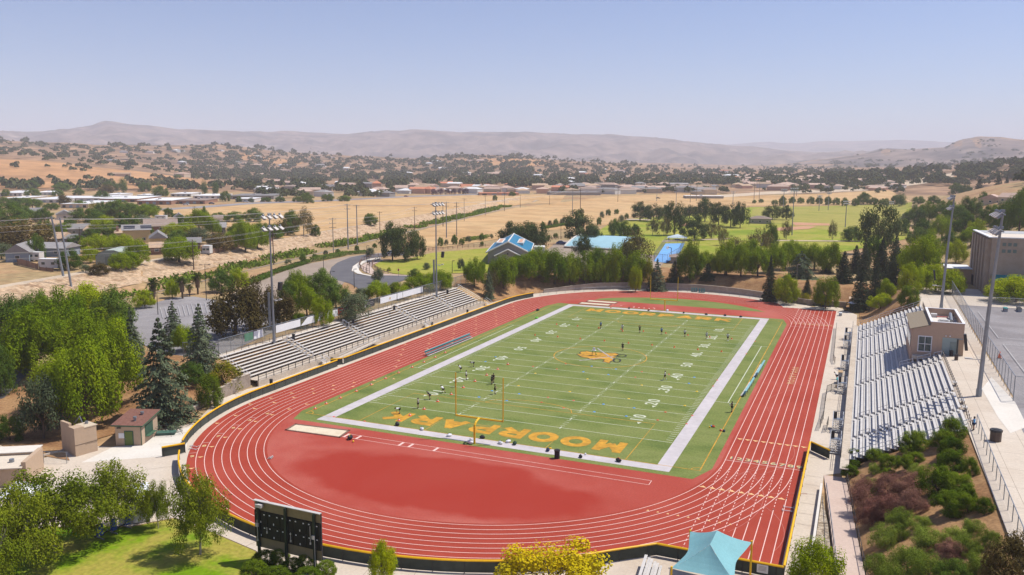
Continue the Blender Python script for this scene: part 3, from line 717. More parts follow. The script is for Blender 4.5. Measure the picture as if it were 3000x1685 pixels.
M_whitep = mat('white_plastic', (.75,.75,.76), .5, .05); M_blackp = mat('black_bag', (.02,.02,.024), .7, .2); M_lime = mat('lime_plastic', (.20,.62,.05), .5, .05)

# ---- left stand
def left_stand():
    t = thing('bleachers', 'long low bleachers with shade-coloured risers under white planks, left of the track', 'bleachers', (-46.4, 0, 0))
    L = 45.5; ais = [-28.0, -9.4, 11.8, 30.6]
    b = MB(); b.box((-.12, 0, .5), (.24, 2*L, 1.0)); b.box((-.9, 0, .97), (1.4, 2*L, .1)); b.build('front_wall', M_tread, t)
    n = 9; d = .745; rise = .355; x0 = -1.5; z0 = 1.05
    segs = []
    e = [-L]+[q for a in ais for q in (a-.65, a+.65)]+[L]
    for i in range(0, len(e), 2): segs.append((e[i], e[i+1]))
    for i in range(n):
        x = x0-i*d; z = z0+i*rise
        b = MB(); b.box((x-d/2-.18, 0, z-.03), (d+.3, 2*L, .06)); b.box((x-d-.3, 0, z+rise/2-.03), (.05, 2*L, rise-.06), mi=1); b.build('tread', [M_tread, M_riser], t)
        b = MB()
        for a, c in segs:
            b.box((x-d+.02, (a+c)/2, z+rise+.10), (.31, c-a-.1, .06))
            y = a+.5
            while y < c: b.box((x-d-.02, y, z+.2), (.06, .06, .55), mi=1); y += 1.9
        b.build('bench', [M_wood, M_dark], t)
    xb = x0-n*d; zb = z0+n*rise
    b = MB(); b.box((xb-1.15, 0, zb-.06), (2.1, 2*L+1, .12)); b.build('back_walkway', M_conc, t)
    b = MB(); y = -L
    while y <= L: b.box((xb-.25, y, zb+.42), (.06, .06, .9)); y += 1.9
    b.tube((xb-.25, -L, zb+.05), (xb-.25, L, zb+.05), .03, n=4); b.build('back_railing', mat('rail_post_rust', (.16,.10,.075), .7, .2), t)
    b = MB(); y = -L
    while y <= L+.1: b.box((-.03, y, 1.5), (.09, .09, 1.0)); y += 2.0
    for z in (1.62, 2.0): b.tube((-.03, -L, z), (-.03, L, z), .045, n=5)
    b.build('front_railing', M_dark, t)
    for a in ais:
        for k in range(3):
            s = MB(); i0 = k*3
            for yy in (-.12, .12):
                xa, za = x0-(i0+.4)*d, z0+i0*rise; xc, zc = x0-(i0+2.4)*d, z0+(i0+2)*rise
                s.path([(xa, a+yy, za), (xa, a+yy, za+.95), (xc, a+yy, zc+.95), (xc, a+yy, zc)], .045, 5)
            s.tube(((xa+xc)/2, a-.12, (za+zc)/2+.5), ((xa+xc)/2, a+.12, (za+zc)/2+.5), .03, n=4)
            s.build('handrail', M_rail, t)
        s = MB()
        for i in range(n): s.box((x0-(i+.75)*d, a, z0+i*rise+.17), (.34, 1.1, .07))
        s.build('aisle_steps', M_wood, t)
    for s_ in (-1, 1):
        s = MB()
        pts = [(x0, s_*(L+.15), z0+1.0), (xb, s_*(L+.15), zb+1.0)]
        s.path([(x0, s_*(L+.15), z0), pts[0], pts[1], (xb, s_*(L+.15), zb)], .05, 5); s.path([(x0, s_*(L+.15), z0+.5), (xb, s_*(L+.15), zb+.5)], .04, 5); s.build('end_rail', M_rail, t)
        if s_ > 0: s = MB(); s.box((x0-n*d/2, L+1.0, z0+n*rise/2+.6), (.3, .3, .3)); 
    # access stairs down to the apron
    for a in (-28.0, 45.6, 11.8):
        s = MB()
        for i in range(5): s.box((.35+i*.3, a, .85-i*.2), (.3, 1.2, .05))
        for yy in (-.65, .65): s.path([(-.1, a+yy, 2.0), (.2, a+yy, 2.0), (1.75, a+yy, 1.0), (1.75, a+yy, 0)], .05, 5)
        s.build('stair', M_rail, t)
    # long ramp down to the gate
    s = MB(); s.prism([(.1,-9),(1.3,-9),(1.3,-24),(.1,-24)], 0, .12); s.face([(.1,-9,1.0),(.1,-24,.14),(1.3,-24,.14),(1.3,-9,1.0)]); s.build('ramp', M_conc, t)
    s = MB(); y = -24
    while y <= -9: z = .14+.86*(y+24)/15; s.box((1.32, y, z+.45), (.05, .05, .9)); y += 1.5
    s.tube((1.32, -24, 1.05), (1.32, -9, 1.9), .04, n=5); s.tube((1.32, -24, .6), (1.32, -9, 1.45), .03, n=5); s.build('ramp_railing', M_rail, t)
left_stand()
# dark bins standing along both edges of the left stand
def bin_at(x, y, z, label, cat='bin', h=.95, w=.55, m=None, group=None):
    t = thing('trash_bin', label, cat, (x, y, z), rnd.uniform(-.2, .2), group)
    b = MB(); b.prism([(w*.5*math.cos(a), w*.5*math.sin(a)) for a in np.linspace(0, 2*math.pi, 8, endpoint=False)], 0, h*.82); b.build('body', m or M_blackp, t)
    b = MB(); b.prism([(w*.56*math.cos(a), w*.56*math.sin(a)) for a in np.linspace(0, 2*math.pi, 8, endpoint=False)], h*.82, h); b.prism([(w*.3*math.cos(a), w*.3*math.sin(a)) for a in np.linspace(0, 2*math.pi, 8, endpoint=False)], h, h+.06); b.build('rim', M_dark, t)
    return t
for (px, py, z, lab) in ((860,993,4.25,'black bin at the top of the nearest aisle of the long left bleachers'),(1035,948,4.25,'black bin at the top of the second aisle of the long left bleachers'),(1155,908,4.25,'black bin at the top of the third aisle of the long left bleachers'),(1311,860,4.25,'black bin at the top of the farthest aisle of the long left bleachers')):
    p = at(px, py, z); bin_at(p.x, p.y, z, lab, group='bins on the left stand')
for (px, py, lab) in ((803,1128,'black bin at the near foot of the left bleachers behind the fence'),(968,1062,'dark bin by the stair at the foot of the left bleachers'),(1256,955,'dark bin below the middle of the left bleachers'),(1368,918,'dark bin below the far part of the left bleachers')):
    p = at(px, py, 0); bin_at(-45.3, p.y, 0, lab, group='bins on the left stand')

# ---- right stand
def right_stand():
    t = thing('bleachers', 'tall aluminium bleachers rising right of the track to the press box', 'bleachers', (46.1, 0, 0))
    n = 17; d = .745; rise = .335; x0 = .55; z0 = 1.5
    cut = [-47.1, -39.1, -30.1, -10.1, 9.8, 29.7, 39.1, 47.4]
    segs = [(a+(.6 if i else 0), b-(.6 if i < 6 else 0)) for i, (a, b) in enumerate(zip(cut, cut[1:]))]
    Y0, Y1 = -47.1, 47.4; yc, yl_ = (Y0+Y1)/2, Y1-Y0
    b = MB(); b.box((.1, yc, .72), (.2, yl_+1, 1.44)); b.build('front_wall', M_dark, t)
    b = MB(); b.box((.05, yc-1.5, 1.46), (1.0, yl_+5, .1)); b.build('front_walkway', M_tread, t)
    box_y = (-4.6, 11.0)
    for i in range(n):
        x = x0+i*d; z = z0+i*rise
        parts = [s for s in segs]
        if i >= 12:
            nn = []
            for a, c in parts:
                if a < box_y[0] < c: nn.append((a, box_y[0]))
                elif a >= box_y[0] and c <= box_y[1]: continue
                elif a < box_y[1] < c: nn.append((box_y[1], c))
                else: nn.append((a, c))
            parts = [q for q in nn if q[1]-q[0] > .5]
        b = MB()
        if i < 12: b.box((x+d/2+.06, yc, z-.03), (d+.1, yl_, .06))
        else:
            for a, c in ((Y0, box_y[0]), (box_y[1], Y1)): b.box((x+d/2+.06, (a+c)/2, z-.03), (d+.1, c-a, .06))
        b.build('tread', M_alud, t)
        b = MB()
        for a, c in parts:
            b.box((x+d-.2, (a+c)/2, z+.40), (.30, c-a, .045)); b.box((x+d-.31, (a+c)/2, z+.33), (.03, c-a, .10))
            y = a+.3
            while y < c: b.box((x+d-.2, y, z+.18), (.05, .05, .4), mi=1); y += 1.9
            if i >= 12: b.build('bench', [M_alu, M_dark], t); b = MB()
        if b.v: b.build('bench', [M_alu, M_dark], t)
    xb, zb = x0+n*d, z0+n*rise
    for j, a in enumerate(cut[1:-1]):
        for k in range(5):
            i0 = 1+k*3.2; xa, za = x0+(i0+.2)*d, z0+i0*rise; xc, zc = x0+(i0+2.0)*d, z0+(i0+1.8)*rise
            if a == 9.8 and xc > 8.5: continue
            s = MB(); s.path([(xa, a, za), (xa, a, za+.9), (xc, a, zc+.9), (xc, a, zc)], .03, 5); s.tube((xa, a, za+.5), (xc, a, zc+.5), .025, n=4); s.build('handrail', M_alud, t)
        s = MB()
        for i in range(n):
            if a == 9.8 and i > 11: continue
            s.box((x0+(i+.5)*d, a, z0+i*rise+.16), (.3, 1.0, .05))
        ie = 11 if a == 9.8 else n-1
        s.tube((x0+.5*d, a, z0+.06), (x0+(ie+.5)*d, a, z0+ie*rise+.06), .05, n=4); s.build('aisle_steps', M_alud, t)
    s = MB(); x = -.45
    s.tube((-.42, Y0, 2.55), (-.42, Y1, 2.55), .035, n=5); s.tube((-.42, Y0, 2.05), (-.42, Y1, 2.05), .03, n=5); y = Y0
    while y < Y1: s.box((-.42, y, 2.0), (.05, .05, 1.1)); y += 2.0
    s.build('front_railing', M_dark, t)
    for a, sg in ((Y0-.15, -1), (Y1+.2, 1)):
        s = MB()
        for h in (.55, 1.05): s.tube((x0, a, z0+h), (xb, a, zb+h), .04, n=5)
        for i in range(0, n+1, 3): s.tube((x0+i*d, a, z0+i*rise-.3), (x0+i*d, a, z0+i*rise+1.05), .035, n=5)
        s.build('end_rail', M_rail, t)
    s = MB(); y = Y0
    while y < Y1:
        if not box_y[0]-.5 < y < box_y[1]+.5: s.box((xb+.3, y, zb+.4), (.08, .08, 1.0))
        y += 1.45
    s.tube((xb+.3, Y0, zb+.1), (xb+.3, Y1, zb+.1), .03, n=4); s.build('back_railing', mat('rail_post_dark', (.11,.085,.07), .7, .2), t)
    s = MB()
    for a, c in ((Y0, box_y[0]-.6), (box_y[1]+.6, Y1)): s.box((xb+.33, (a+c)/2, zb+.55), (.05, c-a, .04))
    s.build('back_rail', M_alud, t)
right_stand()
for i, (y, lab) in enumerate(((38.5,'farthest aluminium stair up to the right bleachers'),(29.5,'second farthest aluminium stair up to the right bleachers'),(9.5,'aluminium stair at the middle of the right bleachers, just beyond the tables'),(-8.0,'aluminium stair up to the right bleachers just nearer than the tables'),(-30,'second nearest aluminium stair to the right bleachers'),(-39.5,'nearest aluminium stair to the right bleachers, behind the short fence end'))):
    t = thing('metal_stair', lab, 'stairs', (44.85, y, 0), 0, 'stairs up to the right stand')
    s = MB()
    for k in range(6): s.box((0, -.3-k*.33, 1.32-k*.23), (1.25, .34, .04))
    s.build('steps', M_alud, t)
    for xx in (-.66, .66):
        s = MB(); s.path([(xx, .55, 2.45), (xx, -.1, 2.45), (xx, -2.2, 1.0), (xx, -2.2, 0)], .05, 5); s.tube((xx, -.1, 1.9), (xx, -2.2, .5), .035, n=5); s.box((xx, -1.15, .62), (.06, 2.35, .2)); s.build('handrail', M_rail, t)
    s = MB(); s.box((0, .3, 1.42), (1.25, .95, .06)); s.path([(-.6, .75, 0), (-.6, .75, 2.4), (.6, .75, 2.4), (.6, .75, 0)], .04, 5); s.tube((-.6, -.1, .1), (.6, -.1, 1.3), .03, n=4); s.tube((.6, -.1, .1), (-.6, -.1, 1.3), .03, n=4); s.build('landing', M_steel, t)
    s = MB(); s.box((-.42, .1, 2.0), (.5, .08, 1.0)); s.build('dark_panel', M_dark, t)

# ---- press box
def press_box():
    X0, X1, Y0, Y1 = 55.0, 62.6, -4.4, 10.8
    t = thing('press_box', 'tan stucco press box with parapet roof above the right bleachers', 'press box', (X0, Y0, 7)); o = lambda x, y, z: (x-X0, y-Y0, z-7)
    b = MB(); XF = 57.7; zt = 12.3; zp = 11.0; th = .25
    # outer walls as a stepped profile seen on the near end
    def wall(y, flip):
        pf = [(X0, 4.6), (X1, 6.6), (X1, zt), (XF, zt), (XF, 11.75), (X0, zp)]
        return [o(x, y, z) for x, z in pf]
    for y in (Y0, Y1-th):
        pf = wall(y, 0); qf = [(p[0], p[1]+th, p[2]) for p in pf]; n = len(pf); i = len(b.v); b.v += pf+qf
        for k in range(n): b.f.append((i+k, i+(k+1) % n, i+n+(k+1) % n, i+n+k)); b.m.append(0)
        b.f.append(tuple(i+n-1-k for k in range(n))); b.m.append(0); b.f.append(tuple(i+n+k for k in range(n))); b.m.append(0)
    ym = (Y0+Y1)/2; ly = Y1-Y0-2*th
    b.box(o(X1-th/2, ym, (zt+6.6)/2), (th, ly, zt-6.6)); b.box(o(X0+th/2, ym, (zp-.02+4.6)/2), (th, ly, zp-.06-4.6)); b.box(o(XF+th/2, ym, 11.65), (th, ly, 1.29))
    b.build('wall', M_stuccop, t)
    r = MB(); r.box(o((XF+X1)/2, ym, 11.0), (X1-XF-2*th, ly, .1)); r.build('flat_roof', mat('roof_membrane', (.66,.60,.54), .8, .06), t)
    r = MB(); i = 0
    a = [o(X0-.35, Y0-.12, zp-.02), o(X0-.35, Y1+.12, zp-.02), o(XF, Y1+.12, 11.85), o(XF, Y0-.12, 11.85)]
    r.face(a); r.face([(p[0], p[1], p[2]-.14) for p in reversed(a)])
    for p, q in zip(a, a[1:]+a[:1]): r.face([(p[0],p[1],p[2]-.14), (q[0],q[1],q[2]-.14), q, p])
    r.build('sloped_roof', mat('roof_gravel', (.25,.20,.14), .9, .1, 4), t)
    c = MB()
    for y in (Y0+th/2, Y1-th/2): c.box(o((XF+X1)/2+.02, y, zt+.04), (X1-XF+.1, th+.12, .08))
    for x in (XF+th/2, X1-th/2): c.box(o(x, ym, zt+.045), (th+.12, ly+.1, .08))
    c.build('parapet_cap', M_ban, t)
    w_ = MB(); w_.box(o(57.0, Y0-.01, 8.55), (2.1, .06, 2.7)); fr = w_.build('window', M_ban, t)
    for dx in (-.48, .48):
        for dz in (-.62, .62): g = MB(); g.box(o(57.0+dx, Y0-.04, 8.55+dz), (.86, .04, 1.14)); g.build('pane', M_glass, fr)
    g = MB(); g.box(o(X0-.03, ym+1, 8.4), (.06, 11.6, 2.0)); fr = g.build('front_window', M_ban, t)
    for k in range(5): g = MB(); g.box(o(X0-.075, Y0+3.0+k*2.3, 8.4), (.04, 2.05, 1.75)); g.build('pane', M_glass, fr)
    # recessed porch at the back corner: pale wall, dark frame and door
    p = MB(); p.box(o(61.0, Y0-.02, 8.3), (2.9, .05, 3.1)); p.build('porch_panel', mat('porch_wall', (.30,.36,.345), .8, .06), t)
    p = MB(); p.box(o(61.15, Y0-.06, 8.1), (.95, .05, 2.3)); d_ = p.build('door', mat('grey_door', (.20,.25,.24), .5, .1), t); h = MB(); h.ball((o(61.5, Y0-.11, 8.0)), .05); h.build('handle', M_steel, d_)
    p = MB(); p.box(o(62.28, Y0-.1, 8.2), (.75, .12, 3.0)); p.build('corner_pillar', mat('pillar_tan', (.42,.29,.19), .9, .06), t)
    p = MB()
    for z in (9.75, 8.2): pass
    p.box(o(61.75, Y0-.09, 8.25), (.16, .1, 3.0)); p.box(o(61.2, Y0-.07, 6.86), (3.0, .06, .18)); p.build('door_frame', M_dark, t)
    l_ = MB()
    for x in (60.0, 60.6): l_.ball(o(x, Y0-.12, 10.15), .11)
    l_.build('floodlight', M_whitep, t)
    a_ = MB(); a_.box(o(59.0, 8.6, 11.35), (1.0, 1.1, .6)); a_.build('roof_unit', mat('unit_pale', (.56,.55,.53), .5, .15, 2), t); a_ = MB(); a_.box(o(60.2, 3.2, 11.25), (1.8, 1.4, .4)); a_.box(o(60.2, 3.2, 11.52), (1.3, 1.0, .14)); a_.build('roof_unit', mat('unit_grey', (.50,.49,.47), .5, .15, 2), t)
    a_ = MB(); a_.path([o(61.6, 8.8, 11.15), o(61.6, 8.8, 11.75), o(61.4, 3.8, 11.3)], .28, 8); a_.build('duct', M_steel, t)
    a_ = MB(); a_.tube(o(59.4, 8.0, 11.25), o(61.2, 8.2, 11.25), .12); a_.build('red_pipe', mat('red_pipe', (.45,.12,.09), .6), t)
    w_ = MB(); w_.prism([o(55.2,-4.42,0)[:2], o(59.4,-4.42,0)[:2], o(59.4,-5.4,0)[:2], o(55.2,-5.4,0)[:2]], -.9, -.35); w_.build('landing', M_conc, t)
    for y, xs in ((-5.5, (56.0, 57.9)), (-5.5, (58.4, 59.5)), (-6.3, (53.4, 55.3))):
        s = MB(); x0, x1 = xs; zA, zB = 7.0-(59.5-x0)*.36-.2, 7.0-(59.5-x1)*.36-.2
        s.path([o(x0, y, zA), o(x0, y, zA+1.0), o(x1, y, zB+1.0), o(x1, y, zB)], .05, 5); s.tube(o(x0, y, zA+.5), o(x1, y, zB+.5), .04, n=5); s.build('handrail', M_rail, t)
press_box()
bin_at(60.9, -5.3, 7, 'dark bin on the landing against the near wall of the press box')
bin_at(61.4, -8.0, 7, 'brown bin behind the top row of bleachers near the press box', m=M_trash)
t = bin_at(*at(2916, 1292, 7)[:2], 7, 'large square brown trash bin standing alone on the upper plaza', h=1.35, w=1.15, m=M_trash)
t = bin_at(*at(1632, 1343, 0)[:2], .02, 'black trash bin on the near end border of the field', h=1.15, w=.72)

# ---- floodlight towers
def tower(p, h, rz, label, lean=0.0, extra=True, r=.27):
    t = thing('floodlight_tower', label, 'floodlight', p, rz, 'floodlight towers around the field')
    b = MB(); b.tube((0,0,0), (0,0,1.0), r+.03, r+.03, 10); b.tube((0,0,1), (lean*.3,0,h*.45), r*.88, r*.72, 10); b.tube((lean*.3,0,h*.45), (lean,0,h), r*.74, r*.42, 10); b.build('pole', M_steel, t)
    for k, z in enumerate((h-.35, h-2.5)):
        b = MB(); b.box((lean+.12, 0, z), (.16, 5.6, .16)); b.box((lean+.05, 0, z+.35), (.5, .6, .35)); a = b.build('crossarm', M_steel, t)
        for j, y in enumerate((-2.4, -.85, .75, 2.3)):
            c = MB(); Mx = Matrix.Translation((lean+.75, y, z-.15)) @ Matrix.Rotation(R(32+j*3), 4, 'Y') @ Matrix.Rotation(R((j-1.5)*9), 4, 'Z')
            c.box((0,0,.1), (1.0, .78, .10), M=Mx, mi=0); c.box((.05,0,-.11), (.6, .5, .3), M=Mx, mi=1); c.box((-.45,0,.25), (.3, .25, .3), M=Mx, mi=1); c.build('lamp', [M_alu, M_steel], a)
    if extra:
        b = MB(); b.tube((-.55,-.3,3.2), (-.55,-.3,9.5), .24, .24, 8); b.build('conduit_housing', M_steel, t)
        b = MB(); b.box((.55,0,11.0), (.55,.7,1.5), M=Matrix.Rotation(.12, 4, 'Y')); b.build('speaker', M_dark, t)
        b = MB(); b.box((.9,0,8.2), (1.8,.1,.1)); b.box((1.7,.2,8.35), (.55,.4,.15)); b.box((1.0,-.2,8.1), (.5,.35,.14)); b.build('lamp_bracket', M_alud, t)
for px, py, top, lab in ((803,1003,628,'near grey floodlight tower behind the left bleachers'),(1279,868,594,'far grey floodlight tower behind the left bleachers')):
    p = at(px, py, 4.25); p.z = 4.2; tower(p, z_at(p.x, p.y, top)-4.2, 0, lab)
for px, py, top, lab, ln_ in ((2867,1161,618,'near leaning floodlight tower on the upper plaza',.9),(2757,905,574,'far leaning floodlight tower beyond the press box',.8)):
    p = at(px, py, 7); p.z = 7.0; tower(p, z_at(p.x, p.y, top)-7, math.pi, lab, -ln_, False, .34)
    t = bpy.data.objects[[o.name for o in bpy.data.objects if o.get('label') == lab][0]]
    b = MB(); b.box((1.0 if ln_ == .9 else .7, .3, 7.5), (.35, .6, 2.2), M=Matrix.Rotation(.15, 4, 'Y')); b.build('speaker', M_dark, t); b = MB(); b.box((1.0,0,5.0), (2.0,.1,.1)); b.box((1.6,.2,5.1), (.9,.5,.16)); b.build('lamp_bracket', M_alud, t)

# ---- fences
def fence_run(name, label, pts, h, m, cap=None, post=None, z=0.0, step=3.0, capr=.115, cat='fence', group=None, lift=.06, postr=.04):
    t = thing(name, label, cat, (pts[0][0], pts[0][1], 0), 0, group); ox, oy = pts[0][0], pts[0][1]
    zf = z if callable(z) else (lambda x, y: z)
    P = [Vector((x-ox, y-oy, zf(x, y))) for x, y in pts]
    b = MB()
    for a, c in zip(P, P[1:]): b.face([a+Vector((0,0,lift)), c+Vector((0,0,lift)), c+Vector((0,0,h-.03)), a+Vector((0,0,h-.03))])
    b.build('screen' if cap else 'wire_mesh', m, t)
    b = MB(); b.path([p+Vector((0,0,h)) for p in P], capr, 6); b.build('yellow_cap' if cap else 'top_rail', cap or post, t)
    # posts spaced along the run
    s = 0; nxt = 0; k = 0
    for a, c in zip(P, P[1:]):
        d = (c-a).length
        while nxt <= s+d+1e-6:
            q = a+(c-a)*((nxt-s)/d); p = MB(); p.tube(q-Vector((0,0,.05)), q+Vector((0,0,h-.02 if cap else h)), postr, n=5)
            if k < 98: p.build('post', post or M_dark, t)
            k += 1; nxt += step
        s += d
    return t
left_far = [(-42.5, 50)]+[(-42.5, y) for y in (40, 20, 0, -26.3)]
fence_run('track_fence', 'yellow capped green fence along the straight below the left bleachers', [(x, y) for x, y in arc(0,50,42.5,160,180,4)]+[(-42.5, 30), (-42.5, 10), (-42.5,-10), (-42.5,-26.3)], 1.25, M_screen, M_yel, M_dark, group='yellow capped fences around the track')
fence_run('track_fence', 'yellow capped green fence curving from the left bleachers to the entry gate', [(-42.5,-28.3), (-42.5,-40)]+arc(0,-50,42.4,180,215.5,12), 1.25, M_screen, M_yel, M_dark, group='yellow capped fences around the track')
fence_run('track_fence', 'yellow capped green fence around the near bend, with a corner before the blue canopy', arc(0,-50,42.3,221,303,26)+[(26.5,-82.2),(30,-79.2),(33.4,-79.2),(41.75,-79.2)], 1.25, M_screen, M_yel, M_dark, group='yellow capped fences around the track')
fence_run('track_fence', 'yellow capped fence along the right edge of the near sprint lanes', [(41.75,-79.0),(41.75,-41.6)], 1.25, M_screen, M_yel, M_dark, group='yellow capped fences around the track', capr=.13)
fence_run('track_fence', 'short yellow capped fence from the track to the nearest metal stair', [(41.9,-41.4),(44.3,-43.9)], 1.25, M_screen, M_yel, M_dark, group='yellow capped fences around the track')
fence_run('gate', 'open yellow topped green gate panel standing on the entry concrete', [tuple(at(543,1327,0)[:2]), tuple(at(475,1339,0)[:2])], 1.3, M_screen, M_yel, M_dark, cat='gate', step=2.6)
fence_run('gate', 'open gate leaf of the fence below the left bleachers', [(-42.5,-26.6),(-43.9,-28.4)], 1.25, M_screen, M_yel, M_dark, cat='gate', step=2.0)
fence_run('post_rail_fence', 'thin grey wire fence around the far bend of the track', arc(0,50,42.6,156,52,56), 1.15, M_link, None, M_steel, capr=.03, step=3.2)
YB = [y_on(-56.2, 5.6, p) for p in (640, 1372)]
fence_run('chain_link_fence', 'tall chain-link fence with hanging banners behind the left bleachers', [(-56.2, YB[0]), (-56.2, (YB[0]+YB[1])/2), (-56.2, YB[1])], 2.9, M_linkd, None, M_steel, z=4.05, capr=.05, step=3.05)
fence_run('chain_link_fence', 'chain-link fence running down the slope at the near end of the left bleachers', [(-56.2, YB[0]), (-61.5, YB[0]-3)], 2.6, M_linkd, None, M_steel, z=4.0, capr=.05)
for pa, pb, m, lab in ((716,741,M_bang,'green banner at the near end of the tall fence'),(743,770,M_ban,'small white banner beside the green one on the tall fence'),(808,879.5,M_ban,'plain white banner just right of the near floodlight tower'),(882,945,M_ban,'plain white banner with a sagging corner on the tall fence'),(949,989,M_ban,'plain white banner directly left of the red banner'),(990,1025,M_banr,'red banner with white lettering on the tall fence'),(1026,1064,M_bant,'tan banner between the red and the black ones'),(1065,1097,M_bank,'black banner right of the tan one on the tall fence'),(1114,1162,M_ban,'white banner with a tiny gold mark on the tall fence'),(1163.5,1179,M_ban,'narrow white banner in the middle of the white row'),(1180,1238,M_ban,'longest plain white banner at the far end of the row')):
    ya, yb = y_on(-56.1, 6.2, pa), y_on(-56.1, 6.2, pb)
    t = thing('banner', lab, 'banner', (-56.08, ya, 5.35), 0, 'banners on the tall fence'); b = MB(); L_ = yb-ya; zb_ = .0
    n = 10; sag = 'sagging' in lab
    for k in range(n):
        u0, u1 = k/n, (k+1)/n; c0, c1 = .03*math.sin(u0*9), .03*math.sin(u1*9); tz = lambda u: 1.45-(1.3*max(0, .28-u)/.28 if sag else 0)
        b.face([(c0, u0*L_, zb_), (c1, u1*L_, zb_), (c1, u1*L_, tz(u1)), (c0, u0*L_, tz(u0))])
    b.build('sheet', m, t)
    if m is M_banr:
        b = MB()
        for z, u0, u1, hh in ((.95,.08,.80,.2),(.35,.15,.7,.1)):
            u = u0
            while u < u1: b.face([(.06,u*L_,z),(.06,(u+.045)*L_,z),(.06,(u+.045)*L_,z+hh),(.06,u*L_,z+hh)]); u += .075
        b.face([(.06,.84*L_,.5),(.06,.97*L_,.5),(.06,.97*L_,1.3),(.06,.84*L_,1.3)]); b.build('lettering', M_ban, t)
    if m is M_bank:
        b = MB()
        for z, u0, u1, hh in ((1.0,.3,.85,.14),(.62,.25,.9,.16),(.25,.35,.8,.08)):
            u = u0
            while u < u1: b.face([(.06,u*L_,z),(.06,(u+.05)*L_,z),(.06,(u+.05)*L_,z+hh),(.06,u*L_,z+hh)]); u += .085
        b.face([(.06,.02*L_,.05),(.06,.2*L_,.1),(.06,.14*L_,1.35),(.06,.05*L_,1.3)]); b.build('lettering', M_grayp, t)
    if m is M_bant:
        b = MB()
        for z, u0, u1, hh in ((.95,.1,.75,.22),(.5,.15,.9,.14),(.2,.3,.8,.12)):
            u = u0
            while u < u1: b.face([(.06,u*L_,z),(.06,(u+.05)*L_,z),(.06,(u+.05)*L_,z+hh),(.06,u*L_,z+hh)]); u += .08
        b.build('lettering', mat('banner_brown', (.55,.22,.10), .7, .2), t)
    if 'gold mark' in lab:
        b = MB(); b.face([(.06,.55*L_,.5),(.06,.6*L_,.5),(.06,.6*L_,.95),(.06,.55*L_,.95)]); b.build('mark', M_gold, t)
# plaza fences
fp = [(60.2,-46.0),(60.0,-60),(59.9,-77),(59.8,-96)]
fence_run('chain_link_fence', 'grey chain-link fence between the shrub slope and the upper plaza', fp, 1.6, M_link, None, M_steel, z=7.0, capr=.045, step=2.6)
fence_run('chain_link_fence', 'tall chain-link fence between the upper plaza and the grey court', [(66.0,-31.2),(66.2,0),(66.5,30),(66.9,62),(67.1,78)], 3.4, M_link, None, M_steel, z=7.0, capr=.05, step=2.75)
fence_run('chain_link_fence', 'chain-link fence along the near edge of the grey court', [(66.0,-31.4),(78,-32.6),(92,-34)], 3.4, M_link, None, M_steel, z=7.0, capr=.05, step=3.0)
fence_run('chain_link_fence', 'chain-link fence between the grey court and the upper walk', [(66.9,52.6),(78,53),(108,54)], 2.2, M_link, None, M_steel, z=7.0, capr=.045, step=6.0)
fence_run('chain_link_fence', 'chain-link fence around the dirt bed at the entry', [tuple(at(x, y, 0)[:2]) for x, y in ((-60,1345),(0,1348),(80,1352),(140,1357),(202,1358))], 1.5, M_link, None, M_steel, capr=.035, step=3.0)
# ---- low walls
def wall_run(label, pts, th, tops, m, z0=-.2, cap=True, name='block_wall'):
    t = thing(name, label, 'wall', (pts[0][0], pts[0][1], 0)); b = MB(); c = MB()
    for (a, q, h) in zip(pts, pts[1:], tops):
        d = Vector((q[0]-a[0], q[1]-a[1])); L_ = d.length; rz = math.atan2(d.y, d.x); mx, my = (a[0]+q[0])/2-pts[0][0], (a[1]+q[1])/2-pts[0][1]
        b.box((mx, my, (h+z0)/2), (L_+.02, th, h-z0), rz)
        if cap: c.box((mx, my, h+.04), (L_+.06, th+.08, .08), rz)
    b.build('wall', m, t)
    if cap: c.build('cap', mat('wall_cap', (.46,.38,.30), .9, .1), t)
fw = arc(0,50,46.2,150,54,40)+[(33.5,83.2),(43.5,83.0)]
wall_run('curved tan block retaining wall behind the far bend of the track', fw, .35, [1.0+.9*ss(0,.25,i/len(fw))-.5*ss(.6,1,i/len(fw)) for i in range(len(fw))], M_cmuw)
sw = [(-47.6,-46.4),(-47.6,-49.5)]+arc(0,-50,47.2,181,196,7)
wall_run('stepped tan block wall dropping along the bend by the near end of the left bleachers', sw, .4, [2.3,2.2,2.0,1.8,1.55,1.25,.95,.65,.4], M_cmuw)
wall_run('long low concrete retaining wall beside the right sprint lanes', [(43.85,-55),(43.9,-79),(43.9,-96)], .25, [.75,.9], M_concw, cap=False)
wall_run('low concrete kerb wall along the dirt bed at the entry', [tuple(at(x, y, 0)[:2]) for x, y in ((-60,1306),(0,1314),(60,1332),(108,1342),(200,1318))], .25, [.35,.35,.35,.25], M_conc, cap=False)
# ---- ramp, riprap wedge, shrub slope
rp = MB()
rl = [(43.9,-50),(44.4,-56),(45.2,-66),(46.2,-79),(47.4,-96)]; rr = [(46.4,-50),(46.9,-56),(47.6,-66),(48.6,-79),(49.9,-96)]; rz_ = [.02,.25,.75,1.5,2.3]
for i in range(4):
    rp.face([(*rl[i], rz_[i]), (*rl[i+1], rz_[i+1]), (*rr[i+1], rz_[i+1]), (*rr[i], rz_[i])])
    for s_ in (rl, rr): rp.face([(*s_[i], -.3), (*s_[i+1], -.3), (*s_[i+1], rz_[i+1]), (*s_[i], rz_[i])])
struct('ramp_path', rp, M_concp)
rz2 = lambda x, y: lin(list(zip([-96,-79,-66,-56,-50], rz_[::-1])), y)
fence_run('ramp_railing', 'low wire fence along the left side of the pink ramp', rl[1:], 1.0, M_link, None, M_steel, z=rz2, capr=.035, step=2.4, cat='railing')
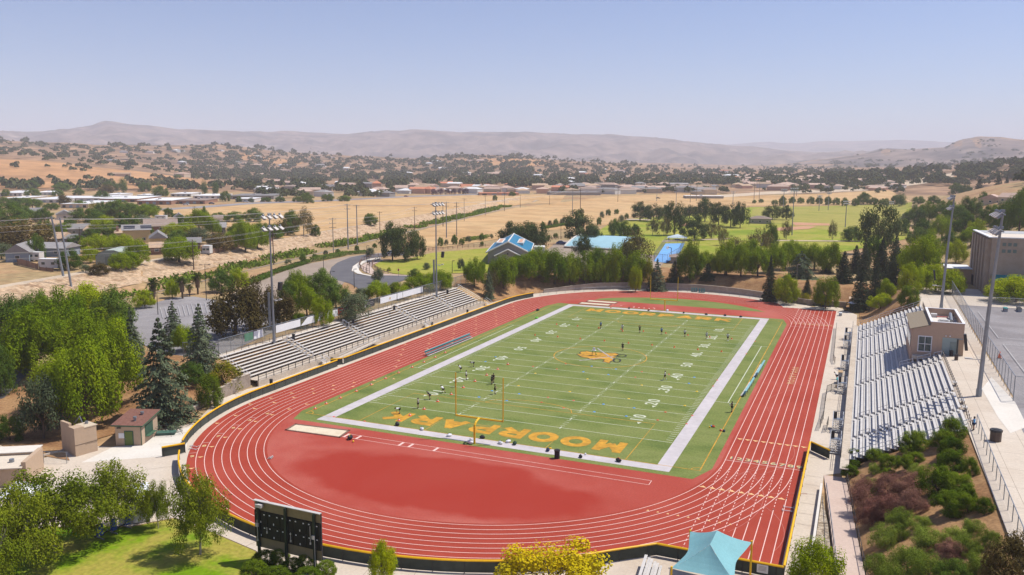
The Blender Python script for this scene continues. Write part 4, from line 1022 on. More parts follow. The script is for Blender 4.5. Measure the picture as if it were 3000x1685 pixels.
fence_run('ramp_railing', 'dark railing on the right side of the pink ramp, beside the shrubs', rr, 1.0, M_link, None, M_dark, z=rz2, capr=.035, step=2.4, cat='railing')
rk = MB()
q = [(44.1,-57),(44.3,-60),(45.0,-66),(46.0,-79),(47.2,-96),(44.05,-96),(44.05,-79),(44.05,-66)]
rk.face([(x, y, .3+.9*max(0, (-57-y)/39)) for x, y in q])
struct('stone_bed', rk, mat_mix('river_stone', [(.20,.15,.10),(.42,.34,.25),(.52,.44,.34)], scale=1.6, fine=.3, fscale=4, bump=1, bscale=3))
sl_ = MB(); n1, n2 = 26, 40
def slope_z(u, y): 
    z0 = rz2(0, y)+.05; return z0+(6.95-z0)*(u**.85)+.12*noise.noise(Vector((u*9, y*.5, 2)))*(1 if .04 < u < .96 else 0)
def slope_pt(u, y):
    xr = lin(sorted([(p[1], p[0]) for p in rr]), y); return (xr+.1+(59.3-xr)*u, y, slope_z(u, y))
for j in range(n2):
    y0, y1 = -47.4-48*j/n2, -47.4-48*(j+1)/n2
    for i in range(n1): sl_.face([slope_pt(i/n1, y0), slope_pt(i/n1, y1), slope_pt((i+1)/n1, y1), slope_pt((i+1)/n1, y0)])
struct('planted_slope', sl_, M_dirt)
sl_ = MB()
for j in range(20):
    y0, y1 = -50-2.2*j, -50-2.2*(j+1); sl_.face([(59.3,y0,6.97),(59.3,y1,6.97),(60.1,y1,7.0),(60.1,y0,7.0)])
struct('kerb_strip', sl_, M_tread)

# ---- goalposts
def goalpost(x, y, s, label):
    t = thing('goalpost', label, 'goalpost', (x, y, 0), 0, 'football goalposts')
    b = MB(); pts = [(0,0,0),(0,0,2.3)]+[(0, s*(1.0-math.cos(a))*1.5, 2.3+.85*math.sin(a)) for a in np.linspace(0, math.pi/2, 6)][1:]
    b.path(pts, .15, 10); b.build('neck', M_yelp, t)
    b = MB(); b.tube((-3.56, s*1.5, 3.15), (3.56, s*1.5, 3.15), .125, n=8); b.build('crossbar', M_yelp, t)
    for xx in (-3.56, 3.56): b = MB(); b.tube((xx, s*1.5, 3.1), (xx, s*1.5, 9.2), .085, .075, 6); b.build('upright', M_yelp, t)
goalpost(-.2, -57.0, 1, 'yellow goalpost at the near end of the field'); goalpost(0, 57.2, -1, 'yellow goalpost at the far end of the field')

# ---- team benches
def bench(label, a, b_, back, m):
    v = Vector((b_[0]-a[0], b_[1]-a[1])); L_ = v.length; t = thing('team_bench', label, 'bench', (a[0], a[1], 0), math.atan2(v.y, v.x), 'team benches beside the field')
    s = MB(); s.box((L_/2, 0, .45), (L_, .32, .06)); s.build('seat', m, t)
    if back: s = MB(); s.box((L_/2, -.3*back, .85), (L_, .08, .34)); s.box((L_/2, -.28*back, 1.02), (L_, .3, .05)); s.build('backrest', m, t)
    s = MB(); s.box((L_/2, .35*(back or 1), .16), (L_, .28, .05)); s.build('footrest', M_alud, t)
    k = .3
    while k < L_: s = MB(); s.box((k, 0, .22), (.06, .8, .06)); s.box((k, 0, .3), (.06, .06, .45)); s.box((k, -.28*(back or 1), .5), (.06,.06,.95)); s.build('leg', M_steel, t); k += 2.3
bench('long covered teal bench on the left edge of the turf', (-31.4,-14.2), (-31.0,5.2), -1, mat('bench_teal', (.10,.30,.32), .5, .1, 1, var2=.3, scale2=.08))
bench('far teal bench on the right edge of the turf', (30.4,-4.8), (30.5,5.6), 1, M_shade); bench('near teal bench on the right edge of the turf', (30.1,-18.3), (30.3,-8.6), 1, M_shade)

# ---- scoreboard seen from behind
def scoreboard():
    p0 = at(766,1641,0); p1 = at(846,1661,0); v = (p1-p0); v.z = 0; u = v.normalized(); L_ = v.length
    t = thing('scoreboard', 'black scoreboard seen from behind on three dark green posts', 'scoreboard', p0, math.atan2(u.y, u.x))
    zt = z_at(p0.x-u.x*.4, p0.y-u.y*.4, 1466); zb = z_at(p0.x-u.x*.4, p0.y-u.y*.4, 1600); x0, x1 = -.55, 2*L_+.55; W = x1-x0; xm = (x0+x1)/2; H = zt-zb
    for k in range(3): b = MB(); b.box((k*L_, -.22, zt/2), (.22, .22, zt-.1)); b.build('post', mat('post_green', (.018,.03,.022), .5, .1), t)
    m_tan = mat('panel_tan', (.24,.19,.10), .7, .12, 2)
    b = MB(); b.box((xm, .06, zt-.45), (W, .12, .9)); b.build('top_panel', m_tan, t); b = MB(); b.box((xm, .06, zb+.5), (W, .12, 1.0)); b.build('bottom_panel', m_tan, t)
    b = MB(); b.box((xm, .12, (zt+zb)/2+.02), (W+.06, .16, H+.06)); b.build('front_face', M_dark, t); b = MB(); b.box((xm, 0, zt+.04), (W+.1, .34, .07)); b.build('top_cap', M_alud, t)
    zm0, zm1 = zb+1.02, zt-.92; cw = W/5; rh = (zm1-zm0)/2; m_cab = mat('cabinet_black', (.008,.008,.009), .6, .2)
    for r_ in range(2):
        for c in range(5):
            x = x0+cw*(c+.5); z = zm0+rh*(r_+.5); b = MB(); b.box((x, -.02, z), (cw-.05, .16, rh-.05)); f = b.build('cabinet', m_cab, t)
            for dx, dz in ((-.3,.3),(.28,.28),(0,-.3)):
                g = MB(); g.box((x+dx*cw, -.11, z+dz*rh), (.14, .02, .10) if dz > 0 else (.09, .02, .18)); g.build('latch', M_whitep, f)
    for x, z0_, z1_ in ((-.02, 2.2, 4.2), (L_*.35, zm0+.8, zm0+rh), (L_*1.2, zm0+.5, zm0+rh), (2*L_+.12, .6, zt-2.2), (2*L_-.35, zm0+.7, zt-1.2)):
        b = MB(); b.tube((x, -.36, z0_), (x, -.36, z1_), .025, n=4); b.box((x, -.36, z0_), (.12,.08,.2)); b.build('conduit', M_alud, t)
    for x in (0, 2*L_): b = MB(); b.box((x, -.40, zt-2.2), (.26,.14,.34)); b.build('junction_box', M_alud, t)
    b = MB(); b.box((.25, -.3, zt-.3), (.7, .35, .3)); b.build('horn', M_alud, t)
scoreboard()

# ---- blue shade canopy with its posts, timing hut and small bleachers
def canopy():
    c = [(33.3,-79.9,3.4),(38.9,-79.9,3.4),(38.4,-87.5,3.3),(33.2,-87.5,3.3)]; pk = [(36.1,-82.2,5.0),(36.0,-85.3,5.0)]
    t = thing('shade_canopy', 'light blue fabric shade canopy on yellow posts by the lane ends', 'canopy', (36,-83.7,0)); o = lambda p: Vector((p[0]-36, p[1]+83.7, p[2]))
    b = MB(); n = 10
    def edge(a, q, inw): 
        a, q = o(a), o(q); P = []
        for i in range(n+1):
            u = i/n; p = a.lerp(q, u); mid = Vector((0,0,p.z)); d = (Vector((0,0,0))-Vector((p.x,p.y,0))).normalized(); p = p+d*inw*4*u*(1-u); p.z -= .18*4*u*(1-u); P.append(p)
        return P
    A, B = o(pk[0]), o(pk[1])
    def fan(E, apex):
        for p, q in zip(E, E[1:]):
            for k in range(5):
                u0, u1 = k/5, (k+1)/5; sagf = lambda u: -.16*4*u*(1-u)
                f = lambda e, u: e.lerp(apex(e), u)+Vector((0,0,sagf(u)))
                b.face([f(p,u0), f(q,u0), f(q,u1), f(p,u1)])
    E1, E2, E3, E4 = edge(c[0],c[1],.32), edge(c[1],c[2],.55), edge(c[2],c[3],.32), edge(c[3],c[0],.55)
    fan(E1, lambda e: A); fan(E3, lambda e: B)
    fan(E2, lambda e: A.lerp(B, max(0, min(1, (A.y-e.y+2.3)/(A.y-B.y+4.6)))))
    fan(E4, lambda e: A.lerp(B, max(0, min(1, (A.y-e.y+2.3)/(A.y-B.y+4.6)))))
    b.build('fabric', M_shade, t, True)
    for p in c: q = MB(); v = o(p); q.tube((v.x,v.y,0), v+Vector((0,0,.15)), .09, n=8); q.build('post', M_yelp, t)
    q = MB(); q.path([o(pk[0])-Vector((0,0,.12)), o(pk[1])-Vector((0,0,.12))], .05, 5)
    q.build('ridge_bar', M_steel, t)
canopy()
def small_bleacher(x, y, rz, label):
    t = thing('small_bleacher', label, 'bleachers', (x, y, 0), rz, 'small bleachers by the canopy')
    for k in range(3):
        b = MB(); b.box((0, k*.55, .42+k*.32), (4.4, .28, .05)); b.build('plank', M_alu, t); b = MB(); b.box((0, k*.55-.3, .2+k*.32), (4.4, .26, .05)); b.build('footboard', M_alud, t)
    for xx in (-1.8, 0, 1.8): b = MB(); b.tube((xx,-.4,0), (xx,1.2,1.05), .04); b.tube((xx,1.1,0), (xx,1.1,1.0), .04); b.tube((xx,-.4,.05), (xx,1.2,.05), .04); b.build('frame', M_steel, t)
small_bleacher(30.9,-83.6,R(96),'small aluminium bleachers left of the blue canopy'); small_bleacher(40.3,-84.5,R(-84),'small aluminium bleachers right of the blue canopy')
t = thing('table', 'folding table with papers under the blue canopy', 'table', (36,-86.3,0)); b = MB(); b.box((0,0,.73), (2.4,.75,.04)); b.build('tabletop', M_whitep, t)
for x in (-1, 1): b = MB(); b.box((x,0,.36), (.05,.6,.7)); b.build('leg', M_steel, t)
t = thing('notice_board', 'white notice sheet on the fence right of the blue canopy', 'sign', (39.9,-79.32,.35)); b = MB(); b.box((0,0,.4), (1.0,.04,.8)); b.build('board', M_ban, t)
b = MB()
for z in (.62,.5,.38,.26): b.box((0,-.025,z), (.7,.01,.05))
b.build('lettering', M_grayp, t)
# ---- hut, block tower, left building, tent, container, sled, cage frame
def hut():
    A, B = at(340,1305,0), at(416,1305,0); u = (B-A).normalized(); w_ = (B-A).length; dp = 5.3
    t = thing('equipment_hut', 'small tan hut with brown shed roof, olive door and counter window', 'hut', A, math.atan2(u.y, u.x))
    b = MB(); h0, h1 = 2.75, 3.15
    pf = [(0,0,0),(w_,0,0),(w_,dp,0),(0,dp,0)]; top = [(0,0,h0),(w_,0,h0-.1),(w_,dp,h1-.1),(0,dp,h1)]
    for i in range(4): j = (i+1) % 4; b.face([pf[i], pf[j], top[j], top[i]])
    b.build('wall', M_stucco, t)
    e = .38; r = [(-e,-e,h0-.02),(w_+e,-e,h0-.12),(w_+e,dp+e,h1-.05),(-e,dp+e,h1+.05)]
    b = MB(); b.face([(p[0],p[1],p[2]+.2) for p in r]); b.face(list(reversed(r))); b.k = 1
    for i in range(4): j = (i+1) % 4; p, q = r[i], r[j]; b.face([p, q, (q[0],q[1],q[2]+.2), (p[0],p[1],p[2]+.2)])
    ro = b.build('roof', [M_shing, M_green], t)
    for x, y in ((w_*.62, 1.3), (w_*.62, 3.6)): b = MB(); b.tube((x,y,h0+.1), (x,y,h0+.65), .17, n=10); b.tube((x,y,h0+.65), (x,y,h0+.85), .26, .24, 10); b.build('vent', M_steel, ro)
    b = MB(); b.box((w_*.52,-.03,1.0), (1.2,.06,2.05)); d = b.build('door', M_green, t); g = MB(); g.box((w_*.52,-.07,.98), (.98,.05,1.88)); g.build('leaf', M_door, d); g = MB(); g.ball((w_*.52-.4,-.12,.95), .05); g.build('handle', M_steel, d)
    b = MB(); b.box((.8,-.02,1.35), (.75,.03,.7)); b.build('notice', M_ban, t); b = MB(); b.box((.55,-.08,2.45), (.5,.14,.2)); b.build('wall_light', M_trash, t)
    b = MB(); b.box((w_+.02,dp*.45,1.65), (.06,2.5,1.5)); f = b.build('window', M_green, t); g = MB(); g.box((w_+.05,dp*.45,1.7), (.05,2.2,1.2)); g.build('shutter', mat('shutter_green', (.045,.09,.06), .6, .1), f); g = MB(); g.box((w_+.28,dp*.45,.9), (.5,2.6,.07)); g.build('counter', M_green, f)
    for y in (.02, dp): b = MB(); b.box((w_-.02,y-.01,h0/2), (.1,.07,h0)); b.build('corner_trim', M_green, t)
hut()
def block_tower():
    A = at(222,1338,0); B = at(287,1320,0); u = (B-A).normalized(); w_ = (B-A).length
    t = thing('block_building', 'narrow tall tan block building with a split tower left of the hut', 'building', A, math.atan2(u.y, u.x)); z = z_at(A.x, A.y, 1262)
    b = MB(); b.box((w_*.22,.7,z/2+.12), (w_*.44,1.5,z+.24)); b.build('front_block', M_stucco, t); b = MB(); b.box((w_*.72,1.0,z/2), (w_*.56,2.0,z)); b.build('rear_block', M_stucco, t)
    b = MB(); b.box((w_*.1,2.6,z/2+.3), (.35,2.2,z+.6)); b.build('wing_wall', M_stucco, t)
    b = MB(); b.box((w_*.74,1.05,z+.05), (w_*.62,2.2,.10)); r = b.build('roof_slab', mat('slab_cream', (.55,.45,.33), .9, .08), t); b = MB(); b.tube((w_*.8,1.3,z+.1), (w_*.8,1.3,z+.45), .2, n=10); b.build('vent', M_steel, r)
    b = MB(); b.box((w_*.5,-.06,z*.42), (w_*1.02,.03,.07)); b.build('trim_band', mat('band_brown', (.14,.10,.07), .8), t)
    b = MB(); b.path([(w_*.6,3.2,z), (w_*.75,2.7,z+.9), (w_*.8,2.3,z-.1)], .06, 5); b.build('ladder_bracket', M_steel, t)
block_tower()
def left_building():
    A = at(62,1424,0); rz = R(33)
    t = thing('flat_roof_building', 'low tan building with pale flat roof and tall end wall at the picture edge', 'building', A, rz); z = z_at(A.x, A.y, 1372)
    b = MB(); b.box((-6,2.2,z/2), (12,4.4,z)); b.build('wall', M_stucco, t); b = MB(); b.box((-5.9,2.2,z+.06), (12.2,4.8,.12)); r = b.build('roof', mat('roof_cream', (.62,.53,.42), .9, .06), t); b = MB(); b.tube((-1.6,2.0,z+.1), (-1.6,2.0,z+.5), .28, n=10); b.build('vent', M_steel, r)
    b = MB(); b.box((-6,5.6,z/2+.2), (12,2.2,z+.4)); b.build('rear_block', M_stucco, t); b = MB(); b.box((-6,5.6,z+.45), (12.2,2.5,.1)); b.build('rear_roof', mat('roof_white', (.66,.60,.52), .9, .06), t)
    b = MB(); b.box((.3,2.9,z/2+.3), (.5,5.2,z+.6)); b.build('end_wall', M_stucco, t); b = MB(); b.box((-4.2,-.03,1.5), (2.4,.06,1.4)); b.build('shutter', M_green, t); b = MB(); b.box((-4.0,-.05,2.55), (.5,.1,.25)); b.build('vent_grille', M_dark, t)
left_building()
def gable_tent(x, y, s, label):
    t = thing('canopy_tent', label, 'tent', (x, y, 0), R(20)); b = MB(); c = [(-s,-s,2.3),(s,-s,2.3),(s,s,2.3),(-s,s,2.3)]
    for i in range(4): b.face([c[i], c[(i+1) % 4], (0,0,3.6)]); p, q = c[i], c[(i+1) % 4]; b.face([(p[0],p[1],2.0),(q[0],q[1],2.0),q,p])
    b.build('fabric', M_whitep, t)
    for p in c: q = MB(); q.tube((p[0]*.97,p[1]*.97,0),(p[0]*.97,p[1]*.97,2.3), .04, n=5); q.build('leg', M_steel, t)
gable_tent(*at(62,1500,0)[:2], 1.9, 'white pointed canopy tent half hidden by the lawn trees')
def container():
    A, B = at(391,1536,0), at(441,1528,0); u = (B-A).normalized(); w_ = (B-A).length
    t = thing('storage_container', 'white metal storage container under the trees by the lawn', 'container', A, math.atan2(u.y, u.x)); h = 2.3
    b = MB(); b.box((w_/2,2.6,h/2+.08), (w_,5.2,h)); k = 0
    while k < 5: b.box((-.02,.3+k,h/2+.08), (.06,.12,h-.2)); k += .4
    b.build('body', mat('container_white', (.60,.60,.60), .5, .05), t)
    for s_ in (0,1): b = MB(); b.box((w_*(.26+.48*s_),-.03,h/2+.08), (w_*.46,.05,h-.15)); d = b.build('door', mat('container_door', (.64,.64,.65), .45, .05), t); g = MB(); g.tube((w_*(.42+.16*s_),-.08,.3),(w_*(.42+.16*s_),-.08,h-.1), .025, n=5); g.build('lock_rod', M_steel, d)
    b = MB(); b.box((w_*.25,-.07,1.2), (.4,.02,.16)); b.build('label_plate', M_dark, t); b = MB(); b.box((w_/2,2.6,h+.12), (w_+.06,5.3,.08)); b.build('roof', M_whitep, t)
container()
def sled():
    A, B = at(292,1578,0), at(385,1540,0); u = (B-A).normalized(); L_ = (B-A).length
    t = thing('blocking_sled', 'football blocking sled with three blue pads in the tree shade', 'sled', A, math.atan2(u.y, u.x))
    for x in (0.0, L_*.42, L_*.86):
        b = MB(); b.box((x,-.15,.95), (.5,.38,1.1), M=None); b.box((x,-.28,1.35), (.42,.2,.5)); b.build('pad', M_blue, t); b = MB(); b.tube((x,.1,.15),(x,.1,1.1), .05); b.tube((x,-.7,.08),(x,1.0,.08), .06); b.build('strut', M_steel, t)
    b = MB(); b.box((L_*.43,.15,.35), (L_*1.1,.1,.12)); b.build('crossbeam', M_dark, t)
sled()
def cage():
    C = at(487,1272,0); t = thing('throwing_cage_frame', 'collapsed hexagonal pipe frame around a green mat beside the hut', 'frame', C, R(25)); b = MB(); P = [(2.0*math.cos(a)*1.15,1.4*math.sin(a)) for a in np.linspace(0,2*math.pi,7)]
    b.path([(x,y,.45) for x,y in P], .035, 5); b.path([(x*.7,y*.7,1.0) for x,y in P], .03, 5)
    for x,y in P[:-1]: b.tube((x,y,.02),(x*.7,y*.7,1.0), .03, n=5)
    b.tube((0,0,0),(0,0,1.5), .03, n=5); b.build('pipe_frame', M_dark, t); b = MB(); b.box((0,0,.22), (2.5,1.3,.3), .15); b.build('mat', mat('mat_green', (.06,.13,.10), .7, .1), t)
cage()
# ================================================================ plants
L_pepper = mat_leaf('leaf_pepper', (.095,.170,.005), (.215,.265,.008), trans=.28)
L_bright = mat_leaf('leaf_bright', (.15,.235,.004), (.29,.32,.006), trans=.3)
L_mid = mat_leaf('leaf_mid', (.060,.115,.014), (.11,.16,.022), trans=.22)
L_pine = mat_leaf('leaf_pine', (.045,.070,.022), (.085,.105,.030), trans=.12)
L_cedar = mat_leaf('leaf_cedar', (.080,.108,.060), (.135,.160,.090), trans=.12)
L_spruce = mat_leaf('leaf_spruce', (.040,.058,.034), (.075,.090,.045), trans=.1)
L_euc = mat_leaf('leaf_eucalyptus', (.095,.095,.030), (.155,.125,.045), trans=.18)
L_brown = mat_leaf('leaf_brown', (.075,.060,.020), (.125,.090,.030), trans=.15)
L_olive = mat_leaf('leaf_olive', (.075,.100,.050), (.12,.14,.070), trans=.15)
L_jac = mat_leaf('leaf_jacaranda', (.115,.165,.010), (.22,.24,.016), trans=.32)
L_yellow = mat_leaf('leaf_yellow', (.62,.42,.006), (.42,.36,.010), trans=.3)
L_shrub = mat_leaf('leaf_shrub', (.050,.095,.006), (.12,.16,.010), trans=.15)
L_red = mat_leaf('leaf_red', (.19,.075,.06), (.23,.12,.085), trans=.2)
L_sage = mat_leaf('leaf_sage', (.13,.19,.02), (.21,.25,.04), trans=.25)
L_palm = mat_leaf('leaf_palm', (.10,.135,.03), (.15,.17,.045), trans=.15)
L_far = mat_leaf('leaf_far', (.030,.050,.020), (.120,.125,.050), trans=.1, hue=.2, scale=.006)
L_reed = mat_leaf('leaf_reed', (.09,.15,.02), (.17,.22,.02), trans=.25)
M_bark = mat('bark', (.12,.085,.06), .9, .25, 3); M_barkg = mat('bark_grey', (.30,.265,.22), .9, .2, 3); M_skirt = mat('palm_skirt', (.17,.115,.075), .95, .25, 4)
def leafmesh(name, C, Nn, L, W, seed, m, flat=0.0):
    """one quad per leaf spray: C centres, Nn facing, L long side direction*len"""
    rs = np.random.RandomState(seed); n = len(C)
    Nn = Nn/np.maximum(np.linalg.norm(Nn, axis=1, keepdims=True), 1e-6)
    L = L-Nn*np.sum(L*Nn, axis=1, keepdims=True); ll = np.linalg.norm(L, axis=1, keepdims=True)
    Wv = np.cross(Nn, L/np.maximum(ll, 1e-6))*W[:, None]
    V = np.empty((n, 4, 3)); V[:,0] = C-L*.5-Wv*.35; V[:,1] = C-L*.1+Wv*.5; V[:,2] = C+L*.5+Wv*.1; V[:,3] = C+L*.05-Wv*.5
    me = bpy.data.meshes.new(name); me.vertices.add(n*4); me.vertices.foreach_set('co', V.reshape(-1).astype(np.float32))
    me.loops.add(n*4); me.loops.foreach_set('vertex_index', np.arange(n*4, dtype=np.int32))
    me.polygons.add(n); me.polygons.foreach_set('loop_start', np.arange(0, n*4, 4, dtype=np.int32)); me.polygons.foreach_set('loop_total', np.full(n, 4, dtype=np.int32))
    me.materials.append(m); me.update(calc_edges=True); me.validate(); return me
def rand_dir(rs, n): v = rs.normal(size=(n, 3)); return v/np.linalg.norm(v, axis=1, keepdims=True)
def clumps(rs, n, rx, rz, zc, low=-.5, shell=.55):
    out = []
    while len(out) < n:
        d = rs.normal(size=3); d /= np.linalg.norm(d)
        if d[2] < low: continue
        r = shell+(1-shell)*rs.rand(); out.append((d[0]*rx*r, d[1]*rx*r, zc+d[2]*rz*r))
    return np.array(out)
# every crown is built 1 m tall / 1 m wide overall (z 0..1, radius .5); instances are scaled to size
def crown_blob(seed, m, nc=30, per=170, rx=.36, rz=.30, zc=.62, cr=.15, leaf=.045, droop=0.0, low=-.45, shell=.5, up=.35, jit=.8, wid=.6, zs=1.0, zmin=.12):
    rs = np.random.RandomState(seed); K = clumps(rs, nc, rx, rz, zc, low, shell); Cs, Ns, Ls = [], [], []
    for c in K:
        r = cr*(.65+.7*rs.rand()); n = int(per*(.6+.8*rs.rand())); d = rand_dir(rs, n); rr = r*(.45+.55*rs.rand(n, 1)**.5)
        p = c+d*rr*np.array([1, 1, zs])
        if droop: p[:, 2] -= droop*rs.rand(n)*(.4+.6*rs.rand())
        nn = d+np.array([0, 0, up])+rs.normal(size=(n, 3))*jit*.42
        l = rs.normal(size=(n, 3))*.6
        if droop: l = l*.4+np.array([0, 0, -1.0])
        Cs.append(p); Ns.append(nn); Ls.append(l/np.linalg.norm(l, axis=1, keepdims=True))
    C = np.concatenate(Cs); N = np.concatenate(Ns); L = np.concatenate(Ls)*leaf*(.7+.6*rs.rand(len(C), 1))
    rad = np.hypot(C[:, 0], C[:, 1]); C[:, :2] *= .48/np.percentile(rad, 97.5)
    a, b = np.percentile(C[:, 2], 1.0), np.percentile(C[:, 2], 99.5); C[:, 2] = zmin+(C[:, 2]-a)/(b-a)*(.985-zmin)
    C[:, 2] = np.clip(C[:, 2], zmin*.6, 1.02); L *= 1.25; leaf *= 1.25
    return leafmesh('crown', C, N, L, np.full(len(C), leaf*wid), seed, m)
def crown_cone(seed, m, tiers=15, rmax=.46, z0=.08, leaf=.045, layer=.5, droop=.12, per=34, power=1.0, br=9):
    """conifer: tiers of flat sprays on drooping branches"""
    rs = np.random.RandomState(seed); Cs, Ns, Ls = [], [], []
    for t in range(tiers):
        u = t/(tiers-1); z = z0+(1-z0)*u; r = rmax*(1-u)**power+.02; nb = max(4, int(br*(1-u*.6)))
        for b in range(nb):
            a = 2*math.pi*(b+rs.rand()*.8)/nb+t*.7; rl = r*(.7+.45*rs.rand()); n = int(per*(.35+rl/rmax)); s = rs.rand(n)**.75
            side = rs.normal(size=n)*rl*.16*(1-s*.4); x = np.cos(a)*rl*s-np.sin(a)*side; y = np.sin(a)*rl*s+np.cos(a)*side
            zz = z+.03*s-droop*rl/rmax*s**2+rs.normal(size=n)*.010
            Cs.append(np.stack([x, y, zz], 1)); nn = rs.normal(size=(n, 3))*layer+np.array([math.cos(a)*.5, math.sin(a)*.5, 1.0]); Ns.append(nn)
            l = np.stack([np.cos(a)+rs.normal(size=n)*.5, np.sin(a)+rs.normal(size=n)*.5, np.full(n, -.35)], 1); Ls.append(l/np.linalg.norm(l, axis=1, keepdims=True))
    C = np.concatenate(Cs); L = np.concatenate(Ls)*leaf*(.7+.6*rs.rand(len(C), 1)); C[:, 2] = np.clip(C[:, 2], .02, 1.02)
    return leafmesh('crown', C, np.concatenate(Ns), L, np.full(len(C), leaf*.6), seed, m)
def trunk_mesh(seed, m, h=.62, r=.022, limbs=5, spread=.26, forks=2):
    rs = random.Random(seed); b = MB(); top = (rs.uniform(-.03,.03), rs.uniform(-.03,.03), h*.55)
    b.tube((0,0,-.03), (top[0]*.5, top[1]*.5, h*.3), r*1.25, r*.95, 7, cap=False); b.tube((top[0]*.5, top[1]*.5, h*.3), top, r*.95, r*.8, 7, cap=False)
    for k in range(limbs):
        a = 2*math.pi*(k+rs.random()*.6)/limbs; z0 = h*rs.uniform(.34,.55); p0 = (top[0]*z0/h*1.6, top[1]*z0/h*1.6, z0); rr = spread*rs.uniform(.6, 1)
        p1 = (math.cos(a)*rr*.55, math.sin(a)*rr*.55, z0+h*.28); p2 = (math.cos(a)*rr, math.sin(a)*rr, z0+h*rs.uniform(.42,.62))
        b.tube(p0, p1, r*.6, r*.4, 5, cap=False); b.tube(p1, p2, r*.4, r*.14, 5, cap=False)
        for q in range(forks): 
            a2 = a+rs.uniform(-.9,.9); b.tube(p1, (p1[0]+math.cos(a2)*rr*.5, p1[1]+math.sin(a2)*rr*.5, p1[2]+h*rs.uniform(.1,.35)), r*.3, r*.1, 4, cap=False)
    return b.mesh('trunk', m, True)
def palm_meshes(seed):
    rs = np.random.RandomState(seed); Cs, Ns, Ls = [], [], []
    for f in range(46):
        a = rs.rand()*6.283; el = rs.uniform(-.7, 1.3); ln = rs.uniform(.28,.40); d = np.array([math.cos(a)*math.cos(el), math.sin(a)*math.cos(el), math.sin(el)])
        for k in range(26):
            s = .25+.75*k/25; p = np.array([0, 0, .78])+d*ln*s+np.array([0, 0, -.12*s*s*ln/.3]); sd = np.cross(d, [0, 0, 1]); sd /= np.linalg.norm(sd)+1e-6
            sg = 1 if k % 2 else -1; p = p+sd*sg*.05*s; Cs.append(p); Ns.append(np.array([0,0,1])+d*-.4+rs.normal(size=3)*.25); Ls.append((d+sd*sg*.7)*.10)
    cr = leafmesh('crown', np.array(Cs), np.array(Ns), np.array(Ls), np.full(len(Cs), .028), seed, L_palm)
    b = MB(); b.tube((0,0,-.02),(0,0,.35), .05, .045, 8); b.tube((0,0,.3),(0,0,.75), .10, .12, 10, 1); b.tube((0,0,.75),(0,0,.82), .12, .04, 10, 1)
    return cr, b.mesh('trunk', [M_bark, M_skirt])
KINDS = {}
def kind(name, crowns, trunks): KINDS[name] = (crowns, trunks)
kind('pepper', [crown_blob(s, L_pepper, 80, 250, .36, .30, .60, .085, .026, .13, -.45, .45, .5, zmin=0.17) for s in (1,2,3)], [trunk_mesh(s, M_bark, .62, .03) for s in (1,2,3)])
kind('bright', [crown_blob(s, L_bright, 78, 230, .36, .30, .62, .085, .026, .04, -.45, .5, .5, zmin=0.14) for s in (4,5)], [trunk_mesh(s, M_bark, .6, .022) for s in (4,5)])
kind('mid', [crown_blob(s, L_mid, 80, 230, .36, .33, .58, .088, .026, .03, -.6, .5, .45, zmin=0.06) for s in (6,7,8)], [trunk_mesh(s, M_bark, .6, .024) for s in (6,7)])
kind('pine', [crown_blob(s, L_pine, 52, 120, .37, .38, .55, .105, .042, -.03, -.6, .5, .6, .9, .45, zmin=0.13) for s in (9,10,11)], [trunk_mesh(s, M_bark, .7, .022, 6, .22) for s in (9,10)])
kind('cedar', [crown_cone(s, L_cedar, 18, .50, .05, .042, .5, .13, 95, .85) for s in (12,13)], [trunk_mesh(12, M_bark, .8, .02, 0)])
kind('spruce', [crown_cone(s, L_spruce, 22, .50, .02, .042, .7, .07, 80, .8, 10) for s in (14,15)], [trunk_mesh(14, M_bark, .9, .02, 0)])
kind('weeping', [crown_cone(16, L_cedar, 14, .52, .10, .042, .5, .36, 110, .55, 11)], [trunk_mesh(16, M_bark, .7, .025, 0)])
kind('euc', [crown_blob(s, L_euc, 34, 110, .33, .36, .60, .105, .036, .08, -.6, .4, .4, .9, .5, zmin=0.14) for s in (17,18)], [trunk_mesh(s, M_barkg, .75, .018, 6, .22) for s in (17,18)])
kind('brown', [crown_blob(s, L_brown, 46, 150, .38, .33, .52, .13, .036, .05, -.7, .5, .4, zmin=0.05) for s in (19,20)], [trunk_mesh(19, M_bark, .6, .03)])
kind('olive', [crown_blob(s, L_olive, 34, 160, .36, .33, .58, .13, .036, .02, -.6, .5, .5, zmin=0.12) for s in (21,22)], [trunk_mesh(21, M_bark, .55, .022)])
kind('jac', [crown_blob(s, L_jac, 84, 220, .37, .32, .62, .085, .023, .05, -.6, .30, .4, .9, .55, zmin=0.2) for s in (23,24,25)], [trunk_mesh(s, M_barkg, .72, .015, 7, .30, 4) for s in (23,24)])
kind('yellow', [crown_blob(26, L_yellow, 48, 190, .40, .34, .56, .11, .030, .02, -.5, .55, .5, zmin=0.15)], [trunk_mesh(26, M_bark, .6, .02)])
kind('shrub', [crown_blob(s, L_shrub, 64, 290, .36, .34, .42, .11, .026, 0, -.45, .6, .5, zmin=0.02) for s in (27,28)], [trunk_mesh(27, M_bark, .45, .03, 6, .25, 1)])
kind('redbush', [crown_blob(s, L_red, 70, 300, .42, .36, .36, .11, .022, 0, -.3, .4, .4, 1.0, .4, zmin=0.01) for s in (29,30)], [trunk_mesh(29, M_bark, .45, .018, 7, .3, 2)])
kind('sage', [crown_blob(s, L_sage, 52, 280, .40, .40, .30, .12, .036, -.1, -.2, .4, .2, .8, .28, zmin=0) for s in (31,32)], [trunk_mesh(31, M_bark, .4, .02, 6, .25, 1)])
kind('ball', [crown_blob(s, L_shrub, 120, 120, .40, .40, .48, .10, .030, 0, -.8, .9, .3, .5, zmin=0) for s in (33,34)], [trunk_mesh(33, M_bark, .4, .04, 4, .2, 1)])
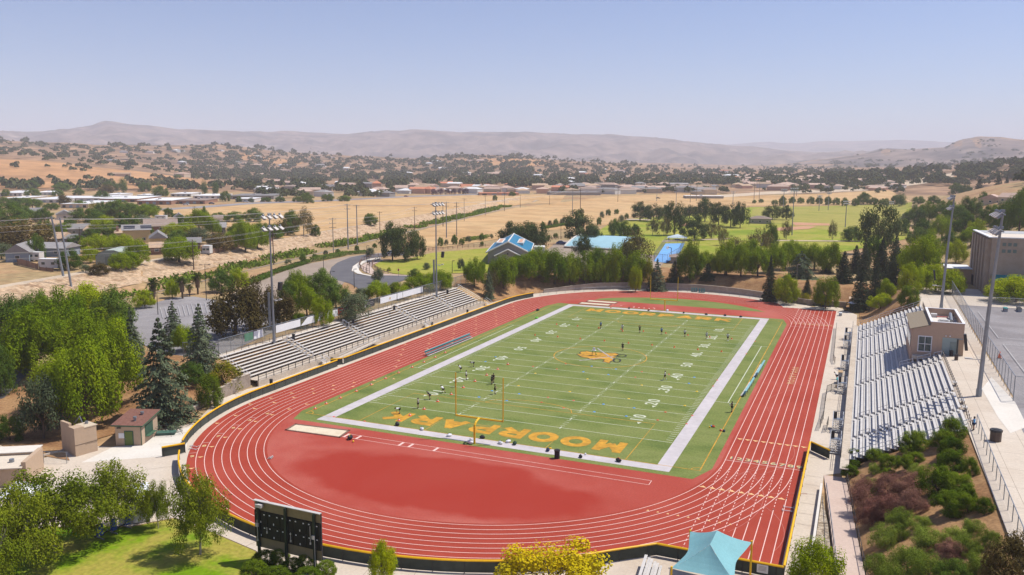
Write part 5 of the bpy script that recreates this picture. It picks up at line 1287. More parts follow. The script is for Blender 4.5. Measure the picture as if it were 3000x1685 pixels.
kind('columnar', [crown_blob(35, L_mid, 40, 120, .22, .40, .52, .15, .04, 0, -.9, .5, .4, zmin=0.04)], [trunk_mesh(35, M_bark, .7, .02, 3, .1, 1)])
kind('yellowbush', [crown_blob(36, mat_leaf('leaf_yellow_green', (.16,.17,.006), (.24,.20,.010)), 30, 150, .40, .36, .42, .14, .036, 0, -.4, .55, .5, zmin=0.03)], [trunk_mesh(36, M_bark, .4, .02, 5, .2, 1)])
_pc = palm_meshes(40); KINDS['palm'] = ([_pc[0]], [_pc[1]])
kind('flower', [crown_blob(37, mat_leaf('leaf_purple_bloom', (.10,.055,.08), (.16,.09,.11), trans=.15), 30, 140, .37, .33, .55, .13, .04, 0, -.6, .5, .4, zmin=0.1)], [trunk_mesh(37, M_bark, .5, .02, 5, .2, 1)])
TREES = []
def plant(kd, p, h, wd, label, cat='tree', group=None, name=None, rz=None):
    cs, ts = KINDS[kd]; i = len(TREES)
    t = thing(name or {'palm': 'palm_tree', 'pine': 'pine_tree', 'cedar': 'cedar_tree', 'spruce': 'conifer_tree', 'weeping': 'cedar_tree', 'euc': 'eucalyptus_tree', 'pepper': 'pepper_tree'}.get(kd, 'tree' if cat == 'tree' else 'shrub'), label, cat, (p[0], p[1], p[2]-.05), rnd.uniform(0, 6.28) if rz is None else rz, group)
    t.scale = (wd, wd*rnd.uniform(.9, 1.1), h)
    c = bpy.data.objects.new('crown', cs[i % len(cs)]); COL.objects.link(c); c.parent = t
    k = bpy.data.objects.new('trunk', ts[i % len(ts)]); COL.objects.link(k); k.parent = t
    TREES.append(t); return t
def plant_px(kd, bx, by, ty, wpx, label, cat='tree', group=None, z=None, name=None):
    """base at photo pixel (bx, by) on the ground, top at row ty, wpx photo pixels wide"""
    p = at(bx, by, z) if z is not None else gat(bx, by)
    if z is not None: p = Vector((p.x, p.y, z))
    h = z_at(p.x, p.y, ty)-p.z
    return plant(kd, p, max(.3, h), wpx/pxm(p.x, p.y)*(1.2 if kd == 'pine' else 1.0), label, cat, group, name)
# ---- trees and shrubs close to the stadium (base px, base py, top py, width px, kind, label)
G1 = 'pepper trees in the row behind the far bend'
near = [
 # entry lawn, foreground
 ('jac',40,1700,1425,250,'dense green tree at the left picture edge beside the white tent'),
 ('jac',160,1625,1370,330,'broad leafy tree in front of the white tent on the lawn'),
 ('jac',330,1560,1352,235,'bright leafy tree in front of the white container'),
 ('jac',464,1548,1408,88,'slender young tree right of the white container'),
 ('jac',586,1624,1372,205,'open crowned tree alone on the lawn near the fence'),
 ('jac',-30,1760,1480,240,'low leafy tree at the bottom left corner of the lawn'),
 ('bright',1122,1712,1582,96,'small yellow green tree with a few purple flowers, right of the scoreboard'),
 ('yellow',1610,1760,1586,330,'large golden yellow tree in front of the near fence'),
 ('bright',2385,1760,1578,175,'bright green tree at the bottom right between fence and ramp'),
 # left of the hut
 ('olive',128,1285,1098,150,'grey green tree on the dirt left of the block building'),
 ('mid',30,1290,1215,95,'low dark bush by the road at the left edge',),
 ('pepper',255,1255,985,200,'tall weeping pepper tree behind the block building'),
 ('pepper',330,1190,940,190,'dense dark pepper tree behind the hut'),
 ('pepper',200,1190,1020,190,'big pepper tree left of the tall weeping one'),
 ('cedar',480,1235,940,215,'largest blue grey cedar behind the hut'),
 ('cedar',590,1085,895,120,'slim cedar against the tall fence near the bleachers end'),
 ('cedar',392,1100,905,100,'grey cedar left of the parking lot'),
 ('cedar',510,1010,885,85,'brownish young cedar at the corner of the parking lot'),
 ('yellowbush',660,1140,1055,110,'yellow green bush at the near end of the left bleachers'),
 ('shrub',615,1190,1095,85,'dark green bush between cedar and block wall'),
 ('mid',560,1120,1060,80,'green bush below the slim cedar'),
 ('pepper',545,1030,950,90,'bright green tree between cedar and parking lot'),
 ('mid',0,1160,1010,95,'dark tree cut by the left picture edge above the road'),
 ('pepper',100,1100,900,200,'large green tree in the left grove, nearest the road'),
 ('mid',30,1010,865,160,'dark green tree at the left edge of the grove'),
 ('pepper',170,1010,845,190,'broad green tree in the middle of the left grove'),
 ('bright',265,960,826,180,'tall bright tree at the top of the left grove'),
 ('mid',330,985,838,120,'dark green tree at the right side of the left grove'),
 ('pepper',260,1075,905,190,'yellow green tree in the lower middle of the left grove'),
 ('pepper',345,1080,920,150,'yellow green tree right beside the grey cedar'),
 ('mid',110,970,848,120,'blue green tree at the top left of the grove'),
 ('mid',60,1090,940,110,'shaded green tree low in the left grove'),
 # palms and trees around the parking lot
 ('palm',452,893,812,55,'leftmost palm by the parking lot'),('palm',535,875,810,60,'middle palm by the parking lot'),('palm',580,862,796,60,'tallest palm by the parking lot'),('palm',556,868,832,36,'short palm between two taller ones'),
 ('bright',505,872,818,50,'round bright bush between the first two palms'),('bright',425,902,848,62,'green bush left of the palms with a yellow tree before it'),
 ('brown',690,985,825,175,'large brown leaved tree behind the near floodlight tower'),('brown',760,960,812,120,'second brown tree beside the near floodlight tower'),('brown',830,960,850,95,'brownish olive tree right of the tower'),
 ('mid',650,855,790,85,'green tree behind the brown trees'),('bright',700,850,785,60,'bright green tree behind the brown ones by the gravel'),
 ('pepper',875,880,790,95,'bright green tree left of the road curve'),('mid',945,880,785,110,'grey green tree by the road curve'),('pepper',900,925,830,80,'green tree with dark shade below it'),
 ('mid',985,905,830,90,'dark green tree at the crossing corner'),('mid',840,900,825,60,'small green tree left of the curve group'),
 ('bright',943,958,868,72,'round bright tree just behind the red banner'),('olive',1040,940,855,120,'pale olive tree behind the tan and black banners'),
 ('pepper',1105,880,822,90,'green tree behind the white banners'),('bright',1165,875,825,85,'bright green tree behind the long white banner'),('bright',1228,855,800,95,'yellow green tree by the far floodlight tower'),('pepper',1290,850,790,90,'green tree right of the far floodlight tower'),
 ('olive',1108,830,785,42,'small grey tree beside the stop crossing'),('olive',1060,880,842,60,'olive bush near the crossing'),('mid',1215,820,786,45,'round dark bush on the lawn edge'),('shrub',880,960,915,60,'bush behind the white banner row'),
 # park lawn
 ('pine',1150,764,648,80,'tall dark pine on the park lawn, left of a trio'),('pine',1187,765,665,85,'round dark pine in the middle of the lawn trio'),('pine',1222,760,690,55,'smaller leaning pine at the right of the lawn trio'),
 ('olive',1250,790,768,28,'small round young tree on the park lawn'),('olive',1350,793,755,28,'small staked tree right on the park lawn'),('bright',1140,795,782,14,'tiny yellow sapling at the lawn corner'),
 ('pine',1500,728,648,85,'dark pine cluster tree left behind the blue roof'),('pine',1540,735,648,80,'dark pine tree in the middle behind the blue roof'),('pine',1572,735,650,70,'dark pine tree right behind the blue roof'),
 ('pine',1695,715,612,95,'big dark pine between the blue roof and the curved roof'),('pine',1735,720,655,55,'smaller pine beside the curved roof'),('pine',1708,762,685,58,'feathery pine in front of the curved pale roof'),
 ('pine',1875,647,590,56,'spreading dark tree alone at the park edge'),('pine',1915,650,596,50,'dark tree right of the spreading one in the park'),('pine',1975,690,588,58,'tall thin trunk pine in the park centre'),
 ('pine',1950,640,600,40,'dim pine between two taller park pines'),('pine',2020,640,600,50,'pine left of the dark park stand'),('pine',2065,650,578,60,'tallest pine of the dark park stand'),('pine',2105,660,592,50,'pine in the middle of the dark park stand'),('pine',2140,665,595,50,'straight pine of the dark park stand'),('pine',2168,668,590,48,'pine at the right end of the dark park stand'),
 ('pine',2035,704,632,68,'leaning dark tree right of the shade pavilion'),('euc',2085,700,645,50,'grey green tree right of the leaning one'),('euc',1912,690,635,42,'grey tree on the lawn before the tall trunk pine'),('euc',1945,692,630,36,'thin grey eucalyptus next to the tall trunk pine'),
 ('euc',1865,805,665,120,'tall yellowish eucalyptus left of the blue court'),('euc',1830,800,700,90,'lower eucalyptus at the end of the curved roof'),('mid',1800,690,640,42,'dark round tree at the parking edge'),('mid',1830,700,645,40,'second dark tree at the parking edge'),('mid',1860,690,655,30,'small dark tree near the parking edge'),('pine',1840,688,662,40,'low bush before the parking edge'),
 ('euc',2120,720,660,40,'slim eucalyptus at the lawn edge behind the bright trees'),('mid',2000,690,668,22,'small conifer shaped tree by the pavilion'),
 # far bend tree row (left to right)
 ('pepper',1390,838,755,75,G1),('pepper',1475,860,748,100,G1),('pepper',1550,826,735,100,G1),('pepper',1585,832,720,90,G1),('pepper',1625,822,728,95,G1),('pepper',1668,820,740,75,G1),('pepper',1712,815,735,80,G1),('mid',1760,810,728,70,G1),('pepper',1770,820,745,65,G1),
 ('pepper',1800,812,712,75,G1),('pepper',1865,820,735,95,G1),('yellowbush',1900,818,755,45,'yellowish young tree in the row behind the far bend'),('bright',1862,826,778,42,'small bright tree at the front of the far row'),('cedar',1925,822,760,65,'drooping grey cedar in the row behind the far bend'),
 ('spruce',1975,840,765,55,'short dark conifer right of the far goalpost'),('pepper',2022,818,700,85,G1),('spruce',2072,842,772,50,'dark conifer beside the teal machines'),('pepper',2075,810,735,80,G1),('pepper',2128,815,702,90,G1),('pepper',2122,842,758,60,G1),
 ('pepper',2170,810,712,80,G1),('pepper',2220,810,722,85,G1),('pepper',2262,800,715,80,G1),('euc',2150,760,690,85,G1),('euc',2230,745,668,85,G1),('mid',2255,735,650,52,'round dark green tree at the ballfield corner'),('pepper',2300,790,708,80,G1),('pepper',2345,785,712,70,G1),('pepper',2385,790,712,75,G1),('pepper',2430,800,708,85,G1),('euc',1445,835,790,45,'grey sapling between the first two pepper trees'),('cedar',1432,848,785,42,'slim grey conifer at the far end of the tall fence'),
 ('pepper',1510,800,752,80,G1),('mid',1520,795,745,60,G1),('pepper',1745,800,722,60,G1),('pepper',2195,775,700,80,G1),('pepper',2320,760,702,70,G1),
 # far right corner
 ('spruce',2255,850,752,55,'dark slim conifer right of the far row'),('weeping',2345,815,738,95,'broad weeping blue cedar in the corner'),('bright',2305,862,802,88,'round bright tree left of the slim lamp post'),('bright',2420,872,808,85,'bright spreading tree right of the slim lamp post'),('spruce',2365,848,812,32,'tiny conifer between two bright trees'),
 ('yellowbush',2317,884,853,34,'round clipped bush left at the block wall'),('yellowbush',2358,886,858,40,'round clipped bush right at the block wall'),('cedar',2395,862,840,30,'little silvery shrub under the bright trees'),
 ('spruce',2470,830,738,65,'brown green conifer above the corner shed'),('spruce',2518,912,790,78,'tall dark conifer right beside the shed'),('spruce',2565,880,765,60,'dark conifer behind the shed conifer'),('spruce',2530,820,715,62,'conifer in the middle of the right stand'),('spruce',2580,815,700,70,'tallest dark conifer of the right stand'),('spruce',2620,800,690,62,'brownish conifer at the top of the right stand'),('spruce',2505,800,720,55,'grey green conifer at the left of the right stand'),('spruce',2612,850,745,55,'greyish conifer lower in the right stand'),('spruce',2420,800,765,45,'short dark conifer beside the weeping cedar'),
 ('bright',2595,880,815,62,'small bright tree below the conifers'),('bright',2580,905,858,75,'bright low bush above the stand rail'),('shrub',2660,890,836,60,'dark bush beside the far tower'),
 ('pepper',2650,800,718,95,'green tree right of the conifers'),('bright',2690,830,690,120,'big bright tree before the gym'),('bright',2740,855,775,130,'large yellow green tree beside the far leaning tower'),('bright',2790,860,790,80,'yellow green tree beside the gym corner'),('bright',2665,860,770,80,'bright green tree between conifers and tower'),('pepper',2720,790,672,90,'green tree behind the big bright one'),
 ('bright',2800,770,700,75,'green tree at the left wall of the gym'),
 ('pine',2570,745,592,100,'huge round dark pine in front of the ballfield'),('mid',2495,707,661,64,'umbrella shaped dark tree on the ballfield lawn'),('euc',2439,705,644,30,'thin bare stemmed tree on the ballfield lawn'),('euc',2303,702,643,30,'thin brown leaved tree by the infield'),('pine',2262,644,600,54,'dark round tree beside the ballpark hut'),('pine',2304,645,600,34,'leaning pine right of the ballpark hut'),('mid',2560,790,690,70,'round green tree behind the conifers'),
 ('bright',2975,885,806,165,'bright shade tree on the paved upper court'),
]
rows = {}
for e in near:
    if e[5] == G1: rows.setdefault(G1, []).append(e[1])
srt = sorted(rows[G1])
for e in near:
    kd, bx, by, ty, wpx, lab = e[:6]
    if lab == G1:
        lab = nth(srt.index(bx))+' leafy tree from the left in the row behind the far bend'
    if e[5] == G1 and bx > 1500: by = min(by, 814)
    plant_px(kd, bx, by, ty, wpx, lab, group=G1 if e[5] == G1 else None)
# shrubs around the scoreboard
for i, (bx, by, ty, wp, lab) in enumerate(((775,1658,1612,80,'clipped round shrub under the left scoreboard post'),(745,1700,1640,85,'big clipped shrub at the left front of the scoreboard'),(820,1655,1606,62,'dark clipped shrub between the scoreboard posts'),(860,1680,1632,70,'clipped shrub right of the middle scoreboard post'),(898,1672,1620,60,'dark clipped shrub by the right scoreboard post'),(955,1692,1640,66,'clipped shrub right of the scoreboard'),(905,1715,1665,100,'clipped shrub in front of the right scoreboard post'),(810,1710,1660,90,'clipped shrub at the foot of the middle scoreboard post'))):
    plant_px('ball', bx, by, ty, wp, lab, 'shrub', 'clipped shrubs under the scoreboard', z=0)
# shrubs on the planted slope
def slope_at(px, py):
    z = 3.0
    for _ in range(25):
        p = at(px, py, z); xr = lin(sorted([(q[1], q[0]) for q in rr]), p.y); u = max(0, min(1, (p.x-xr)/(59.3-xr))); z += (slope_z(u, p.y)-z)*.6
    return Vector((p.x, p.y, slope_z(u, p.y)))
slope_list = [('shrub',2790,1285,1225,72,'dark round shrub at the top corner of the slope by the plaza fence'),('shrub',2680,1315,1262,85,'round shrub at the edge of the bleachers end rail'),('shrub',2762,1310,1262,66,'yellowish shrub just below the top corner shrub'),('shrub',2790,1335,1280,80,'olive shrub under the top corner of the slope'),
 ('shrub',2500,1345,1315,40,'small shrub at the lowest bench corner'),('shrub',2520,1340,1318,36,'small bush beside the lowest bench'),('shrub',2563,1345,1315,55,'low shrub along the bottom bleacher rail'),('shrub',2600,1365,1330,55,'shrub with thin stem under the bleacher rail'),('shrub',2665,1330,1300,55,'shrub left in the pair under the rail'),('shrub',2650,1380,1332,62,'broad shrub in the second row of the slope'),('shrub',2685,1352,1325,45,'small shrub right in the second row'),
 ('shrub',2785,1385,1318,92,'large shrub below the plaza fence'),('shrub',2840,1392,1340,50,'thin shrub by the plaza fence'),('shrub',2492,1395,1362,50,'round bush at the ramp top corner'),('shrub',2505,1368,1348,34,'little clipped bush above the round one'),('sage',2565,1385,1358,42,'tuft of green sage before the red bushes'),('shrub',2602,1395,1372,40,'small green bush above the red bushes'),('sage',2685,1390,1360,50,'yellow green sage above the dark shrubs'),
 ('shrub',2745,1450,1368,100,'biggest dark shrub in the middle of the slope'),('shrub',2800,1440,1385,90,'lighter half of the dark middle shrubs'),('shrub',2830,1465,1420,60,'shrub right under the dark middle shrubs'),('shrub',2790,1500,1438,105,'dark spreading shrub in the lower middle'),('shrub',2885,1500,1458,52,'round shrub alone near the plaza fence'),('shrub',2835,1500,1450,56,'shrub with open twigs next to the round one'),
 ('redbush',2535,1440,1395,80,'reddish bush beside the ramp, upper left'),('redbush',2600,1450,1390,100,'reddish bush in the upper middle of the red patch'),('redbush',2665,1445,1385,90,'reddish bush at the right of the red patch'),('redbush',2530,1490,1425,95,'reddish bush at the left edge of the red patch'),('redbush',2600,1510,1440,110,'reddish bush in the centre of the red patch'),('redbush',2670,1500,1435,90,'reddish bush beside the dark shrubs'),('redbush',2555,1535,1470,80,'reddish bush at the bottom of the red patch'),('sage',2555,1430,1400,50,'green tuft inside the red patch'),('sage',2570,1460,1425,40,'small green tuft lower in the red patch'),('sage',2632,1540,1490,80,'tall green sage below the red patch'),('sage',2700,1548,1512,70,'green sage right of the tall sage'),
 ('sage',2590,1600,1540,90,'grey green bush by the ramp railing'),('sage',2640,1575,1530,50,'slim sage beside the grey green bush'),('sage',2720,1600,1548,105,'bright green sage in the lower slope'),('sage',2800,1590,1545,80,'bright sage at the right of the lower slope'),('sage',2850,1560,1520,70,'bright sage below the plaza fence'),('redbush',2790,1630,1580,90,'pink flowering bush in the lower slope'),('sage',2840,1620,1570,80,'olive sage right of the pink bush'),('sage',2660,1670,1600,110,'large sage at the bottom of the slope'),('sage',2720,1700,1625,100,'bright sage at the bottom edge'),('mid',2790,1720,1640,100,'leafy green bush at the bottom edge'),('sage',2870,1690,1620,90,'olive bush right at the bottom edge'),('sage',2900,1600,1550,60,'dry twiggy bush low on the slope'),('brown',2960,1730,1565,150,'dark olive tree at the bottom right corner'),('sage',2575,1680,1620,80,'dry bush beside the lower ramp railing'),('sage',2610,1730,1650,90,'bush at the bottom beside the ramp')]
for kd, bx, by, ty, wp, lab in slope_list:
    p = slope_at(bx, by); h = max(.4, z_at(p.x, p.y, ty)-p.z)
    plant(kd, p, min(h, 7)*1.05, 1.12*wp/pxm(p.x, p.y), lab, 'tree' if kd == 'brown' else 'shrub', None if kd == 'brown' else 'shrubs on the slope beside the ramp')
# ================================================================ beyond the stadium: buildings, poles, street trees, town, far trees
ROOFS = {'grey': mat('roof_grey', (.25,.235,.23), .85, .12, .8, objvar=.2), 'tan': mat('roof_tan', (.42,.29,.19), .85, .12, .8, objvar=.15), 'brown': mat('roof_brown', (.26,.195,.16), .85, .12, .8, objvar=.2), 'red': mat('roof_terracotta', (.52,.20,.11), .85, .12, .6, objvar=.15), 'pink': mat('roof_pale_tile', (.47,.33,.26), .85, .1, .6, objvar=.12), 'white': mat('roof_white_town', (.70,.69,.68), .7, .06, .4, objvar=.06), 'blue': mat('roof_blue', (.015,.17,.30), .45, .08, 1), 'teal': M_teal2}
WALLS = {'cream': mat('wall_cream', (.52,.42,.31), .9, .06, .6, objvar=.15), 'white': mat('wall_white', (.60,.58,.55), .9, .05, .6, objvar=.08), 'blue': mat('wall_blue_grey', (.25,.30,.36), .9, .06, .6), 'yellow': mat('wall_yellow', (.55,.43,.22), .9, .05, .6), 'brown': mat('wall_brown', (.22,.13,.09), .9, .15, .8, objvar=.2), 'brick': mat('wall_brick', (.30,.16,.11), .9, .12, .8, objvar=.15), 'grey': mat('wall_grey', (.30,.275,.25), .9, .06, .6, objvar=.1), 'pink': mat('wall_salmon', (.52,.30,.21), .9, .06, .6, objvar=.1)}
def house(px, py, wpx, label, roof='grey', wall='cream', depth=10, h=2.8, rh=2.0, rz=None, parts=True, hip=False, cat='house', group=None, name='house', far=False, fwd=None, ridge_along=True):
    p = (gat_far(px, py) if far else gat(px, py))
    if p is None: return None
    w_ = wpx/pxm(p.x, p.y)
    a = YAW*-1+math.atan2(px-1500, FPX)*-1 if rz is None else rz
    t = thing(name, label, cat, p, a, group)
    b = MB(); b.prism([(-w_/2,0),(w_/2,0),(w_/2,depth),(-w_/2,depth)], -1.0, h); e = .5
    if not parts: b.k = 1; r = b
    else: b.build('wall', WALLS[wall], t); r = MB()
    if ridge_along:
        k = min(depth/2, w_/2-.3) if hip else 0
        c = [(-w_/2-e,-e,h),(w_/2+e,-e,h),(w_/2+e,depth+e,h),(-w_/2-e,depth+e,h)]; A, B = (-w_/2-e+k+(e if hip else 0), depth/2, h+rh), (w_/2+e-k-(e if hip else 0), depth/2, h+rh)
        r.face([c[0],c[1],B,A]); r.face([c[2],c[3],A,B]); r.face([c[1],c[2],B]); r.face([c[3],c[0],A])
    else:
        c = [(-w_/2-e,-e,h),(w_/2+e,-e,h),(w_/2+e,depth+e,h),(-w_/2-e,depth+e,h)]; A, B = (0,-e,h+rh), (0,depth+e,h+rh)
        r.face([c[1],c[2],B,A]); r.face([c[3],c[0],A,B]); r.face([c[0],c[1],A]); r.face([c[2],c[3],B])
    if not parts: r.build('house_body', [WALLS[wall], ROOFS[roof]], t); return t
    r.build('roof', ROOFS[roof], t)
    n = max(1, int(w_/4))
    for k in range(n):
        x = -w_/2+w_*(k+.5)/n; g = MB(); g.box((x,-.04,1.5), (1.4,.08,1.1)); f = g.build('window', WALLS['white'], t); q = MB(); q.box((x,-.09,1.5), (1.15,.04,.85)); q.build('pane', M_glass, f)
    return t
house(52,768,62,'grey roofed blue house at the left edge beyond the rubble bank','grey','blue',16,3.0,2.6,rz=R(38),ridge_along=False)
house(140,752,100,'long low grey roofed house wing behind the dry yard','grey','blue',9,2.8,1.6,rz=R(18))
house(146,722,58,'tan roofed house by a palm, left of the steel poles','tan','grey',11,2.9,2.0,rz=R(25))
house(98,634,50,'grey roofed house left of the dark round tree','grey','white',12,2.8,2.0); house(190,644,42,'pale blue grey gable house behind the steel pole tops','grey','white',12,2.8,2.4,ridge_along=False)
house(236,690,66,'long grey roofed house right of the steel poles','grey','grey',11,2.8,2.0); house(262,694,26,'small tan hip roof house under the tall cypress tree','tan','cream',9,2.8,2.0,hip=True); house(168,676,30,'orange tan roof between the steel poles','tan','cream',11,2.8,2.2)
house(370,704,56,'tan roofed house with brick chimney left of the yellow house','tan','cream',12,3.0,2.2,hip=True); house(402,712,74,'two storey yellow house with dark solar panels','grey','yellow',11,5.0,1.8); house(465,724,44,'yellow gable house with white trim','grey','yellow',13,3.2,2.4,ridge_along=False)
house(472,680,88,'large brown roofed house with a white camper behind it','brown','brown',14,2.8,2.8); house(460,746,34,'rust brown open shed by the spreading tree','tan','brown',8,2.4,1.6); house(650,688,22,'grey roofed house between two dark trees','grey','grey',10,3.2,2.0); house(570,736,34,'grey roofed house behind the brown utility pole','grey','brown',9,3.0,1.6); house(640,656,24,'pale roof peeking out behind the tall bushy trees','brown','white',9,2.8,1.6); house(525,650,26,'small dark gable shed at the edge of the golden field','grey','white',8,2.5,2.2,ridge_along=False)
house(30,700,44,'pale house half hidden by the brown spreading tree','tan','cream',10,2.8,1.8); house(100,735,40,'small pale roof behind the long grey roofed house','tan','cream',9,2.6,1.4); house(222,640,30,'small house under the dark round tree','brown','cream',9,2.8,1.8); house(210,720,30,'low house right of the steel pole','grey','white',8,2.7,1.4)
for o in list(bpy.data.objects):
    if o.get('label') == 'two storey yellow house with dark solar panels':
        for x in (-4.5, 1.5): q = MB(); q.face([(x,1.2,5.55),(x+4,1.2,5.55),(x+4,4.2,6.5),(x,4.2,6.5)]); q.build('solar_panel', mat('solar', (.02,.02,.028), .3), o)
    if o.get('label') == 'tan roofed house with brick chimney left of the yellow house': q = MB(); q.box((-3,1.5,4.4), (.9,.9,2.6)); q.build('chimney', WALLS['brick'], o)
def barn():
    p = gat(324, 777); t = thing('storage_shed', 'rounded grey green metal shed beside the bright bushes', 'shed', p, R(28)); w_ = 8.5; L_ = 12
    pr = [(-w_/2,0),(-w_/2,2.6),(-w_*.36,3.9),(-w_*.15,4.5),(w_*.15,4.5),(w_*.36,3.9),(w_/2,2.6),(w_/2,0)]
    b = MB(); 
    for a, c in zip(pr[1:6], pr[2:7]): b.face([(a[0]*1.03,-.2,a[1]+.05),(c[0]*1.03,-.2,c[1]+.05),(c[0]*1.03,L_+.2,c[1]+.05),(a[0]*1.03,L_+.2,a[1]+.05)])
    b.build('roof', mat('shed_roof', (.36,.40,.35), .7, .1), t); b = MB(); b.face([(x,0,z) for x,z in pr]); b.face([(x,L_,z) for x,z in reversed(pr)])
    for s_ in (-1,1): b.face([(s_*w_/2,0,0),(s_*w_/2,L_,0),(s_*w_/2,L_,2.6),(s_*w_/2,0,2.6)])
    b.build('wall', mat('shed_wall', (.27,.31,.28), .7, .12), t); b = MB(); b.box((0,-.05,1.3), (3,.08,2.6)); b.build('door', mat('shed_door', (.20,.23,.21), .7), t)
barn()
def trailer(px, py, wpx, label, h=2.6, rz=R(20)):
    p = gat(px, py); w_ = wpx/pxm(p.x, p.y); t = thing('trailer', label, 'trailer', p, rz, 'white trailers'); b = MB(); b.box((0,1.2,h/2+.4), (w_,2.5,h)); b.build('body', WALLS['white'], t); b = MB(); b.box((0,1.2,h+.45), (w_+.1,2.6,.12)); b.build('roof', ROOFS['white'], t)
    for x in (-.25,.25): b = MB(); b.box((x*w_,-.08,1.8), (1.0,.04,.7)); b.build('window', M_glass, t)
    for x in (-.2,.2): b = MB(); b.tube((x*w_,0,.35),(x*w_,.25,.35), .35, n=10); b.build('wheel', M_dark, t)
trailer(142,790,58,'long white trailer beside the wooden fence on the dry yard'); trailer(604,746,22,'small white trailer by the fence along the levee'); trailer(470,648,32,'white camper parked behind the brown roof'); trailer(100,766,34,'white trailer under the blue house gable',2.4)
def wood_fence(pts, label, h=1.8, m=None):
    t = thing('wooden_fence', label, 'fence', gat(*pts[0]), 0); o = t.location.copy(); P = [gat(*p)-o for p in pts]; b = MB()
    for a, c in zip(P, P[1:]):
        n = max(1, int((c-a).length/2.4))
        for k in range(n): q0, q1 = a.lerp(c, k/n), a.lerp(c, (k+1)/n-.02/n); hh = h+rnd.uniform(-.12,.12); b.face([q0, q1, q1+Vector((0,0,hh)), q0+Vector((0,0,hh))])
    b.build('boards', m or WALLS['brown'], t)
    for a in P: b = MB(); b.tube(a, a+Vector((0,0,h+.15)), .09, n=5); b.build('post', M_bark, t)
wood_fence([(48,762),(52,776),(80,782),(112,790)], 'brown board fence round the blue house yard'); wood_fence([(116,792),(136,795),(156,797)], 'broken brown rail fence before the white trailer', 1.1)
wood_fence([(610,746),(640,741),(680,732),(722,724),(760,716),(800,708)], 'brown plank fence along the top of the rubble bank', 1.7); wood_fence([(590,738),(608,747)], 'short fence end by the small trailer')
# ---- warehouses and shops
def flat_building(px0, px1, pyb, pyt, depth, wall, roof, label, cat='warehouse', group=None, bays=0, name='warehouse', par=.25):
    a, c = gat(px0, pyb), gat(px1, pyb); c.z = a.z; u = (c-a); L_ = u.length; h = z_at(a.x, a.y, pyt)-a.z
    t = thing(name, label, cat, a, math.atan2(u.y, u.x), group); h = max(2.5, h); b = MB(); b.prism([(0,0),(L_,0),(L_,depth),(0,depth)], -1, h); b.build('wall', WALLS[wall], t)
    b = MB(); b.prism([(-.3,-.3),(L_+.3,-.3),(L_+.3,depth+.3),(-.3,depth+.3)], h, h+par); b.build('roof', ROOFS[roof], t)
    b = MB(); k = 0
    for i in range(bays): b = MB(); x = L_*(i+.5)/bays; b.box((x,-.06,h*.42), (L_/bays*.45,.1,h*.6)); b.build('bay_door', M_dark if i % 3 == 0 else WALLS['blue'], t)
    for i in range(max(1, int(L_/22))): b = MB(); b.box((L_*(i+.5)/max(1, int(L_/22))+rnd.uniform(-3,3), depth*rnd.uniform(.3,.7), h+par+.5), (2.4,2.0,1.0)); b.build('roof_unit', M_alud, t)
    return t
WG = 'white roofed warehouses'
for a in ((0,64,575,566,114,'white','white','white warehouse at the far left edge below the orange hill'),(112,165,572,564,45,'white','white','white warehouse behind the dark round trees, left'),(0,60,590,582,49,'cream','white','cream fronted warehouse at the left edge'),(79,180,594,586,76,'white','white','long white warehouse left of the brown shade tree'),(178,258,610,598,57,'cream','white','tan fronted warehouse with dark loading doors'),(207,292,590,582,68,'white','white','wide white roofed warehouse in the middle'),(292,402,592,583,64,'brick','white','brick fronted white roofed warehouse by the blue doors'),(402,502,600,588,57,'brick','white','brick warehouse with blue panels beside the road'),(500,560,576,568,41,'white','white','white shed behind the brick warehouse'),(520,600,598,588,41,'brick','brown','low brown shop block by the golden field'),(566,648,582,575,49,'white','white','white roofed row behind the palm'),(674,802,584,574,57,'grey','grey','long grey shed at the right end of the warehouses'),(690,745,592,583,30,'white','white','pale shop with hipped front at the road'),(300,350,578,571,38,'white','white','small white block right of the tall cypress'),(402,440,580,572,34,'blue','white','blue walled warehouse behind the trees')):
    flat_building(*a, group=WG, bays=rnd.choice((3,4,5)))
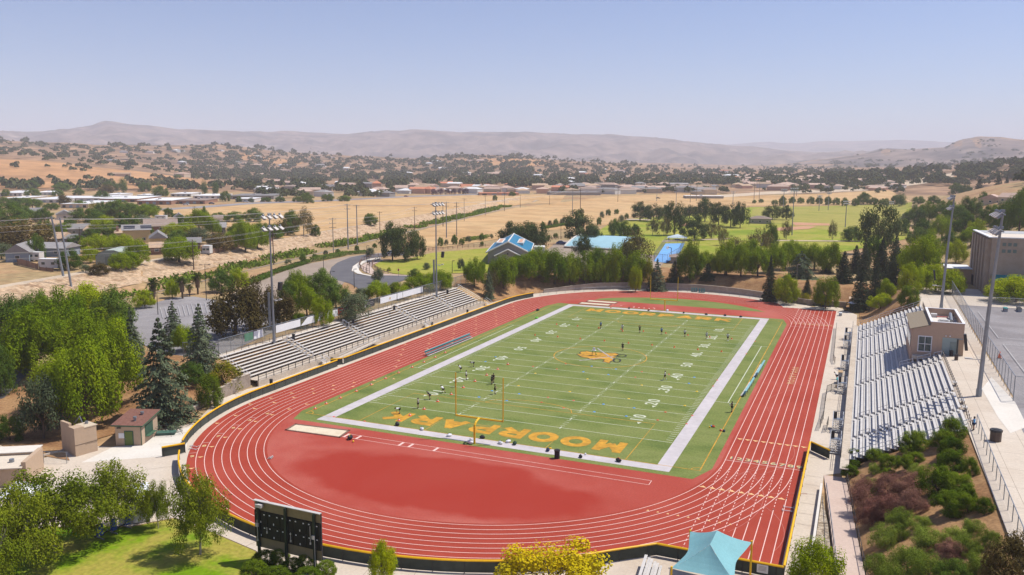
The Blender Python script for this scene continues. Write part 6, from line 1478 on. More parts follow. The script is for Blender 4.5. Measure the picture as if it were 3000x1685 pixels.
# ---- recreation centre with blue roof
def rec_centre():
    A, B = at(1427.8,775.5,G), at(1549,773,G); he = z_at(A.x,A.y,739.5)-G; m = (A+B)/2; hr = z_at(m.x,m.y,709)-G
    Rb = at(1505.5,686,G+hr); v = Rb-m; v.z = 0; D = v.length; v.normalize(); u = Vector((v.y,-v.x,0)); s = 0
    while col_of(*(m-u*s)[:2])[0] > 1427.8 and s < 15: s += .05
    A = m-u*s; L_ = 2*s
    t = thing('recreation_centre', 'grey gabled hall with bright blue metal roof and white trim', 'building', A, math.atan2(u.y, u.x)); b = MB()
    pr = [(0,0),(L_,0),(L_,he),(L_/2,hr),(0,he)]; b.face([(x,0,z) for x,z in pr]); b.face([(x,D,z) for x,z in reversed(pr)])
    for x in (0,L_): b.face([(x,0,0),(x,D,0),(x,D,he),(x,0,he)])
    b.build('wall', WALLS['grey'], t); e = .6; k = (hr-he)/(L_/2)
    r = MB()
    for s_ in (-1,1): x0 = L_/2; x1 = L_/2+s_*(L_/2+e); r.face([(x0,-e,hr+.15),(x1,-e,he-e*k+.15),(x1,D+e,he-e*k+.15),(x0,D+e,hr+.15)])
    ro = r.build('roof', ROOFS['blue'], t); r = MB()
    for s_ in (-1,1): r.tube((L_/2,-e-.05,hr+.1),(L_/2+s_*(L_/2+e),-e-.05,he-e*k+.1), .28, n=6); r.tube((L_/2,D+e,hr+.1),(L_/2+s_*(L_/2+e),D+e,he-e*k+.1), .22, n=6); r.tube((L_/2+s_*(L_/2+e),-e,he-e*k+.1),(L_/2+s_*(L_/2+e),D+e,he-e*k+.1), .2, n=6)
    r.tube((L_/2,-e,hr+.2),(L_/2,D+e,hr+.2), .25, n=6); r.build('white_trim', WALLS['white'], ro)
    for s_ in (-1,1):
        xm = L_/2+s_*L_*.26; zz = hr-k*L_*.26+.45; d = MB(); d.box((xm,D*.5,zz), (L_*.16,D*.5,.7), M=None); dm = d.build('dormer', WALLS['white'], ro); d = MB(); d.box((xm,D*.5,zz+.38), (L_*.09,D*.38,.06)); d.build('louvre', WALLS['pink'], dm)
    r = MB(); w2 = L_*.33; h1, h2 = he*.72, he*.72+(w2)*k; P = [(L_*.17,-2.4,h1),(L_/2,-2.4,h2),(L_*.83,-2.4,h1)]
    r.face([P[0],P[1],(L_/2,0,h2),(L_*.17,0,h1)]); r.face([P[1],P[2],(L_*.83,0,h1),(L_/2,0,h2)]); r.tube(P[0],P[1], .25, n=6); r.tube(P[1],P[2], .25, n=6); r.build('porch_roof', WALLS['white'], t)
    r = MB(); r.face([(L_*.19,-2.3,0),(L_*.81,-2.3,0),(L_*.81,-2.3,h1),(L_/2,-2.3,h2-.1),(L_*.19,-2.3,h1)]); r.build('porch_wall', WALLS['grey'], t)
    r = MB(); r.box((L_+3,D*.8,he*.45), (4,6,he*.9)); r.build('annex', WALLS['white'], t); r = MB(); r.ball((L_/2,-2.4,h2-1.5), .25); r.build('round_vent', M_dark, t)
rec_centre()
def vault():
    E0 = at(1654,722,G+.8); Ra, Rb = at(1703,688,G+4.3), at(1850,690,G+4.3); v = Ra-E0; D = math.hypot(v.x, v.y); rz = math.atan2(v.y, v.x)-math.pi/2; u = Rb-Ra; L_ = abs(math.cos(rz)*u.x+math.sin(rz)*u.y)
    t = thing('vaulted_hall', 'hall with broad pale blue curved roof behind the far tree row', 'building', (E0.x,E0.y,G), rz); b = MB(); n = 14
    ar = [(D*2*i/n, 0.8+3.5*math.sin(math.pi*i/n)**.9) for i in range(n+1)]
    for a, c in zip(ar, ar[1:]): b.face([(0,a[0],a[1]),(L_+4,a[0],a[1]),(L_+4,c[0],c[1]),(0,c[0],c[1])])
    r = b.build('roof', mat('roof_pale_blue', (.33,.52,.58), .5, .08, .4), t, True); b = MB(); b.path([(-.1,a[0],a[1]+.1) for a in ar], .35, 6); b.tube((-.1,-.1,.8),(L_+4,-.1,.8), .3, n=6); b.build('white_trim', WALLS['white'], r)
    b = MB(); b.face([(.05,a[0],a[1]-.05) for a in ar]+[(.05,D*2,0),(.05,0,0)]); b.face([(0,.3,0),(L_+4,.3,0),(L_+4,.3,.9),(0,.3,.9)]); b.build('wall', WALLS['cream'], t)
vault()
def pavilion(px, py, wpx, pt, label):
    p = at(px, py, G); w_ = wpx/pxm(p.x,p.y)/2; h = z_at(p.x,p.y,pt)-G; t = thing('shade_pavilion', label, 'pavilion', p, R(10)); c = [(-w_,-w_*.8,h*.5),(w_,-w_*.8,h*.5),(w_,w_*.8,h*.5),(-w_,w_*.8,h*.5)]; b = MB()
    for i in range(4): b.face([c[i],c[(i+1)%4],(0,0,h)])
    b.build('roof', mat('pavilion_roof', (.52,.60,.64), .5, .05), t)
    for q in c: b = MB(); b.tube((q[0]*.85,q[1]*.85,0),(q[0]*.85,q[1]*.85,h*.55), .16, n=6); b.build('post', M_alud, t)
    b = MB(); b.box((0,0,.75), (w_*.8,1.0,.08)); b.box((0,0,.37), (w_*.5,.3,.7)); b.build('picnic_table', M_dark, t)
pavilion(1984,705,58,686,'pale hip roofed shade pavilion with picnic tables in the park')
p = at(2226,655,G); house(2226,656,62,'low brown roofed ballpark hut left of the infield','brown','grey',9,3.0,1.6,hip=True)
house(1988,772,48,'dark low roof behind the far bend trees near the blue court','brown','grey',7,2.2,1.0,hip=True)
def court_fence():
    pts = [at(*q, G) for q in ((1915,767),(1950,715),(2006,714),(1990,748),(1952,772),(1915,767))]; fence_run('court_fence', 'tall dark fence around the blue sports court', [(q.x,q.y) for q in pts], 3.0, M_link, None, M_dark, z=G, capr=.05, step=4.0)
    p = at(1966,753,G); t = thing('basketball_hoop', 'dark basketball hoop post on the blue court', 'hoop', p, R(-20)); b = MB(); b.path([(0,0,0),(0,0,3.4),(-1.5,0,3.6)], .12, 6); b.build('post', M_dark, t); b = MB(); b.box((-1.6,0,3.4), (.08,1.8,1.1)); b.build('backboard', M_whitep, t)
court_fence()
# ---- gym
def gym():
    N, F_ = at(2893,862,7), at(2846,823,7); v = F_-N; D = math.hypot(v.x,v.y); rz = math.atan2(v.y,v.x)-math.pi/2; h = z_at(N.x,N.y,697)-7; L_ = 46
    t = thing('gymnasium', 'large tan block gymnasium with vertical fins and flat pale roof', 'building', N, rz); mw = mat_mix('gym_block', [(.34,.26,.21),(.39,.31,.26)], scale=.6, fine=.06, fscale=6)
    b = MB(); b.prism([(0,0),(L_,0),(L_,D),(0,D)], -.5, h); b.build('wall', mw, t); b = MB(); b.prism([(.5,.5),(L_,.5),(L_,D*.6),(.5,D*.6)], h-.6, h+.08); b.build('roof', mat('gym_roof', (.62,.54,.45), .9, .05, .3), t)
    b = MB(); b.prism([(.5,D*.6+.05),(L_,D*.6+.05),(L_,D-.4),(.5,D-.4)], h-.6, h+.12); b.build('rear_roof', mat('gym_roof_grey', (.42,.42,.42), .9, .05, .3), t)
    for k in range(6): b = MB(); b.box((-.45,D*(k+.5)/6,h/2-.2), (1.0,D/6*.45,h-.3)); b.build('fin', mw, t)
    b = MB(); b.box((-.25,D/2,h+.1), (.9,D+.3,.25)); b.box((L_/2,.1,h+.1), (L_,.4,.25)); b.build('parapet_cap', M_ban, t)
    for i in range(3):
        for j in range(2): b = MB(); b.box((2.6+i*1.15,-.03,h-1.5-j*1.6), (.75,.08,.8)); b.build('window', mat('gym_window', (.14,.18,.17), .4), t)
    b = MB(); b.box((8,-2.0,3.9), (15,4.0,.2)); b.face([(.5,-4.0,3.2),(15.5,-4.0,3.2),(15.5,0,4.9),(.5,0,4.9)]); b.build('awning', M_teal2, t)
    for x in (.7,5.5,10.5): b = MB(); b.box((x,-3.7,1.6), (.7,.7,3.2)); b.build('awning_pillar', mw, t)
    b = MB(); b.prism([(14,-9),(34,-9),(34,-.05),(14,-.05)], -.5, 6.0); b.build('front_wing', mw, t); b = MB(); b.face([(13.5,-9.4,6.0),(34,-9.4,6.0),(34,-.1,8.2),(13.5,-.1,8.2)]); b.build('wing_roof', mat('wing_roof_green', (.25,.47,.40), .5, .06), t)
    for k in range(3): b = MB(); b.box((16+k*3.2,-9.05,2.6), (2.4,.08,3.2)); b.build('window', M_glass, t)
    b = MB(); b.prism([(-7,D*.75),(-.9,D*.75),(-.9,D*1.1),(-7,D*1.1)], -.5, 3.8); b.build('side_wing', M_stuccop, t); b = MB(); b.prism([(-7.2,D*.73),(-.95,D*.73),(-.95,D*1.12),(-7.2,D*1.12)], 3.8, 4.0); b.build('side_roof', ROOFS['white'], t); b = MB(); b.box((-1.0,D*.7,1.3), (.2,1.8,2.6)); b.build('door', M_dark, t)
gym()
def corner_shed():
    p = Vector((44.4,81.0,0)); t = thing('corner_shed', 'small tan shed with flat roof where the block wall ends', 'shed', p); b = MB(); b.prism([(0,0),(3.8,0),(3.8,3.4),(0,3.4)], 0, 2.6); b.build('wall', M_stucco, t); b = MB(); b.prism([(-.3,-.3),(4.1,-.3),(4.1,3.7),(-.3,3.7)], 2.6, 2.8); b.build('roof', mat('shed_tan_roof', (.50,.36,.25), .9, .06), t); b = MB(); b.box((1.2,-.04,1.05), (1.0,.08,2.1)); b.build('door', M_dark, t)
    t = thing('umbrella', 'closed white market umbrella before the corner shed', 'umbrella', (45.2,77.4,0)); b = MB(); b.tube((0,0,0),(0,0,2.5), .03); b.build('pole', M_steel, t); b = MB(); c = [(1.3*math.cos(a),1.3*math.sin(a),2.15+.1*(i%2)) for i,a in enumerate(np.linspace(0,2*math.pi,9)[:-1])]
    for i in range(8): b.face([c[i],c[(i+1)%8],(0,0,2.75)])
    b.build('fabric', M_whitep, t)
corner_shed()
house(2900,598,60,'pale brown house among the tall trees on the right hill','pink','cream',12,3.0,2.6,rz=R(-15),ridge_along=False); house(2950,594,50,'second house with a light gable on the right hill','pink','cream',12,3.0,2.4,rz=R(-30))
# ---- utility poles and their wires
PT = {}
def utility_pole(px, pb, pt, label, kind_='wood', z=None, arms=1, rr_=.2, group='utility poles', lean=0):
    p = gat(px, pb, 5); h = z_at(p.x, p.y, pt)-p.z; m = {'wood': M_bark, 'steel': M_steel, 'grey': M_barkg}[kind_]
    t = thing('utility_pole', label, 'utility pole', p, R(28), group); b = MB(); b.tube((0,0,-.3),(lean,0,h), rr_, rr_*.6, 7); b.build('pole', m, t)
    for k in range(arms): b = MB(); z_ = h-.5-k*1.6; b.box((lean,0,z_), (2.6,.14,.14)); a = b.build('crossarm', m, t); q = MB(); [q.tube((lean+x,0,z_+.05),(lean+x,0,z_+.3), .05, n=5) for x in (-1.2,-.5,.5,1.2)]; q.build('insulator', M_alud, a)
    PT[label] = p+Vector((0,0,h-.4)); return t
ups = [(186,809,634,'left tall grey steel pole beyond the levee','steel',2,.34,-2.0),(209,840,638,'right tall grey steel pole beyond the levee','steel',2,.30,-1.6),(568,792,702,'brown utility pole at the foot of the rubble bank','wood',2,.2,0),(802,775,668,'brown utility pole right of the near floodlight tower','wood',3,.2,0),(977,743,638,'grey utility pole by the bike path, left','grey',3,.2,0),(1020,730,597,'taller grey steel pole of a pair by the bike path','steel',2,.28,0),(1047,718,600,'second grey steel pole of the pair by the bike path','steel',1,.28,0),(1113,676,620,'brown pole on the levee behind the lawn pines','wood',1,.2,0),(1215,672,606,'dark pole by the green channel reeds','wood',2,.2,0),(1298,664,594,'dark brown pole right of the far floodlight tower','wood',1,.22,0),(1308,697,591,'tall grey pole on the golden field edge','steel',2,.28,0),(1338,692,592,'tall dark pole between two others by the dry field','grey',2,.26,0),(1360,648,581,'thin pole beside the rocky channel','grey',1,.2,0),(1422,632,573,'thin pole past the rocky channel','grey',1,.2,0),(1478,619,563,'brown pole at the bend of the bike path','wood',1,.22,0),(1524,609,570,'left small pole in the golden field','wood',1,.2,0),(1610,600,563,'small pole in the middle of the golden field','wood',1,.2,0),(1677,629,553,'tall grey pole left of a close pair','steel',1,.28,0),(1700,613,550,'tall pole right of a close pair in the golden field','wood',2,.3,0),(1810,592,551,'pole before the low town houses','wood',1,.25,0),(1924,590,552,'blue grey pole at the end of the golden field','steel',1,.25,0),(2022,594,535,'tall pole behind the dark park stand, left','grey',1,.3,0),(2040,590,540,'tall pole behind the dark park stand, right','grey',1,.3,0),(2209,585,535,'tall pole left of the tiled roof row','grey',1,.28,0),(2224,585,530,'tall pole beside the tiled roof row','grey',1,.28,0),(2333,575,533,'tall pole before the tiled roofs','grey',1,.28,0),(462,622,583,'twin thin pole at the corner of the golden field','wood',1,.2,0),(570,624,604,'small pole at the left golden field','wood',1,.16,0),(686,628,617,'small pole behind the bushy trees','wood',1,.16,0),(236,723,665,'thin brown pole among the houses','wood',1,.16,0),(128,716,672,'thin pole left of the tan roofed house','wood',1,.16,0),(486,712,686,'short pole beside the yellow gable house','wood',1,.16,0)]
for px, pb, pt, lab, kd, ar, r_, le in ups: utility_pole(px, pb, pt, lab, kd, None, ar, r_, lean=le)
def wires(name, label, chain, offs, sag=.012, r=.035):
    t = thing(name, label, 'wires', chain[0], 0, 'overhead wires'); o = Vector(chain[0])
    for (dx, dz) in offs:
        b = MB()
        for a, c in zip(chain, chain[1:]):
            n = 12; L_ = (c-a).length; P = [a.lerp(c, k/n)-o+Vector((dx, 0, dz-4*sag*L_*(k/n)*(1-k/n))) for k in range(n+1)]; b.path(P, r, 4)
        b.build('wire', M_alud, t)
S1, S2 = PT['left tall grey steel pole beyond the levee'], PT['right tall grey steel pole beyond the levee']
l0 = at(-160,700,S1.z-4) if False else S1+Vector((-55,-75,0))
S1 = S1+Vector((-1.8,-.9,0)); S2 = S2+Vector((-1.4,-.7,0))
wires('power_line', 'overhead wires from the left edge to the tall grey steel poles', [l0, S1], [(-1,0),(0,.1),(1,0),(0,-1.6),(0,-3.0)])
wires('power_line', 'overhead wires spanning from the steel poles to the pair by the bike path', [S2, PT['taller grey steel pole of a pair by the bike path']], [(-1,0),(0,.1),(1,0),(0,-1.6),(.5,-2.4)])
wires('power_line', 'lower overhead wires along the foot of the rubble bank', [PT['brown utility pole at the foot of the rubble bank']+Vector((-30,-62,0)), PT['brown utility pole at the foot of the rubble bank'], PT['brown utility pole right of the near floodlight tower'], PT['grey utility pole by the bike path, left'], PT['dark pole by the green channel reeds']], [(-1,0),(1,0),(0,-1.6)])
wires('power_line', 'overhead wires over the golden field', [PT['taller grey steel pole of a pair by the bike path'], PT['tall grey pole on the golden field edge'], PT['tall grey pole left of a close pair'], PT['tall pole behind the dark park stand, left']], [(-1,0),(1,0)], r=.05)
# ---- street lamps, ballfield lights, slim posts
def lamp(px, pb, pt, label, arm=1.2, z=None, twin=False, group='street lamps', m=None):
    p = gat(px, pb) if z is None else at(px, pb, z); h = z_at(p.x, p.y, pt)-p.z; t = thing('street_lamp', label, 'street lamp', p, R(40), group); b = MB(); b.tube((0,0,0),(0,0,h), .1, .06, 6); b.build('pole', m or M_dark, t)
    for s_ in ((-1,1) if twin else (1,)): b = MB(); b.box((s_*arm/2,0,h), (arm,.07,.07)); b.box((s_*arm,0,h-.05), (.6,.3,.14)); b.build('lamp_head', m or M_dark, t)
for a in ((463,922,860,'twin armed lamp post in the parking lot',1.2,None,True),(605,880,775,'tall lamp post at the top of the parking lot',1.0,None,True),(948,784,751,'slim lamp on the gravel shoulder',.6),(969,842,795,'dark lamp post among the trees by the road curve',.9),(1038,845,788,'thin lamp post at the crossing',.5),(1075,764,720,'lamp post right of the road bend',.6),(1082,800,746,'white twin lamp on the park path',.7,None,True),(1325,800,764,'slim lamp post on the park lawn',.5),(1643,700,660,'lamp post by the parking behind the pines',.7),(1795,690,655,'lamp post behind the curved roof',.7),(1075,800,775,'short lamp by the path with the walkers',.5)):
    lamp(*a)
t_ = None
def field_light(px, pb, pt, label):
    p = gat(px, pb); h = z_at(p.x, p.y, pt)-p.z; t = thing('field_light', label, 'floodlight', p, R(20), 'ballfield lights'); b = MB(); b.tube((0,0,0),(0,0,h), .28, .16, 6); b.build('pole', M_steel, t); b = MB(); b.box((0,0,h-.5), (4,.2,.2)); b.box((0,0,h-1.7), (3.4,.2,.2)); a = b.build('crossarm', M_steel, t)
    for x in (-1.6,-.5,.5,1.6):
        for z_, k_ in ((h-.4, 1), (h-1.6, .9)): q = MB(); q.box((x*k_,-.3,z_), (.7,.5,.6)); q.build('lamp', M_whitep, a)
for a in ((2476,667,588,'nearest tall ballfield light on the lawn edge'),(2399,618,572,'ballfield light in the middle of the outfield'),(2426,616,562,'second ballfield light in the outfield'),(2293,641,553,'ballfield light by the leaning pine'),(2320,690,550,'tall ballfield light behind the thin brown tree'),(2147,600,561,'white headed light left of the park end'),(1980,615,548,'bright cluster of lights above the dark park trees'),(2610,618,590,'light post behind the round pine')):
    field_light(*a)
lamp(2330,890,775,'slim lamp post at the corner of the track',.6,0,m=M_barkg)
for px, pb, pt, lab in ((1903,838,808,'short yellow post before the far tree row, left'),(1986,843,812,'short yellow post before the far tree row, right')):
    p = gat(px, pb); t = thing('yellow_post', lab, 'post', p, 0); b = MB(); b.tube((0,0,0),(0,0,z_at(p.x,p.y,pt)-p.z), .13, .12, 8); b.build('pole', M_yelp, t); b = MB(); b.ball((0,0,z_at(p.x,p.y,pt)-p.z), .14); b.build('cap', M_yelp, t)
p = gat(1168,812); t = thing('stop_sign', 'red stop sign at the park crossing', 'sign', p, R(-20)); b = MB(); b.tube((0,0,0),(0,0,2.2), .05); b.build('post', M_steel, t); b = MB(); b.prism([(.42*math.cos(a),.42*math.sin(a)) for a in np.linspace(.39,6.67,9)[:-1]], -.02, .02); q = b.build('plate', M_redpl, t); q.rotation_euler = (R(90),0,0); q.location = (0,-.06,2.2)
b = MB(); text_faces(b, 'STOP', Matrix.Translation((0,-.10,2.2)) @ Matrix.Rotation(R(90), 4, 'X'), size=.3, bold=.01); b.build('lettering', M_whitep, t)
# ---- park rail fences, hedges, street saplings
def rail_fence(pts, label):
    P = [at(x, y, G) for x, y in pts]; t = thing('rail_fence', label, 'fence', P[0], 0, 'dark wooden rail fences'); o = P[0]; b = MB()
    for hgt in (.55, 1.1): b.path([p-o+Vector((0,0,hgt)) for p in P], .07, 4)
    b.build('rail', WALLS['brown'], t); s = 0
    for a, c in zip(P, P[1:]):
        n = max(1, int((c-a).length/2.6))
        for k in range(n): q = a.lerp(c, k/n)-o; b = MB(); b.tube(q, q+Vector((0,0,1.3)), .09, n=5); b.build('post', WALLS['brown'], t)
rail_fence(cp(750,350,2.893,[(985,1222),(1060,1182),(1200,1150),(1500,1112),(1750,1090),(1990,1078)]), 'dark rail fence along the upper edge of the park lawn'); rail_fence(cp(750,350,2.893,[(985,1222),(990,1250),(1030,1280),(1085,1300),(1155,1316)]), 'dark rail fence curving round the lawn corner'); rail_fence(cp(750,350,2.893,[(1040,1165),(960,1178),(895,1205),(875,1240),(890,1270),(955,1298)]), 'dark rail fence on the outer side of the curved footpath'); rail_fence([(1500,719),(1600,705),(1680,695)], 'dark rail fence behind the blue roof')
def hedge(pts, h, w_, label):
    a, c = at(*pts[0], G), at(*pts[1], G); d = c-a; L_ = d.length; t = thing('hedge', label, 'hedge', (a+c)/2, math.atan2(d.y,d.x), 'hedges beside the gravel shoulder'); rs = np.random.RandomState(len(label)); n = int(L_*130); C = np.stack([(rs.rand(n)-.5)*L_, (rs.rand(n)-.5)*w_, rs.rand(n)**.7*h*(1+.18*np.sin(rs.rand()*9+np.arange(n)*.0))],1)
    C[:,2] *= .8+.25*np.array([noise.noise(Vector((x*.35, len(label), 0))) for x in C[:,0]])
    N = rand_dir(rs, n)*.7+np.array([0,0,.6])+np.stack([0*C[:,0], C[:,1]*1.2, 0*C[:,0]],1); L = rs.normal(size=(n,3)); L = L/np.linalg.norm(L,axis=1,keepdims=True)*.42
    o = bpy.data.objects.new('leaves', leafmesh('leaves', C, N, L, np.full(n,.26), 1, L_mid)); COL.objects.link(o); o.parent = t
hedge([(802,802),(905,770)], 1.7, 2.2, 'long dark hedge at the left of the gravel shoulder'); hedge([(912,768),(1013,748)], 1.9, 2.4, 'dark hedge in the middle of the gravel shoulder'); hedge([(1017,746),(1074,742)], 1.8, 2.4, 'short dark hedge near the lamp by the bend'); hedge([(720,838),(800,806)], 1.6, 2.2, 'dark hedge behind the near floodlight tower'); hedge([(1360,708),(1430,698)], 1.8, 2.5, 'hedge beyond the road left of the dark pines'); hedge([(1590,672),(1660,660)], 1.8, 2.6, 'hedge beyond the road right of the dark pines')
sap = [(844,774,758,22),(888,766,742,22),(922,758,743,16),(955,748,732,18),(990,742,728,16),(1045,735,718,16),(1085,752,724,34),(1098,726,712,16),(1290,722,694,20),(1308,720,700,16),(1332,717,686,22),(1352,717,698,18),(1372,710,690,20),(1411,705,682,18),(1440,700,684,14),(1590,672,648,16),(1611,668,644,18),(1628,664,640,18),(1648,660,638,20),(1664,655,635,18),(1755,660,635,16),(1763,640,618,18),(1782,632,612,18),(1806,628,612,16),(1820,655,628,20),(1836,642,624,14),(1608,700,688,12),(1628,698,682,16),(1412,722,706,12)]
for i, (bx, by, ty, wp) in enumerate(sorted(sap)): plant_px('mid' if i % 3 else 'olive', bx, by, ty, wp, nth(i)+' young street tree from the left along the road past the stadium', group='young street trees')
def channel_green():
    rs = np.random.RandomState(5); n = 16000; y = -60+rs.rand(n)**.8*560; x = -137-.21*y+1.2+rs.rand(n)*9.0; keep = np.array([noise.noise(Vector((a*.10, b*.045, 4)))+.12*noise.noise(Vector((a*.5,b*.3,1))) for a, b in zip(x, y)]) > -.12
    x, y = x[keep], y[keep]; z = np.array([gz(a, b) for a, b in zip(x, y)])+rs.rand(len(x))*1.3; n = len(x); L = rs.normal(size=(n,3))*.5+np.array([0,0,1]); L = L/np.linalg.norm(L,axis=1,keepdims=True)*1.5
    o = bpy.data.objects.new('channel_reeds', leafmesh('channel_reeds', np.stack([x,y,z],1), rs.normal(size=(n,3))+np.array([0,0,.9]), L, np.full(n,.8), 2, L_reed)); COL.objects.link(o); o['kind'] = 'stuff'
channel_green()
# ---- trees among the houses, by the warehouses and on the right hill (base px, base py, top py, width)
def tree_zone(items, phrase, group, k=1.0):
    items = [(e[0], e[1], e[2], e[3]-(k-1)*.35*(e[2]-e[3]), e[4]*k) for e in items]; items = sorted(items, key=lambda e: e[1])
    for i, (kd, bx, by, ty, wp) in enumerate(items): plant_px(kd, bx, by, ty, wp, nth(i)+' '+phrase, group=group)
tree_zone([('mid',25,660,600,95),('mid',75,650,608,60),('mid',130,650,612,45),('mid',95,610,583,45),('brown',70,735,648,150),('euc',20,735,665,70),('brown',195,622,586,38) if 0 else ('mid',235,608,588,36),('mid',250,650,612,72),('yellowbush',275,625,594,30),('mid',300,640,594,42),('mid',350,640,588,60),('mid',320,640,600,50),('mid',400,640,602,60),('pepper',430,640,601,60),('mid',372,690,630,60),('bright',305,692,636,62),('mid',320,692,655,60),('mid',345,690,650,40),('bright',280,740,690,75),('bright',325,730,690,70),('bright',360,740,690,70),('bright',400,775,705,60),('bright',265,770,725,50),('bright',380,785,740,60),('mid',205,790,735,58),('brown',290,805,770,52),('olive',250,798,775,32),('bright',350,792,742,52),('olive',420,660,630,50),('mid',490,620,612,22),('mid',494,636,611,22),('mid',515,637,626,24),('pepper',525,770,702,95),('bright',505,690,655,55),('bright',545,695,655,62),('mid',525,715,675,60),('mid',540,665,632,50),('pepper',585,675,616,62),('mid',600,668,610,30),('pepper',625,690,640,40),('mid',640,645,624,38),('olive',650,668,648,26),('mid',690,650,622,58),('mid',745,650,612,50),('pepper',705,690,650,48),('olive',585,715,668,62),('brown',645,735,685,70),('pepper',690,720,675,55),('pepper',720,740,650,55),('pepper',755,730,662,55),('mid',770,700,655,50),('mid',800,700,660,50),('mid',840,690,655,40),('euc',890,690,612,52),('mid',855,680,620,52),('mid',925,692,660,24),('mid',1085,660,628,36),('mid',1080,652,627,22),('palm',142,700,678,24),('mid',60,600,580,60),('mid',10,600,578,30),('mid',150,720,680,36),('mid',225,720,690,45),('mid',108,760,690,40),('mid',480,705,690,25),('mid',40,690,640,60),('pepper',190,690,655,44),('mid',130,690,650,50),('mid',280,660,625,50),('mid',425,690,660,40),('bright',420,740,715,40),('mid',520,740,700,60),('mid',270,700,672,40),('olive',5,760,715,60),('mid',200,665,640,36),('mid',440,620,600,50),('mid',380,618,596,44),('mid',330,612,592,40),('mid',150,615,596,40),('mid',40,612,590,44),('mid',690,690,662,40),('mid',730,705,675,40),('mid',640,715,688,34),('brown',820,690,650,50)], 'tree from the left among the houses beyond the rubble bank', 'trees among the left houses', 1.28)
tree_zone([('mid',18,575,555,26),('mid',95,576,552,40),('mid',170,576,555,30),('brown',190,600,570,42),('mid',230,572,552,34),('mid',300,586,560,42),('columnar',362,564,522,24),('mid',325,560,530,46),('brown',310,570,540,44),('mid',425,562,535,38),('mid',470,578,545,42),('columnar',600,572,530,20),('columnar',632,574,532,20),('mid',660,590,560,30),('mid',700,592,575,16),('olive',735,594,580,18),('mid',90,552,530,42),('mid',180,560,536,50),('brown',45,508,470,20),('brown',55,520,485,22),('brown',115,522,502,44),('brown',165,525,507,24),('brown',180,530,515,18),('brown',430,496,485,60),('columnar',410,510,490,12),('mid',520,530,512,24),('mid',870,592,575,24),('mid',900,596,565,40),('mid',960,590,568,36),('mid',1010,590,572,38),('mid',780,592,578,30),('mid',820,592,576,30),('mid',1450,588,572,14),('mid',1500,575,562,18)], 'tree from the left near the warehouses and the orange hill', 'trees by the warehouses', 1.15)
tree_zone([('mid',2210,596,585,14),('mid',2230,594,582,16),('mid',2270,600,585,22),('mid',2292,603,573,26),('mid',2320,596,576,22),('mid',2345,596,578,24),('mid',2375,598,575,26),('mid',2400,598,574,24),('mid',2425,600,575,26),('mid',2450,600,578,22),('mid',2475,604,578,24),('mid',2505,604,580,26),('mid',2530,598,562,46),('mid',2560,600,578,30),('columnar',2640,605,565,34),('mid',2590,605,580,34),('mid',2625,600,570,36),('mid',2690,598,575,40),('mid',2735,600,572,40),('spruce',2865,590,526,50),('spruce',2920,590,512,55),('spruce',2945,588,516,34),('mid',2800,570,535,44),('mid',2830,580,540,40),('mid',2880,600,560,30),('mid',2770,640,585,70),('pepper',2720,650,590,60),('mid',2680,660,600,70),('mid',2700,700,640,60),('mid',2800,660,600,80),('mid',2840,650,575,70),('pepper',2760,700,630,80),('mid',2690,720,665,70),('mid',2825,690,620,70),('mid',2985,680,560,100),('mid',2940,670,590,90),('pepper',2965,655,600,60),('mid',2900,660,600,70),('pepper',2845,720,665,90),('mid',2640,690,640,50),('mid',2780,740,680,60),('olive',2660,650,620,50),('bright',2860,700,640,60),('mid',3010,640,540,80)], 'tree from the left on the right hand hillside and beyond the ballfield', 'trees on the right hillside')
# ---- town houses in view and the far tree cover
town = []
rs = random.Random(11)
def spots(n, x0, x1, ylo, yhi, mind=0):
    out = []
    while len(out) < n:
        px = rs.uniform(x0, x1); a, b = ylo(px) if callable(ylo) else ylo, yhi(px) if callable(yhi) else yhi; py = rs.uniform(a, b); out.append((px, py))
    return out
def town_zone(n, x0, x1, ylo, yhi, roofs, walls, w_, phrase, group):
    P = sorted(spots(n, x0, x1, ylo, yhi)); k = 0
    for px, py in P:
        p = gat_far(px, py, 600)
        if p is None: continue
        wm = rs.uniform(*w_); house(px, py, wm*pxm(p.x, p.y), nth(k)+' '+phrase, rs.choice(roofs), rs.choice(walls), rs.uniform(10,15), rs.uniform(3,5.5), rs.uniform(1.6,2.8), rz=rs.uniform(-.5,.9), parts=False, hip=rs.random() < .6, far=True, group=group); k += 1
town_zone(44, 1640, 2080, 548, 572, ['pink','grey','tan','brown'], ['cream','white','grey'], (14,26), 'small house from the left behind the golden field', 'small houses behind the golden field')
town_zone(52, 2150, 2620, 518, 560, ['pink','pink','pink','tan'], ['cream','pink','white'], (14,26), 'pale tiled house from the left beyond the sports park', 'pale tiled houses beyond the sports park')
town_zone(46, 1150, 1640, 545, 570, ['red','red','pink','tan','white'], ['pink','cream','pink','white'], (11,22), 'terracotta roofed building from the left in the town centre', 'terracotta roofed buildings in the town centre')
town_zone(24, 760, 1150, 540, 578, ['grey','brown','pink','white'], ['cream','white','grey'], (14,24), 'small house from the left among the trees above the far road', 'small houses above the far road')
town_zone(40, 300, 1500, lambda px: lin(Y2, px)+12, lambda px: 525, ['pink','grey','white','tan'], ['cream','white'], (18,34), 'tiny house from the left on the wooded hills', 'tiny houses on the wooded hills')
town_zone(24, 1500, 2300, lambda px: 500, lambda px: 545, ['pink','red','white','tan'], ['cream','white','pink'], (18,34), 'distant house from the left on the valley floor', 'distant houses on the valley floor')
